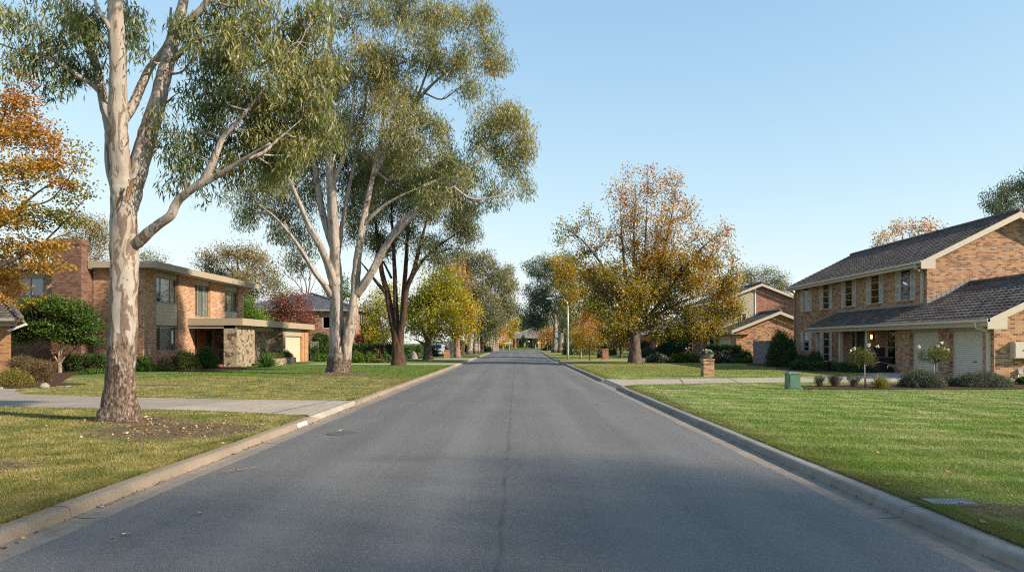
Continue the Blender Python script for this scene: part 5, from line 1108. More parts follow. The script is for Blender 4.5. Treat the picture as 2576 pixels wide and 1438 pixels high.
def shade_gum():  # unseen tree, added to cast soft shade on the near road
    rg = np.random.default_rng(77); x, y = 29.5, -8.3; t = thing('gum_tree', 'tall unseen gum behind the viewpoint, added to shade the near road', 'tree', (x, y, GZ), g1); m = MB(); B = []
    m.tube([(x, y, -.1), (x, y, 1.2), (x - .1, y + .1, 6), (x, y, 13.0)], [.5, .4, .33, .2], 14, 0, True, .06)
    for i in range(22):
        a = i*2.4; r_ = 4.6*math.sqrt((i + .5)/22); c = np.array([x + r_*math.cos(a)*.95, y + r_*math.sin(a)*.72, 16.2 + 2.6*rg.random()]); B.append((c, (1.7, 1.5, .8), .5, .8))
        Q, S = catmull([(x, y, 8 + rg.random()*4), (x + (c[0] - x)*.4, y + (c[1] - y)*.4, 13.5), tuple(c)], [.11, .07, .02], 5); m.tube(Q, S, 6)
    V, T, T2, _ = foliage(B, .2, .04, .85, 'hang', rg, 40, 1.5); m.build('trunk', M['gum2'], t); raw_mesh('crown', V, 4, M['leaf_gum2'], t, tint=T, tint2=T2)
shade_gum()
# --- the second, multi-stemmed gum
S2 = [([(852, 944), (852, 900), (850, 850), (848, 790), (846, 730), (844, 670), (842, 620), (838, 540), (833, 460), (829, 390), (826, 300), (828, 180), (832, 40), (835, -120)], [.40,.39,.35,.31,.285,.27,.25,.23,.21,.19,.165,.13,.08,.05], .08),
      ([(860, 944, -.05), (868, 895, -.1), (876, 840, -.2), (886, 790, -.3), (893, 730, -.3), (898, 660, -.3), (908, 590, -.3), (921, 520, -.3), (938, 440, -.4), (958, 350, -.4), (972, 230, -.2), (990, 120, .2), (1010, 40, .6)], .31, .035),
      ([(846, 640, .2), (825, 585, .3), (808, 520, .4), (797, 450, .4), (786, 390, .5), (778, 310, .5), (770, 230, .5)], .19, .06),
      ([(843, 720, -.1), (828, 670, -.3), (803, 612, -.5), (778, 572, -.6), (757, 520, -.8), (728, 455, -1), (700, 425, -1.1), (660, 400, -1.2)], .20, .06),
      ([(836, 745, -.1), (815, 715, -.3), (795, 690, -.5), (765, 640, -.8), (732, 592, -1), (690, 545, -1.2), (650, 515, -1.3)], .15, .05),
      ([(893, 742, -.3), (925, 700, -.6), (950, 655, -.8), (972, 615, -1), (1010, 572, -1.3), (1050, 532, -1.5), (1085, 505, -1.7), (1140, 470, -2)], .21, .07),
      ([(960, 640, -.8), (985, 590, -.7), (1020, 545, -.6), (1075, 505, -.4), (1120, 470, -.2)], .12, .05),
      ([(915, 565, -.3), (940, 540, -.5), (970, 515, -.6), (1010, 492, -.8), (1060, 470, -1)], .10, .045), ([(848, 640, .3), (862, 560, .5), (878, 470, .6), (893, 400, .7), (905, 300, .7)], .13, .05),
      ([(940, 440, -.4), (1000, 330, -.2), (1045, 260, .2), (1090, 210, .4), (1150, 160, .5), (1210, 110, .5)], .11, .04), ([(1045, 260, .2), (1075, 180, .5), (1110, 90, .7)], .07, .03), ([(1060, 470, -1), (1130, 440, -.6), (1210, 400, -.2), (1290, 350, 0)], .08, .03), ([(1140, 470, -2), (1190, 500, -1.5), (1270, 490, -1), (1330, 470, -.6)], .06, .02), ([(895, 400, .7), (920, 250, .6), (930, 120, .5)], .08, .03), ([(829, 480), (870, 380), (890, 250), (885, 120)], .10, .04)]
B2 = [(620, 490, 55, 45, .35), (680, 440, 75, 55, .45), (630, 545, 40, 25, .3), (720, 515, 60, 50, .35, 1.0, 2.2), (745, 590, 40, 40, .25, 1.0, 2.2), (690, 580, 30, 30, .25, .8), (740, 665, 26, 30, .2, .8), (770, 630, 25, 25, .2, .7), (720, 640, 22, 22, .2, .7),
      (800, 330, 95, 55, .6), (760, 390, 75, 45, .5, 1.0, 2.2), (865, 300, 75, 60, .6), (900, 200, 105, 75, .65), (820, 190, 75, 60, .55), (1000, 300, 75, 75, .6), (985, 220, 80, 65, .65), (955, 395, 75, 60, .45, 1.0, 2.2), (1070, 380, 80, 60, .5), (1005, 445, 80, 50, .4, 1.0, 2.2), (1110, 465, 75, 42, .4, 1.0, 1.5), (1175, 420, 70, 50, .5), (885, 480, 65, 60, .25, 1.0, 2.2), (790, 470, 50, 45, .35, 1.0, 2.2), (860, 400, 60, 50, .4, 1.0, 2.2), (1100, 492, 40, 24, .45, 1.0, -2.0), (1060, 505, 30, 20, .4, .9, -1.6), (1150, 462, 40, 26, .5, 1.0, -1.5), (1010, 165, 60, 40, .6), (935, 130, 60, 40, .6), (1090, 300, 50, 45, .5, .9),
      (890, 30, 85, 50, .45), (1010, 25, 90, 45, .5), (1120, 35, 80, 50, .55), (1200, 55, 55, 50, .6), (1245, 130, 38, 60, .6), (1165, 145, 60, 50, .5, .9), (1095, 150, 60, 45, .5, .8), (1190, 210, 45, 32, .5, .8), (1055, 95, 65, 50, .5, .8), (1265, 170, 22, 25, .6, .8),
      (1245, 285, 60, 50, .6), (1300, 290, 40, 50, .65), (1320, 360, 34, 55, .65), (1270, 390, 55, 45, .55), (1215, 345, 55, 42, .5, .8), (1300, 440, 35, 30, .5, .8), (1335, 478, 24, 24, .45, .8), (1235, 475, 48, 30, .45, .8), (1240, 250, 35, 25, .5, .7), (1170, 505, 45, 28, .4, .8),
      (950, -80, 150, 70), (1100, -90, 130, 65), (1000, -210, 150, 80), (850, -100, 90, 60)]
tree('gum_tree', 'tall pale many-stemmed gum with golden-olive crown, second along the left verge', 33.5, S2, B2, M['leaf_gum2'], M['gum2'], .21, .036, 1.75, 'hang', g1, per=150, sig=1.36, limb=.07, twigs=12, twr=.013, seed=5, flare=1.45, flute=.11, res=18, spread=.45, depth=.85)
# --- dark furrowed trunk
S3 = [([(1003, 922), (1001, 890), (999, 855), (996, 825)], [.40, .385, .35, .16], .16), ([(1000, 890, .05), (994, 840, .1), (984, 790, .2), (975, 740, .2), (962, 690, .2), (953, 630, .3), (945, 560, .3), (940, 480, .3)], .28, .10),
      ([(1003, 890, -.05), (1008, 835, -.1), (1016, 790, -.2), (1022, 730, -.3), (1040, 685, -.4), (1056, 620, -.5), (1072, 560, -.5), (1095, 490, -.5)], .27, .09), ([(999, 830), (995, 760), (993, 690), (990, 620), (985, 540), (985, 450)], .18, .08), ([(1014, 790, .1), (1017, 720, .2), (1022, 650, .2), (1028, 560, .2), (1045, 460, .2)], .19, .08),
      ([(1028, 710, -.3), (1060, 660, -.5), (1095, 625, -.7), (1130, 600, -.9), (1170, 575, -1)], .12, .05), ([(975, 740, .2), (948, 710, 0), (925, 680, -.3), (900, 650, -.4)], .13, .05), ([(985, 700, .2), (965, 660, .3), (950, 640, .3), (925, 580, .3)], .08, .04)]
B3 = [(900, 570, 45, 50, .2), (950, 600, 45, 50, .25), (940, 500, 55, 60, .2), (1000, 490, 70, 60, .3), (1075, 520, 70, 60, .4), (1140, 560, 55, 50, .5), (1190, 590, 28, 42, .65), (1060, 600, 60, 40, .35, .8), (1130, 630, 55, 28, .5, .7), (1000, 600, 45, 45, .3, .7), (1170, 520, 40, 40, .5), (1000, 410, 80, 50, .3), (1090, 450, 70, 45, .4), (930, 430, 60, 50, .25), (1090, 660, 40, 22, .5, .6)]
tree('gum_tree', 'dark furrowed-bark tree with forked brown trunks, third along the left verge', 46, S3, B3, M['leaf_dark'], M['bark'], .18, .045, 1.7, 'hang', g1, per=200, sig=1.42, limb=.08, twigs=10, twr=.016, seed=8, flare=1.35, flute=.05, res=14)
# --- autumn street trees, left
tree('autumn_tree', 'broad yellow-green autumn tree with short dark trunk on the left verge', 62, [([(1077, 907), (1077, 885), (1076, 860)], .36, .26), ([(1076, 865), (1068, 840), (1055, 800), (1050, 750)], .17, .06), ([(1077, 865), (1090, 830), (1110, 780), (1120, 700)], .2, .05), ([(1074, 872), (1055, 858), (1035, 850)], .13, .05), ([(1078, 860), (1080, 800), (1085, 720), (1095, 660)], .18, .04)],
     [(1100, 725, 60, 42, .6), (1155, 770, 42, 48, .7), (1065, 770, 48, 45, .45), (1110, 800, 65, 40, .55), (1165, 818, 34, 32, .65), (1050, 825, 34, 25, .4), (1120, 690, 45, 28, .6, .7), (1095, 840, 40, 22, .35), (1145, 845, 30, 20, .5), (1040, 790, 22, 35, .5), (1180, 780, 20, 35, .75), (1090, 760, 50, 40, .4), (1192, 800, 16, 34, .7), (1120, 760, 50, 40, .55)], M['leaf_yellow'], M['barkgrey'], .15, .13, 2.2, 'random', 'autumn street trees', per=70, sig=1.4, limb=.07, twigs=8, twr=.014, seed=12)
tree('autumn_tree', 'pinkish bare-topped autumn tree rising behind the yellow-green street tree', 74, [([(1150, 900), (1148, 840), (1146, 790)], .3, .2), ([(1147, 800), (1135, 720), (1125, 650)], .16, .03), ([(1147, 800), (1155, 720), (1160, 650)], .16, .03), ([(1147, 790), (1168, 730), (1178, 690)], .12, .03)],
     [(1140, 690, 35, 35, .85, .35), (1120, 670, 30, 30, .8, .35), (1165, 700, 25, 40, .8, .35), (1150, 650, 30, 20, .8, .25), (1150, 740, 38, 30, .75, .6)], M['leaf_autumn'], M['twigred'], .16, .12, 1.4, 'random', 'autumn street trees', per=8, sig=1.4, limb=.05, twigs=80, twr=.016, seed=13, up=True)
tree('autumn_tree', 'yellow and green autumn tree filling the gap left of the dark forked trunk', 70, [([(968, 902), (968, 870), (966, 840)], .28, .2), ([(966, 850), (955, 800), (950, 750)], .14, .04), ([(967, 850), (985, 800), (990, 750)], .14, .04)],
     [(950, 765, 34, 38, .55), (940, 815, 34, 35, .5), (985, 775, 38, 42, .45), (1000, 825, 34, 34, .4), (960, 850, 36, 20, .35), (975, 730, 30, 28, .6, .8), (930, 780, 18, 25, .7), (1020, 790, 22, 30, .6), (930, 840, 14, 16, .85)], M['leaf_yellow'], M['barkgrey'], .16, .14, 1.6, 'random', 'autumn street trees', per=50, sig=1.4, limb=.06, twigs=6, twr=.015, seed=14)
# --- far gums along the left kerb
FG = [('tall far gum with white trunk leaning over the left kerb', 95, [([(1180, 891), (1184, 860), (1190, 810), (1192, 760), (1190, 700)], .38, .15), ([(1188, 830), (1205, 780), (1225, 745), (1250, 735)], .24, .07), ([(1191, 790), (1200, 740), (1215, 700)], .2, .07), ([(1182, 880), (1174, 840), (1172, 790)], .25, .1)], [(1175, 665, 35, 45, .5), (1215, 665, 42, 40, .5), (1190, 720, 45, 50, .45), (1240, 700, 40, 42, .55), (1225, 755, 45, 45, .4), (1165, 640, 28, 22, .5, .7), (1175, 790, 22, 30, .35, .7)]),
      ('slender far gum with paired white stems right of the leaning one', 100, [([(1196, 889), (1197, 850), (1199, 800), (1203, 760)], .34, .16), ([(1198, 830), (1212, 800), (1232, 770), (1245, 750)], .2, .06), ([(1204, 890), (1204, 850), (1202, 815)], .25, .12)], [(1265, 700, 30, 32, .6), (1280, 725, 24, 32, .6), (1255, 755, 35, 40, .45), (1235, 800, 40, 32, .35), (1210, 810, 30, 25, .3, .8), (1275, 680, 18, 18, .6)]),
      ('far brown-trunked gum between the pale stems on the left', 106, [([(1211, 888), (1211, 850), (1213, 800)], .34, .2), ([(1212, 830), (1228, 790), (1250, 770)], .18, .06)], [(1215, 835, 28, 22, .3), (1240, 830, 28, 28, .35), (1190, 845, 20, 18, .3)]),
      ('farthest white-stemmed gum at the end of the left kerb', 132, [([(1221, 882), (1222, 860), (1224, 825)], .4, .22), ([(1223, 850), (1240, 820), (1262, 790)], .2, .06)], [(1270, 770, 24, 30, .4), (1250, 800, 28, 25, .45), (1285, 780, 14, 22, .4)])]
for i, (lb, Y, st, bl) in enumerate(FG): tree('gum_tree', lb, Y, st, bl, M['leaf_far'], M['bark'] if 'brown' in lb else M['gumfar'], .28, .10, 2.0, 'hang', g1, per=130, sig=1.65, limb=.1, twigs=6, twr=.03, seed=20 + i, flare=1.3, spread=.4)
tree('autumn_tree', 'small sparse brown-yellow tree under the far left gums', 128, [([(1240, 884), (1241, 860), (1243, 845)], .15, .08), ([(1242, 860), (1250, 835), (1258, 815)], .07, .03)], [(1240, 840, 22, 22, .75), (1255, 825, 16, 18, .8), (1232, 855, 14, 12, .6)], M['leaf_autumn'], M['barktan'], .24, .2, 1.1, 'random', 'autumn street trees', per=30, sig=1.6, limb=.05, twigs=6, twr=.02, seed=30)
for i, (x, y, rx, rz, ti, lb) in enumerate(((1265, 838, 12, 30, .9, 'narrow golden poplar, the most orange of three by the far bungalow'), (1281, 830, 14, 38, .35, 'narrow lime-yellow poplar in the middle of the three by the far bungalow'), (1297, 822, 10, 28, .3, 'narrow lime-yellow poplar touching the far bungalow roof'))):
    tree('poplar_tree', lb, 150 + 4*i, [([(x, 881), (x, 850), (x, y - rz*.5)], .16, .04)], [(x, y, rx, rz*.62, ti), (x, y - rz*.55, rx*.7, rz*.45, ti), (x, y + rz*.5, rx*.85, rz*.4, ti)], M['leaf_gold'], M['barktan'], .3, .26, 2.0, 'up', 'golden poplars before the far bungalow', per=60, sig=1.45, limb=.03, twigs=3, seed=31 + i)
# --- trees beyond the left houses
tree('gum_tree', 'rounded bronze-crowned gum behind the flat-roofed brick house', 92, [([(604, 890), (603, 800), (601, 740), (600, 700)], .5, .3), ([(601, 720), (585, 690), (560, 660)], .2, .06), ([(601, 715), (625, 680), (640, 650)], .2, .06), ([(600, 705), (598, 670), (590, 640)], .2, .06)], [(520, 660, 28, 28, .5), (545, 690, 30, 25, .5), (575, 640, 38, 24, .65), (620, 640, 42, 24, .65), (655, 660, 34, 28, .6), (672, 690, 20, 26, .55), (620, 700, 45, 22, .55), (580, 690, 28, 20, .45, .7), (630, 735, 45, 22, .5), (600, 770, 60, 25, .5), (690, 720, 12, 14, .5, .7)], M['leaf_bronze'], M['gumfar'], .26, .12, 2.2, 'random', 'gum trees beyond the houses', per=60, sig=1.5, limb=.09, twigs=12, twr=.03, seed=40)
tree('gum_tree', 'thin pale-leaved gum rising left behind the dark chimney', 75, [([(220, 890), (222, 760), (222, 660), (225, 600)], .4, .15), ([(222, 700), (245, 650), (270, 620)], .15, .05), ([(222, 680), (200, 620), (190, 580)], .14, .05)], [(205, 560, 42, 30, .6, .7), (245, 575, 30, 38, .6, .7), (180, 600, 28, 28, .6, .6), (225, 610, 45, 35, .55, .55), (265, 610, 18, 30, .5, .6), (240, 650, 35, 20, .6, .6), (190, 650, 30, 24, .5, .6)], M['leaf_bronze'], M['barktan'], .21, .095, 1.7, 'random', 'gum trees beyond the houses', per=30, sig=1.35, limb=.07, twigs=16, twr=.02, seed=41)
tree('gum_tree', 'dark treetop showing over the flat roof right of the spotted trunk', 82, [([(385, 890), (385, 760), (383, 680)], .35, .15), ([(384, 700), (370, 665), (365, 650)], .1, .04)], [(372, 645, 24, 14, .4), (400, 658, 22, 10, .4), (380, 670, 40, 16, .4)], M['leaf_far'], M['gumfar'], .22, .1, 1.4, 'random', 'gum trees beyond the houses', per=50, sig=1.4, limb=.06, twigs=6, twr=.02, seed=42)
tree('gum_tree', 'small sparse bluish gum between the flat roof and the bare tree', 100, [([(715, 890), (714, 780), (712, 735)], .3, .12), ([(713, 750), (695, 720), (685, 705)], .1, .04)], [(700, 715, 24, 22, .5, .6), (728, 735, 22, 20, .5, .6), (690, 745, 22, 22, .55, .7), (715, 765, 30, 16, .5, .8)], M['leaf_far'], M['gumfar'], .25, .11, 1.8, 'random', 'gum trees beyond the houses', per=30, sig=1.5, limb=.06, twigs=10, twr=.025, seed=43)
rg = np.random.default_rng(44); t = thing('bare_tree', 'leafless grey branches rising behind the red-leaved tree', 'tree', (xat(772, 88), 88, GZ)); m = MB()
for pts, r in (([(775, 890), (774, 800), (772, 745)], .22), ([(773, 755), (755, 725), (735, 700), (715, 690)], .08), ([(772, 750), (768, 710), (750, 675), (746, 655)], .09), ([(773, 750), (778, 700), (772, 665), (775, 640)], .09), ([(774, 750), (786, 715), (792, 690)], .06), ([(760, 735), (752, 700), (730, 665)], .05), ([(778, 700), (786, 680), (783, 655)], .05), ([(770, 715), (763, 690), (764, 670)], .04)):
    Q, S = catmull([tuple(at(a, c, 88)) for a, c in pts], [r*(1 - .75*i/(len(pts) - 1)) for i in range(len(pts))], 6); Q[:, 1] += np.linspace(0, rg.normal(0, 1), len(Q)); m.tube(Q, S, 7)
m.build('trunk', M['barkgrey'], t)
tree('red_tree', 'broad dark-red tree behind the garage of the flat-roofed house', 66, [([(738, 905), (738, 870), (736, 840)], .24, .15), ([(737, 850), (715, 810), (700, 780)], .12, .03), ([(737, 850), (750, 810), (760, 770)], .12, .03), ([(736, 845), (730, 800), (728, 760)], .12, .03)], [(705, 770, 34, 24, .3), (740, 765, 36, 26, .6), (768, 790, 26, 28, .7), (690, 795, 28, 24, .35), (730, 800, 45, 26, .5), (765, 825, 30, 22, .5), (720, 830, 40, 22, .4), (785, 815, 14, 20, .5, .7), (700, 745, 18, 16, .4, .6), (760, 750, 20, 16, .6, .6)], M['leaf_red'], M['twigred'], .14, .09, 1.5, 'random', None, per=30, sig=1.35, limb=.05, twigs=16, twr=.014, seed=50, up=True)
tree('green_tree', 'bright lime-green tree beside the end of the flat-roofed house', 63, [([(640, 905), (640, 870), (638, 830)], .2, .1), ([(639, 840), (625, 800), (620, 780)], .08, .03)], [(625, 775, 22, 22, .4), (640, 790, 28, 22, .5), (662, 803, 24, 14, .6), (630, 810, 40, 20, .5), (615, 760, 12, 14, .2)], M['leaf_bright'], M['barkgrey'], .12, .09, 2.0, 'random', None, per=50, sig=1.3, limb=.05, twigs=4, twr=.014, seed=51)
tree('green_tree', 'mid-green tree peeping over the slate-blue hip roof', 96, [([(850, 890), (850, 800), (848, 770)], .25, .15)], [(835, 750, 30, 20, .5), (870, 745, 25, 22, .5), (855, 720, 20, 25, .5), (810, 765, 20, 10, .6)], M['leaf_green'], M['barkgrey'], .24, .18, 1.6, 'random', None, per=50, sig=1.5, limb=.05, twigs=4, twr=.02, seed=52)
# --- big orange tree at the left edge
SO = [([(-110, 960), (-108, 860), (-100, 760), (-92, 660)], .26, .18), ([(-95, 680), (-60, 560), (-30, 440), (0, 320), (30, 240)], .13, .03), ([(-97, 700), (-40, 610), (30, 540), (100, 480), (170, 440)], .10, .02), ([(-98, 740), (-40, 690), (40, 650), (110, 610), (190, 580)], .10, .02), ([(-92, 670), (-110, 500), (-100, 330)], .12, .03), ([(60, 520), (130, 500), (190, 420), (208, 370)], .035, .012), ([(110, 610), (160, 560), (215, 500), (240, 490)], .035, .012)]
BO = [(40, 255, 55, 50, .85), (95, 330, 70, 45, .85), (25, 340, 65, 60, .75), (125, 395, 48, 42, .85), (50, 440, 80, 48, .65), (150, 440, 34, 34, .8), (190, 480, 30, 30, .3, .7), (205, 420, 24, 30, .45, .6), (210, 375, 12, 22, .5, .6), (225, 490, 24, 12, .2, .6), (20, 540, 70, 50, .6), (95, 545, 60, 34, .2), (150, 530, 35, 25, .25, .8), (55, 630, 80, 42, .7), (120, 620, 45, 26, .55), (15, 700, 55, 40, .75), (95, 670, 45, 24, .65), (-50, 300, 70, 80, .7), (-60, 480, 80, 90, .6), (-80, 650, 90, 70, .6), (185, 565, 35, 18, .2, .7), (30, 745, 30, 22, .8), (150, 665, 22, 16, .6, .7), (170, 500, 25, 20, .35, .6), (60, 195, 30, 22, .85, .8), (-120, 200, 90, 80, .8)]
tree('autumn_tree', 'large orange and green maple leaning in at the left edge', 24, SO, BO, M['leaf_orange'], M['barkgrey'], .085, .08, 1.75, 'layer', None, per=60, sig=1.22, limb=.04, twigs=16, twr=.008, seed=60, spread=.5, tvar=.16)
# --- low maple shrub with spreading grey stems
SM = [([(150, 940), (150, 925), (150, 912)], .10, .085), ([(150, 915), (140, 900), (128, 882), (122, 868), (108, 860), (95, 857)], .055, .025), ([(150, 914), (148, 890), (152, 870), (146, 845)], .06, .03), ([(151, 914), (165, 895), (190, 876), (215, 860), (232, 845)], .06, .025), ([(150, 914), (160, 890), (172, 870), (185, 852)], .045, .022), ([(150, 914), (155, 885), (160, 862), (168, 845)], .04, .02)]
BM = [(70, 815, 40, 32, .35), (60, 845, 28, 22, .3), (110, 785, 55, 35, .45), (160, 770, 50, 32, .55), (120, 830, 50, 30, .4), (180, 815, 55, 34, .5), (225, 825, 38, 30, .5), (235, 855, 28, 14, .45), (160, 845, 45, 18, .45), (205, 790, 35, 25, .5), (85, 770, 28, 22, .85, .8), (130, 755, 28, 18, .8, .8), (185, 855, 30, 12, .4)]
tree('maple_shrub', 'spreading green maple with grey fan of stems beside the left house', 35.3, SM, BM, M['leaf_maple'], M['barktan'], .09, .08, 3.4, 'layer', None, 'shrub', per=70, sig=1.18, limb=.03, twigs=8, twr=.008, seed=61, tvar=.12, flare=1.1)
# --- the big autumn tree on the right verge
SA = [([(1597, 917), (1597, 890), (1597, 860), (1597, 832)], .44, .34), ([(1595, 845), (1580, 820), (1560, 795), (1535, 765), (1510, 740)], .19, .05), ([(1599, 842), (1620, 815), (1650, 795), (1690, 770), (1740, 750), (1790, 740)], .19, .05), ([(1596, 838), (1590, 780), (1575, 700), (1565, 600), (1560, 500)], .20, .03), ([(1598, 838), (1610, 770), (1620, 680), (1625, 580), (1630, 440)], .22, .03), ([(1599, 838), (1640, 740), (1670, 640), (1690, 540), (1700, 470)], .19, .03), ([(1600, 840), (1660, 760), (1720, 680), (1770, 620), (1820, 580)], .16, .03), ([(1594, 840), (1550, 740), (1510, 660), (1460, 600), (1420, 575)], .15, .03), ([(1597, 800), (1600, 700), (1595, 600), (1600, 450)], .14, .03)]
BA = [(1515, 735, 48, 34, 0.40), (1590, 745, 60, 42, 0.45), (1680, 735, 55, 42, 0.50), (1755, 715, 52, 38, 0.55), (1815, 735, 38, 36, 0.60), (1555, 800, 55, 34, 0.40), (1640, 805, 55, 30, 0.50), (1735, 785, 48, 32, 0.40), (1795, 790, 45, 28, 0.50), (1840, 765, 24, 24, 0.55), (1610, 685, 50, 34, 0.55), (1695, 655, 55, 36, 0.60), (1540, 690, 44, 34, 0.40), (1780, 660, 45, 34, 0.60), (1640, 640, 40, 28, 0.72), (1745, 815, 28, 22, 0.45), (1700, 830, 30, 16, 0.40), (1770, 830, 34, 16, 0.50), (1500, 775, 30, 26, 0.25), (1590, 780, 40, 30, 0.40), (1660, 690, 45, 32, 0.50), (1840, 650, 10, 30, 0.60, .6), (1720, 700, 40, 30, 0.45),
      (1600, 560, 60, 50, 0.77, .32), (1680, 560, 60, 50, 0.79, .36), (1520, 600, 50, 42, 0.72, .34), (1750, 610, 42, 40, 0.77, .42), (1640, 480, 65, 42, 0.87, .26), (1560, 490, 42, 48, 0.82, .24), (1710, 510, 42, 42, 0.87, .26), (1815, 600, 32, 40, 0.77, .42), (1440, 580, 42, 34, 0.47, .3), (1650, 435, 50, 20, 0.87, .18), (1480, 545, 34, 30, 0.57, .24), (1590, 620, 45, 35, 0.67, .5), (1575, 435, 30, 22, 0.87, .14), (1410, 600, 22, 22, 0.42, .3), (1740, 540, 26, 30, 0.87, .24), (1470, 640, 40, 28, 0.47, .45)]
BA += [(1840, 715, 28, 28, .55), (1850, 785, 22, 24, .5), (1805, 828, 30, 18, .45), (1725, 842, 34, 14, .4), (1530, 832, 36, 18, .35), (1575, 842, 30, 14, .35), (1650, 842, 30, 12, .4), (1480, 690, 34, 30, .45), (1620, 740, 45, 30, .5), (1850, 690, 14, 24, .55, .8), (1660, 600, 60, 30, .7, .45), (1590, 530, 45, 40, .8, .3), (1690, 460, 40, 26, .85, .25)]
tree('autumn_tree', 'big golden autumn tree with bare upper twigs on the right verge', 50.6, SA, BA, M['leaf_autumn'], M['barkgrey'], .135, .115, 2.3, 'random', 'autumn street trees', per=26, sig=1.26, limb=.07, twigs=85, twr=.014, seed=70, up=True, tvar=.12, spread=.55, depth=.9, flare=1.35, twigdens=1.0)
tree('autumn_tree', 'brown and green autumn tree crowding left behind the big golden one', 72, [([(1512, 902), (1512, 850), (1510, 800)], .34, .2), ([(1511, 830), (1480, 770), (1450, 710)], .16, .04), ([(1511, 820), (1520, 750), (1510, 690)], .16, .04)], [(1440, 680, 42, 36, .58), (1480, 730, 48, 40, .45), (1430, 740, 34, 36, .5), (1460, 785, 46, 36, .15), (1510, 700, 40, 34, .6), (1520, 770, 40, 40, .3), (1500, 825, 48, 34, .1), (1440, 830, 30, 36, .2), (1410, 660, 30, 24, .55, .8), (1415, 700, 24, 30, .5, .8), (1475, 865, 50, 18, .05), (1540, 840, 30, 25, .2)], M['leaf_autumn'], M['barkgrey'], .18, .15, 1.6, 'random', 'autumn street trees', per=50, sig=1.42, limb=.06, twigs=8, twr=.018, seed=71, up=True)
tree('autumn_tree', 'small upright orange tree staked on the right verge near the lamp', 60.5, [([(1484, 908), (1483, 880), (1482, 850), (1481, 800)], .07, .03), ([(1482, 860), (1470, 830), (1460, 810)], .025, .01), ([(1482, 855), (1495, 825), (1502, 800)], .025, .01)], [(1480, 835, 36, 22, .75), (1470, 810, 26, 20, .85), (1495, 805, 24, 22, .85), (1480, 785, 20, 18, .9, .8), (1450, 845, 20, 16, .6), (1508, 850, 24, 18, .5), (1475, 862, 34, 14, .55), (1498, 775, 8, 14, .9, .7), (1520, 840, 14, 14, .5)], M['leaf_autumn'], M['barkgrey'], .13, .11, 1.5, 'random', 'autumn street trees', per=30, sig=1.28, limb=.02, twigs=10, twr=.009, seed=72, up=True)
tree('autumn_tree', 'slim pale-stemmed tree left behind the staked orange one', 68, [([(1461, 900), (1461, 880), (1462, 850)], .09, .05)], [(1455, 850, 26, 20, .4), (1445, 865, 20, 12, .3), (1470, 838, 20, 18, .5)], M['leaf_autumn'], M['barktan'], .15, .12, 1.5, 'random', 'autumn street trees', per=30, sig=1.35, limb=.03, twigs=5, seed=73)
tree('autumn_tree', 'small orange tree beneath the far right gums', 132, [([(1377, 882), (1377, 865), (1377, 850)], .12, .06)], [(1370, 848, 20, 16, .8), (1385, 842, 16, 18, .85), (1378, 832, 14, 12, .85), (1360, 858, 12, 10, .6), (1390, 858, 12, 10, .5)], M['leaf_orange'], M['barkgrey'], .26, .22, 1.6, 'random', 'autumn street trees', per=40, sig=1.5, limb=.04, twigs=4, seed=74)
tree('red_tree', 'low weeping crimson tree left of the big autumn trunk', 70, [([(1562, 902), (1562, 880), (1560, 850)], .13, .07), ([(1561, 860), (1545, 840), (1535, 845)], .05, .02)], [(1545, 845, 20, 18, .55), (1565, 838, 24, 18, .65), (1585, 850, 18, 20, .5), (1570, 862, 24, 16, .5), (1548, 865, 12, 14, .5, .7), (1582, 870, 14, 12, .45, .7)], M['leaf_red'], M['barkgrey'], .16, .1, 1.7, 'hang', None, per=40, sig=1.32, limb=.04, twigs=6, seed=75)
# --- far gums on the right
FR = [('far right gum with twin pale trunks near the road end', 112, [([(1396, 886), (1396, 860), (1397, 825), (1396, 790)], .48, .25), ([(1397, 830), (1388, 800), (1370, 775), (1352, 765)], .22, .06), ([(1397, 835), (1404, 800), (1402, 770)], .2, .08), ([(1402, 884), (1400, 862), (1396, 845)], .26, .2)], [(1345, 672, 24, 30, .35), (1375, 660, 34, 26, .4), (1385, 700, 40, 30, .35), (1345, 735, 28, 24, .3), (1375, 750, 42, 34, .3), (1360, 795, 38, 28, .3), (1335, 755, 18, 18, .35, .7), (1345, 810, 22, 18, .3), (1400, 790, 28, 30, .25)]),
      ('far right gum with thick grey trunk beside the twin trunks', 108, [([(1411, 887), (1411, 860), (1411, 820), (1412, 770)], .5, .3), ([(1411, 820), (1425, 780), (1440, 750)], .25, .08)], [(1415, 690, 38, 34, .45), (1435, 730, 34, 36, .4), (1415, 760, 34, 34, .3), (1430, 800, 28, 32, .25), (1420, 840, 24, 24, .2), (1430, 655, 28, 20, .6, .8)])]
for i, (lb, Y, st, bl) in enumerate(FR): tree('gum_tree', lb, Y, st, bl, M['leaf_teal'], M['gumfar'], .28, .11, 2.0, 'hang', g1, per=130, sig=1.65, limb=.1, twigs=6, twr=.03, seed=80 + i, flare=1.3)
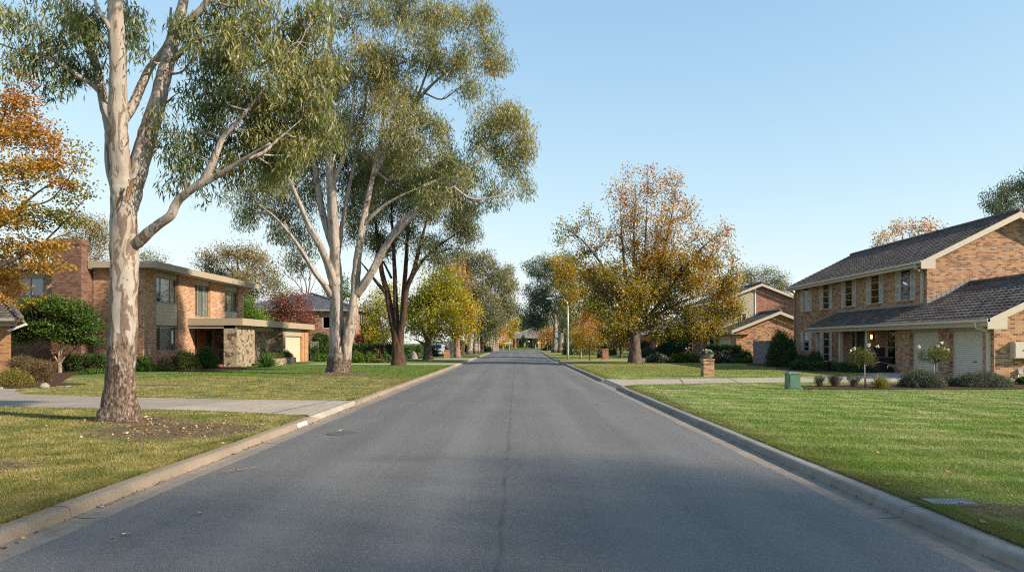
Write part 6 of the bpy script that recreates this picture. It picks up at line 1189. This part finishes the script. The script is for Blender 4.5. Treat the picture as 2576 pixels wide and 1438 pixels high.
for i, (lb, Y, st, bl) in enumerate([('hazy dark gum straight behind the far bungalow', 205, [([(1318, 880), (1318, 830), (1318, 800)], .6, .3)], [(1300, 790, 24, 24, .4), (1325, 800, 26, 26, .4), (1305, 825, 34, 20, .35), (1340, 825, 30, 24, .4), (1285, 770, 14, 18, .45, .7)]), ('lower hazy gum behind the right end of the far bungalow', 200, [([(1362, 880), (1362, 840), (1362, 815)], .5, .3)], [(1360, 815, 30, 24, .4), (1340, 845, 26, 16, .35), (1385, 830, 24, 24, .4)]), ('hazy gum behind the golden poplars', 195, [([(1250, 880), (1250, 840), (1250, 815)], .5, .3)], [(1245, 815, 30, 26, .4), (1265, 790, 22, 22, .4), (1225, 830, 26, 24, .4), (1200, 840, 26, 24, .4)])]):
    tree('gum_tree', lb, Y, st, bl, M['leaf_teal'], M['gumfar'], .5, .26, 1.8, 'random', 'gum trees beyond the street end', per=50, sig=1.9, limb=.1, twigs=4, twr=.04, seed=90 + i)
# --- trees behind the right houses
tree('autumn_tree', 'row of orange treetops over the charcoal roof ridge', 66, [([(2290, 890), (2290, 760), (2290, 680)], .3, .2), ([(2290, 700), (2250, 640), (2225, 600)], .12, .03), ([(2290, 690), (2275, 620), (2265, 570)], .1, .03), ([(2290, 690), (2310, 620), (2312, 570)], .1, .03), ([(2290, 700), (2340, 630), (2360, 580)], .12, .03)], [(2222, 600, 24, 22, .75, .7), (2262, 580, 22, 26, .9, .8), (2300, 580, 16, 26, .9, .8), (2325, 570, 22, 22, .9, .7), (2352, 578, 24, 18, .85, .7), (2240, 625, 40, 22, .8, .7), (2310, 620, 60, 26, .85, .7), (2380, 585, 14, 12, .7, .5), (2205, 620, 16, 12, .5, .6)], M['leaf_autumn'], M['barkgrey'], .15, .13, 1.2, 'random', 'trees behind the right houses', per=24, sig=1.3, limb=.05, twigs=20, twr=.012, seed=100, up=True)
tree('gum_tree', 'dark blue-green gum over the house ridge at the right edge', 58, [([(2570, 890), (2568, 700), (2560, 560)], .4, .2), ([(2562, 600), (2530, 540), (2510, 500)], .14, .05)], [(2530, 490, 44, 34, .4), (2505, 515, 28, 24, .4), (2565, 470, 44, 30, .4), (2590, 510, 40, 40, .35), (2545, 530, 45, 24, .35), (2620, 450, 50, 50, .4), (2492, 495, 16, 14, .4, .7)], M['leaf_teal'], M['gumfar'], .19, .08, 1.5, 'hang', 'trees behind the right houses', per=50, sig=1.35, limb=.07, twigs=8, twr=.018, seed=101)
tree('gum_tree', 'olive treetop behind the cream-walled house on the right', 96, [([(1915, 890), (1915, 780), (1913, 720)], .4, .2), ([(1914, 740), (1890, 705), (1885, 690)], .12, .05), ([(1914, 740), (1940, 710), (1955, 695)], .12, .05)], [(1890, 690, 28, 17, .5), (1925, 690, 28, 17, .5), (1955, 705, 24, 20, .5), (1975, 725, 18, 16, .5, .8), (1880, 715, 30, 20, .45), (1930, 730, 50, 22, .45), (1900, 745, 40, 18, .4)], M['leaf_far'], M['gumfar'], .22, .1, 1.6, 'random', 'trees behind the right houses', per=50, sig=1.45, limb=.08, twigs=7, twr=.025, seed=102)

# ------------------------------------------------------------------ shrubs
def shrub(name, label, x, y, rx, ry, h, leaf, L, W, cov=2.4, style='random', group=None, cat='shrub', seed=1, tb=.45, form='dome', stems=0, flowers=0, z0=None, per=30, flower_top=True, tvar=.13):
    rg = np.random.default_rng(seed); g = gz(x, y) if z0 is None else z0
    area = math.pi*(rx + ry)/2*h*1.3 + math.pi*rx*ry; n = int(cov*area/(L*W*.32))
    k = max(6, n//per); d = unit(rg.normal(size=(k, 3))); d[:, 2] = np.abs(d[:, 2])
    q = rg.random(k)**.3
    if form == 'box':
        f = rg.integers(0, 5, k); p = rg.uniform(-1, 1, (k, 3)); p[:, 2] = (p[:, 2] + 1)/2
        dp = rg.random(k)**2*.25
        p[f == 0, 0] = 1 - dp[f == 0]; p[f == 1, 0] = -1 + dp[f == 1]; p[f == 2, 1] = -1 + dp[f == 2]; p[f == 3, 1] = 1 - dp[f == 3]; p[f == 4, 2] = 1 - dp[f == 4]*.8
        C = np.array([x, y, g]) + p*np.array([rx, ry, h*.96])
    elif form == 'ball': d = unit(rg.normal(size=(k, 3))); C = np.array([x, y, g + h/2]) + d*(.82 + .18*q)[:, None]*np.array([rx, ry, h/2])
    elif form == 'cone':
        u = rg.random(k)**.8; a = rg.uniform(0, 2*math.pi, k); rr = (1 - u)**.75*np.sqrt(np.minimum(1, u/.06))*(.75 + .25*q); C = np.stack([x + rx*rr*np.cos(a), y + ry*rr*np.sin(a), g + h*u], 1)
    elif form == 'vase':
        u = rg.random(k); a = rg.uniform(0, 2*math.pi, k); rr = (.25 + .75*u)*rg.random(k)**.5; C = np.stack([x + rx*rr*np.cos(a), y + ry*rr*np.sin(a), g + h*u*(1 - .25*rr)], 1)
    else:
        lump = 1 + .12*np.sin(5*d[:, 0] + seed) * np.cos(4*d[:, 1] + 2*seed); C = np.array([x, y, g]) + d*(q*lump)[:, None]*np.array([rx, ry, h*.95])
    ci = rg.integers(0, k, n); s = min(rx, ry, h)*(.10 if form in ('box', 'ball', 'cone') else .13)
    if form == 'fan':                                  # blades rising from the foot
        a = rg.uniform(0, 2*math.pi, n); e = rg.uniform(.25, 1.0, n); dr = unit(np.stack([np.cos(a)*(1.1 - e), np.sin(a)*(1.1 - e), e], 1)); C2 = np.array([x, y, g]) + rg.normal(0, .10*rx, (n, 3))*np.array([1, 1, 0]); V = leaf_quads(C2, dr, h, W, rg, -.12); ct = np.full(n, tb)
    else:
        dr = unit(rg.normal(size=(n, 3)) + (np.array([0, 0, 1.3]) if style == 'up' else np.array([0, 0, -.6 if style == 'hang' else .1])))
        V = leaf_quads(C[ci] + rg.normal(0, 1, (n, 3))*s, dr, L, W, rg, .1); ct = (tb + rg.normal(0, tvar, k))[ci]
        V[:, 2] = np.maximum(V[:, 2], g - .02)
    kids = stems or flowers
    t = thing(name, label, cat, (x, y, g), group)
    raw_mesh('foliage', V, 4, leaf, t, tint=np.clip(ct + rg.normal(0, .1, n), 0, 1), tint2=np.clip(rg.normal(.5, .22, n), 0, 1))
    if stems:
        m = MB()
        for i in range(stems):
            a = rg.uniform(0, 6.28); e = C[rg.integers(0, k)]; p0 = np.array([x + .06*math.cos(a), y + .06*math.sin(a), g - .03]); m.tube([p0, (p0 + e)/2 + np.array([0, 0, .06*h]), e], [.015, .011, .005], 5, cap=False)
        m.build('stem', M['barktan'], t)
    if flowers:
        fc = C[np.argsort(-(C[:, 2] - g)/h - .8*rg.random(k))[:flowers]] if flower_top else C[rg.integers(0, k, flowers)]
        nf = len(fc)*14; fi = np.repeat(np.arange(len(fc)), 14); V = leaf_quads(fc[fi] + rg.normal(0, .018, (nf, 3)) + np.array([0, 0, s*.6]), unit(rg.normal(size=(nf, 3)) + np.array([0, 0, .7])), max(.045, y*.0011), max(.04, y*.001), rg, .2)
        raw_mesh('blossom', V, 4, M['flower'], t, tint=rg.random(nf), tint2=np.full(nf, .5))
    return t
def xz(px0, px1, Y): return (xat((px0 + px1)/2, Y), (px1 - px0)/2*Y/F)

def S(name, label, px0, px1, ytop, Y, leaf, form='dome', lw=(.06, .04), ry=None, zb=None, **kw):
    x, rx = xz(px0, px1, Y); h = zat(ytop, Y) - (gz(x, Y) if zb is None else zb); k = max(1.0, Y/34.0)
    return shrub(name, label, x, Y, rx, ry if ry else min(rx, 1.2), h, M[leaf], lw[0]*k, lw[1]*k, form=form, **kw)
gl_, gr_ = 'shrubs in front of the left houses', 'shrubs in front of the right houses'
S('low_shrub', 'yellow-green feathery mound at the left edge beside the driveway', -20, 76, 932, 24.8, 'leaf_lime', lw=(.05, .014), style='up', cov=2.2, seed=201, group=gl_, tvar=.2)
S('feathery_shrub', 'tall dry brown feathery shrub against the orange brick corner', 22, 85, 893, 27.4, 'leaf_brown', 'vase', (.06, .012), style='up', cov=1.6, seed=202, group=gl_, stems=14)
S('feathery_shrub', 'golden-brown feathery shrub right of the taller one', 66, 142, 905, 27.0, 'leaf_brown', 'vase', (.06, .012), style='up', cov=1.5, seed=203, group=gl_, stems=12, tb=.55)
S('clipped_hedge', 'dark clipped hedge under the brick wall behind the maple', 158, 275, 892, 37.4, 'leaf_hedge', 'box', (.06, .045), ry=.6, cov=2.6, seed=204, group=gl_)
S('clipped_hedge', 'dark shaded hedge behind the brown feathery shrubs', 30, 140, 905, 36.6, 'leaf_hedge', 'box', (.06, .045), ry=.6, cov=2.4, seed=205, group=gl_)
S('low_shrub', 'low green groundcover shrub left of the spotted trunk', 205, 270, 928, 34.8, 'leaf_green', seed=206, group=gl_, cov=2.0)
S('low_shrub', 'glossy green shrub just right of the spotted trunk', 335, 384, 893, 37.4, 'leaf_green', seed=207, group=gl_)
S('low_shrub', 'small bronze-green mound below the corner downpipe', 378, 440, 912, 38.0, 'leaf_rose', seed=208, group=gl_, tb=.6)
S('leafy_shrub', 'round olive shrub under the ground-floor window', 432, 500, 882, 39.6, 'leaf_rose', seed=209, group=gl_, stems=5, tb=.4)
S('leafy_shrub', 'taller two-tiered shrub beside the timber front door', 496, 545, 868, 41.5, 'leaf_green', seed=210, group=gl_, stems=6, tb=.3)
S('red_cordyline', 'dark red spiky plant near the corner downpipe', 398, 428, 890, 38.8, 'leaf_red', 'fan', (.4, .05), seed=211, cov=.5, group=gl_, cat='plant')
S('strappy_clump', 'dark green strappy clump at the foot of the stone pier', 646, 694, 890, 43.6, 'leaf_green', 'fan', (.5, .05), seed=212, cov=1.4, group=gl_, cat='plant')
shrub('planter_shrub', 'low green plants growing along the stone planter box', -16.37, 48.6, .36, 1.8, .42, M['leaf_rose'], .07, .03, 2.4, 'up', None, 'plant', 213, z0=.45)
shrub('planter_shrub', 'round greyish shrub at the far end of the stone planter box', -16.37, 50.7, .40, .6, .6, M['leaf_sage'], .06, .03, 2.4, 'random', None, 'plant', 214, z0=.45)
S('round_hedge', 'tall round dark hedge beside the grey-green fence panel', 779, 832, 833, 60.8, 'leaf_hedge', 'dome', (.06, .045), ry=1.0, seed=215, group=gl_, cov=3.2, tb=.5)
S('low_shrub', 'low green shrubs left of the second gum trunk', 790, 838, 892, 58, 'leaf_green', seed=216, group=gl_)
S('clipped_hedge', 'long dark clipped hedge between the pale and dark trunks', 874, 992, 866, 63.0, 'leaf_hedge', 'box', (.05, .04), ry=.9, seed=217, group=gl_, cov=2.6)
S('round_shrub', 'yellow-topped round shrub, left one of the clipped pair', 886, 918, 885, 54, 'leaf_bright', 'dome', (.05, .04), seed=218, group=gl_, cov=2.6, tb=.25)
S('round_shrub', 'green round shrub, right one of the clipped pair', 912, 945, 886, 54.3, 'leaf_green', 'dome', (.05, .04), seed=219, group=gl_, cov=2.6, tb=.6)
S('low_shrub', 'loose green shrub in front of the right end of the long hedge', 955, 985, 890, 55, 'leaf_green', seed=220, group=gl_)
S('low_shrub', 'low brownish shrub between the round pair and the loose green one', 940, 972, 902, 54, 'leaf_brown', seed=221, group=gl_)
S('clipped_hedge', 'flat-topped green hedge just right of the dark furrowed trunk', 1016, 1060, 870, 69, 'leaf_green', 'box', (.05, .04), ry=.8, seed=222, group=gl_, cov=2.6, tb=.35)
S('low_shrub', 'pale tan grassy shrub right of the flat-topped hedge', 1040, 1058, 888, 67, 'leaf_brown', 'vase', seed=223, style='up', group=gl_)
S('low_shrub', 'low lime shrub below the flat-topped hedge', 1018, 1042, 896, 67.5, 'leaf_bright', seed=224, group=gl_, tb=.2)
S('weeping_shrub', 'rusty red weeping shrub before the slate-roofed house', 893, 916, 832, 70, 'leaf_red', 'vase', (.1, .02), style='hang', seed=225, group=gl_, tb=.75)
S('conifer_shrub', 'narrow yellow conifer by the slate-roofed house', 868, 882, 842, 69, 'leaf_gold', 'cone', seed=226, group=gl_)
S('conifer_shrub', 'small yellow shrub between the hedge and the slate-roofed house', 921, 936, 852, 72, 'leaf_gold', 'cone', seed=227, group=gl_, tb=.7)
S('dark_shrub', 'dark green shrubbery behind the autumn tree trunk on the left', 1050, 1125, 862, 84, 'leaf_hedge', 'dome', ry=2.0, seed=228, group=gl_, cov=2.0)
S('dark_shrub', 'dark leafy shrub hiding the near half of the parked car', 1068, 1103, 866, 78, 'leaf_hedge', seed=234, group=gl_, cov=2.4, ry=.8)
S('dark_shrub', 'dark shrubbery behind the far left gum trunks', 1150, 1235, 865, 118, 'leaf_hedge', 'dome', ry=2.0, seed=229, group=gl_, cov=2.0)
S('clipped_hedge', 'low hedge in front of the far bungalow', 1250, 1345, 869, 160, 'leaf_hedge', 'box', (.05, .04), ry=.8, seed=230, cov=2.0)
S('round_shrub', 'dark rounded shrub before the far bungalow porch', 1306, 1328, 847, 163, 'leaf_pine', 'dome', seed=231, cov=2.4)
S('dark_shrub', 'dark shrubs under the small orange tree at the far right', 1366, 1394, 862, 138, 'leaf_pine', 'dome', seed=232, cov=2.2)
S('dark_shrub', 'long dark shrubbery behind the street lamp', 1420, 1545, 862, 88, 'leaf_hedge', 'box', ry=1.5, seed=233, cov=1.8, group=gr_)
# right-hand gardens
S('round_shrub', 'dark round clipped shrub right of the big autumn trunk', 1606, 1642, 854, 80, 'leaf_pine', 'dome', seed=240, group=gr_)
S('low_shrub', 'grey-green low shrub at the foot of the dark round one', 1608, 1648, 872, 73, 'leaf_sage', seed=241, group=gr_, tb=.3)
S('clipped_hedge', 'broad dark clipped mound before the bungalow', 1644, 1708, 859, 75, 'leaf_pine', 'dome', seed=242, group=gr_, ry=1.4)
S('conifer_tree', 'broad dark conifer above the clipped mound', 1655, 1704, 828, 82, 'leaf_pine', 'cone', seed=243, group=gr_, cat='conifer', ry=1.1)
S('conifer_tree', 'narrow black-green conifer between the broad one and the cream house', 1698, 1716, 818, 84, 'leaf_pine', 'cone', seed=244, group=gr_, cat='conifer')
S('ball_topiary', 'smooth dark green ball topiary', 1684, 1716, 867, 70, 'leaf_pine', 'ball', (.035, .03), seed=245, group=gr_, cov=3.0)
S('conifer_tree', 'tall spindle conifer standing against the porch posts', 1714, 1741, 795, 71, 'leaf_pine', 'cone', (.05, .03), seed=246, group=gr_, cat='conifer', cov=3.0, tb=.6)
S('clipped_hedge', 'flat-topped hedge left of the roller door of the cream house', 1782, 1858, 868, 58.5, 'leaf_hedge', 'box', (.05, .04), ry=.7, seed=247, group=gr_, cov=2.6)
S('flowering_shrub', 'white-flowered climber on the face of the flat-topped hedge', 1818, 1833, 882, 57.2, 'leaf_sage', 'box', ry=.2, seed=248, group=gr_, flowers=40, flower_top=False, tb=.9)
S('dark_shrub', 'dark loose shrub right of the flat-topped hedge', 1852, 1892, 880, 57, 'leaf_hedge', seed=249, group=gr_, tb=.6)
S('flowering_shrub', 'low grey-green border bush with white flowers right of the autumn trunk', 1622, 1690, 890, 54, 'leaf_sage', seed=250, group=gr_, flowers=26, ry=.7, tb=.5)
S('flowering_shrub', 'yellow-green border shrub with pale blooms left of the planter pillar', 1690, 1764, 886, 54.5, 'leaf_rose', seed=251, group=gr_, flowers=10, ry=.7, tb=.5)
S('flowering_shrub', 'low white-flecked bush right behind the planter pillar', 1765, 1850, 897, 53, 'leaf_sage', seed=252, group=gr_, flowers=14, ry=.6, tb=.25)
S('low_shrub', 'low green border shrub left of the paling fence', 1845, 1896, 902, 52.5, 'leaf_green', seed=253, group=gr_, ry=.6, tb=.3)
S('dark_shrub', 'large dark leafy shrub hiding the end of the paling fence', 1932, 2001, 830, 45, 'leaf_hedge', seed=254, group=gr_, stems=6, ry=1.0, tb=.5, cov=2.8)
S('dark_shrub', 'lower dark shrub right of the large leafy one', 1968, 2012, 876, 43.5, 'leaf_hedge', seed=255, group=gr_, tb=.3)
S('round_shrub', 'round clipped shrub below the left ground-floor window', 2000, 2034, 888, 42.5, 'leaf_hedge', 'dome', seed=256, group=gr_)
S('round_shrub', 'larger round clipped shrub at the first veranda post', 2026, 2072, 882, 42.0, 'leaf_hedge', 'dome', seed=257, group=gr_, tb=.6)
S('rose_bush', 'dark rose bush with a few pale blooms in front of the round shrubs', 1988, 2040, 905, 39.5, 'leaf_hedge', seed=258, group=gr_, flowers=5, tb=.3)
S('clipped_hedge', 'low clipped hedge along the veranda, left piece', 2042, 2100, 911, 38.2, 'leaf_hedge', 'box', (.05, .035), ry=.4, seed=259, group=gr_, cov=2.6)
S('clipped_hedge', 'low clipped hedge along the veranda, right piece', 2102, 2156, 914, 36.8, 'leaf_hedge', 'box', (.05, .035), ry=.4, seed=260, group=gr_, cov=2.6, tb=.6)
S('dark_shrub', 'dark mound at the end of the veranda hedge behind the first rose', 2140, 2200, 917, 36.0, 'leaf_hedge', seed=261, group=gr_, ry=.5)
for i, (a, c, yt, lb) in enumerate(((2046, 2078, 946, 'leftmost wiry purple-grey tuft in the mulch bed'), (2081, 2120, 943, 'middle and widest wiry purple-grey tuft in the mulch bed'), (2131, 2165, 946, 'wiry purple-grey tuft left of the first rose stake'))):
    S('wiry_tuft', lb, a, c, yt, 24.2, 'leaf_plum', 'vase', (.10, .008), style='up', seed=262 + i, group='wiry tufts in the mulch bed', cat='plant', cov=.9, stems=16)
S('grass_clump', 'yellow-green arching grass clump right of the first rose', 2186, 2246, 942, 23.4, 'leaf_straw', 'fan', (.5, .016), seed=266, cov=1.0, cat='plant')
S('sage_shrub', 'large grey-green shrub in front of the left garage door', 2268, 2368, 933, 24.0, 'leaf_sage', 'dome', (.05, .014), style='up', seed=267, group='grey-green shrubs in the mulch bed', ry=.7, cov=2.0, stems=10)
S('sage_shrub', 'small dull shrub between the two large grey-green ones', 2362, 2405, 950, 24.6, 'leaf_sage', 'dome', (.05, .014), style='up', seed=268, group='grey-green shrubs in the mulch bed', cov=2.0, tb=.3)
S('sage_shrub', 'long blue-grey shrub below the right garage door', 2398, 2542, 938, 24.2, 'leaf_sage', 'dome', (.05, .013), style='up', seed=269, group='grey-green shrubs in the mulch bed', ry=.7, cov=2.0, tb=.5, stems=12)
S('low_shrub', 'dark low shrub at the right edge below the meter box', 2556, 2600, 948, 25.5, 'leaf_hedge', seed=270, group=gr_)
shrub('flower_clump', 'white-flowered plant growing in the bowl on the letterbox pillar', 8.55, 31.75, .29, .29, .25, M['leaf_sage'], .05, .03, 2.4, 'random', None, 'plant', 271, z0=1.03, flowers=22)
shrub('spiky_plant', 'spiky dark plant on top of the narrow letterbox pillar', 7.86, 62.6, .3, .3, .5, M['leaf_pine'], .5, .06, .6, 'up', None, 'plant', 272, form='fan', z0=1.06)

def standard_rose(label, px, py, Y, cx, cy, rx, rz, blooms, seed):
    b0 = at(px, py, Y); x, y = b0.x, Y; c = np.array(at(cx, cy, Y)); k = Y/F; rg = np.random.default_rng(seed)
    t = thing('standard_rose', label, 'rose', (x, y, GZ), 'standard roses in the mulch bed'); m = MB()
    m.tube([(x, y, GZ - .05), (x - .01, y, .6), (c[0], y, c[2] - rz*k*.7)], [.022, .018, .016], 7)
    tips = []
    for i in range(26):
        d = unit(rg.normal(size=3)); d[2] = abs(d[2])*.9 + .1; e = c + np.array([d[0]*rx*k, d[1]*rx*k, (d[2] - .35)*rz*k*1.1]); p = np.array([c[0], y, c[2] - rz*k*.7]); m.tube([p, (p + e)/2 + rg.normal(0, .03, 3), e], [.009, .006, .003], 4, cap=False); tips.append(e)
    m.build('stem', M['barkgrey'], t)
    m = MB(); m.tube([(x - .045, y - .02, GZ - .05), (x - .05, y - .02, c[2] - rz*k*.6)], [.018, .018], 6); m.build('stake', M['fence_pale'], t)
    V, T, T2, _ = foliage([(c, (rx*k, rx*k, rz*k), .5, 1.0), (c + np.array([0, 0, .2*rz*k]), (rx*k*.75, rx*k*.75, rz*k*.8), .55, .8)], .05, .034, 1.0, 'random', rg, 12, 1.045, shell=.4); raw_mesh('foliage', V, 4, M['leaf_rose'], t, tint=T, tint2=T2)
    for bx, by in blooms:
        p = np.array(at(bx, by, Y - .15)); n = 22; V = leaf_quads(p + rg.normal(0, .012, (n, 3)), unit(rg.normal(size=(n, 3)) + np.array([0, -.3, .5])), .06, .055, rg, .3); raw_mesh('bloom', V, 4, M['flower'], t, tint=rg.random(n), tint2=np.full(n, .5))
standard_rose('standard rose on a stake, left one, with four white blooms', 2178, 974, 23.8, 2173, 898, 34, 25, [(2149, 877), (2140, 882), (2186, 868), (2208, 872)], 300)
standard_rose('standard rose with larger white blooms before the garage pier', 2353, 965, 24.6, 2354, 893, 40, 26, [(2312, 873), (2360, 871), (2369, 862), (2376, 878), (2386, 882)], 301)

# ------------------------------------------------------------------ litter
def litter(name, label, pts, seed, size=.05):
    rg = np.random.default_rng(seed); P = np.array(pts); n = len(P); D = unit(rg.normal(size=(n, 3))*np.array([1, 1, .22])); V = leaf_quads(P, D, size, size*.55, rg, .15)
    o = raw_mesh(name, V, 4, M['litter'], loc=(P[0][0], P[0][1], 0), tint=rg.random(n), tint2=np.full(n, .5)); o['kind'] = 'stuff'; o['label'] = label
rg = np.random.default_rng(400)
pts = []
for y in rg.uniform(4.0, 30, 900)**1.0:
    if rg.random() < (.25 + .75*(math.sin(y*1.9) > .3)) : pts.append((left_edge(y) - .25 - abs(rg.normal(0, .035)), y, .012 + rg.random()*.012))
litter('leaf_litter', 'dry brown leaf crumbs gathered along the left gutter', pts, 401, .035)
pts = [(right_edge(y) + .27 + abs(rg.normal(0, .02)), y, .01 + rg.random()*.01) for y in rg.uniform(5, 40, 200)]
litter('leaf_litter', 'few pale leaf crumbs along the right gutter', pts, 402, .035)
pts = []
for cx, cy, rx, ry, n in ((-5.7, 12.4, 1.3, 1.3, 260), (8.5, 50.3, 3.4, 2.2, 900), (-7.6, 61.5, 2.0, 1.5, 250), (-8.2, 33, 1.6, 1.3, 260), (-7.3, 13.2, .9, .8, 200)):
    a = rg.normal(0, .5, (n, 2)); pts += [(cx + rx*u, cy + ry*v, gz(cx + rx*u, cy + ry*v) + .015 + .02*rg.random()) for u, v in a if cx + rx*u < -4.3 or cx > 0]
litter('bark_litter', 'shed bark and leaves scattered beneath the street trees', pts, 403, .05)
def leaf_at(label, px, py, z=None, size=.07, group=None, road=False, seed=1):
    zz = .05 if road else GZ + .045; Y = (EYE - zz)*F/(py - VY); x = xat(px, Y); rg = np.random.default_rng(seed); m = MB(); a = rg.uniform(0, 6.28); n = 7; vs = []
    for i in range(n):
        t_ = i/(n - 1); w = math.sin(math.pi*min(1, t_*.96 + .02))**.8*.3; u = (t_ - .5); lift = .18*math.sin(t_*2.6 + seed)
        for s in (-1, 0, 1): lx, ly = u, s*w; vs.append((x + size*(lx*math.cos(a) - ly*math.sin(a)), Y + size*(lx*math.sin(a) + ly*math.cos(a)), zz + size*(lift + .12*abs(s))))
    m.add(vs, [(3*i + j, 3*i + j + 1, 3*i + j + 4, 3*i + j + 3) for i in range(n - 1) for j in (0, 1)], 0, True); o = m.build('fallen_leaf', LEAFM[seed % 3], loc=(x, Y, zz)); tag(o, label, 'leaf', group)
LEAFM = [plain('tan_dry_leaf', (.42,.27,.14), .8, .2, .2), plain('pale_dry_leaf', (.55,.44,.30), .8, .2, .2), plain('rust_dry_leaf', (.34,.17,.08), .8, .2, .2)]
for i, (px, py, sz, lb) in enumerate(((318, 1340, .08, 'long pale dry leaf on the asphalt near the bottom left'), (282, 1356, .05, 'small round pale leaf beside the long one on the asphalt'), (499, 1291, .06, 'single rust-brown leaf on the asphalt left of centre'), (858, 1084, .09, 'pale leaf lying on the manhole cover'), (8, 1380, .09, 'curled rust bark strip leaf against the kerb at the left edge'), (60, 1352, .06, 'tan curled leaf against the left kerb joint'), (1612, 1188, .05, 'tiny pale leaf on the asphalt right of centre'))):
    leaf_at(lb, px, py, None, sz, 'fallen leaves on the road', True, i + 4)
for i in range(26):
    px = random.choice([random.uniform(2130, 2570), random.uniform(1900, 2560)]); py = random.uniform(1120, 1380)
    if (py - VY)*3.6/1.5 > px - VX - 60 : continue
    leaf_at('small dry leaf lying in the grass of the right lawn', px, py, None, random.uniform(.045, .085), 'fallen leaves on the right lawn', False, i + 30)
for i, (px, py) in enumerate(((232, 1032), (205, 1098), (380, 1092), (120, 1150), (560, 1115), (90, 1205))): leaf_at('small dry leaf lying in the grass of the left verge', px, py, None, .06, 'fallen leaves on the left verge', False, i + 60)
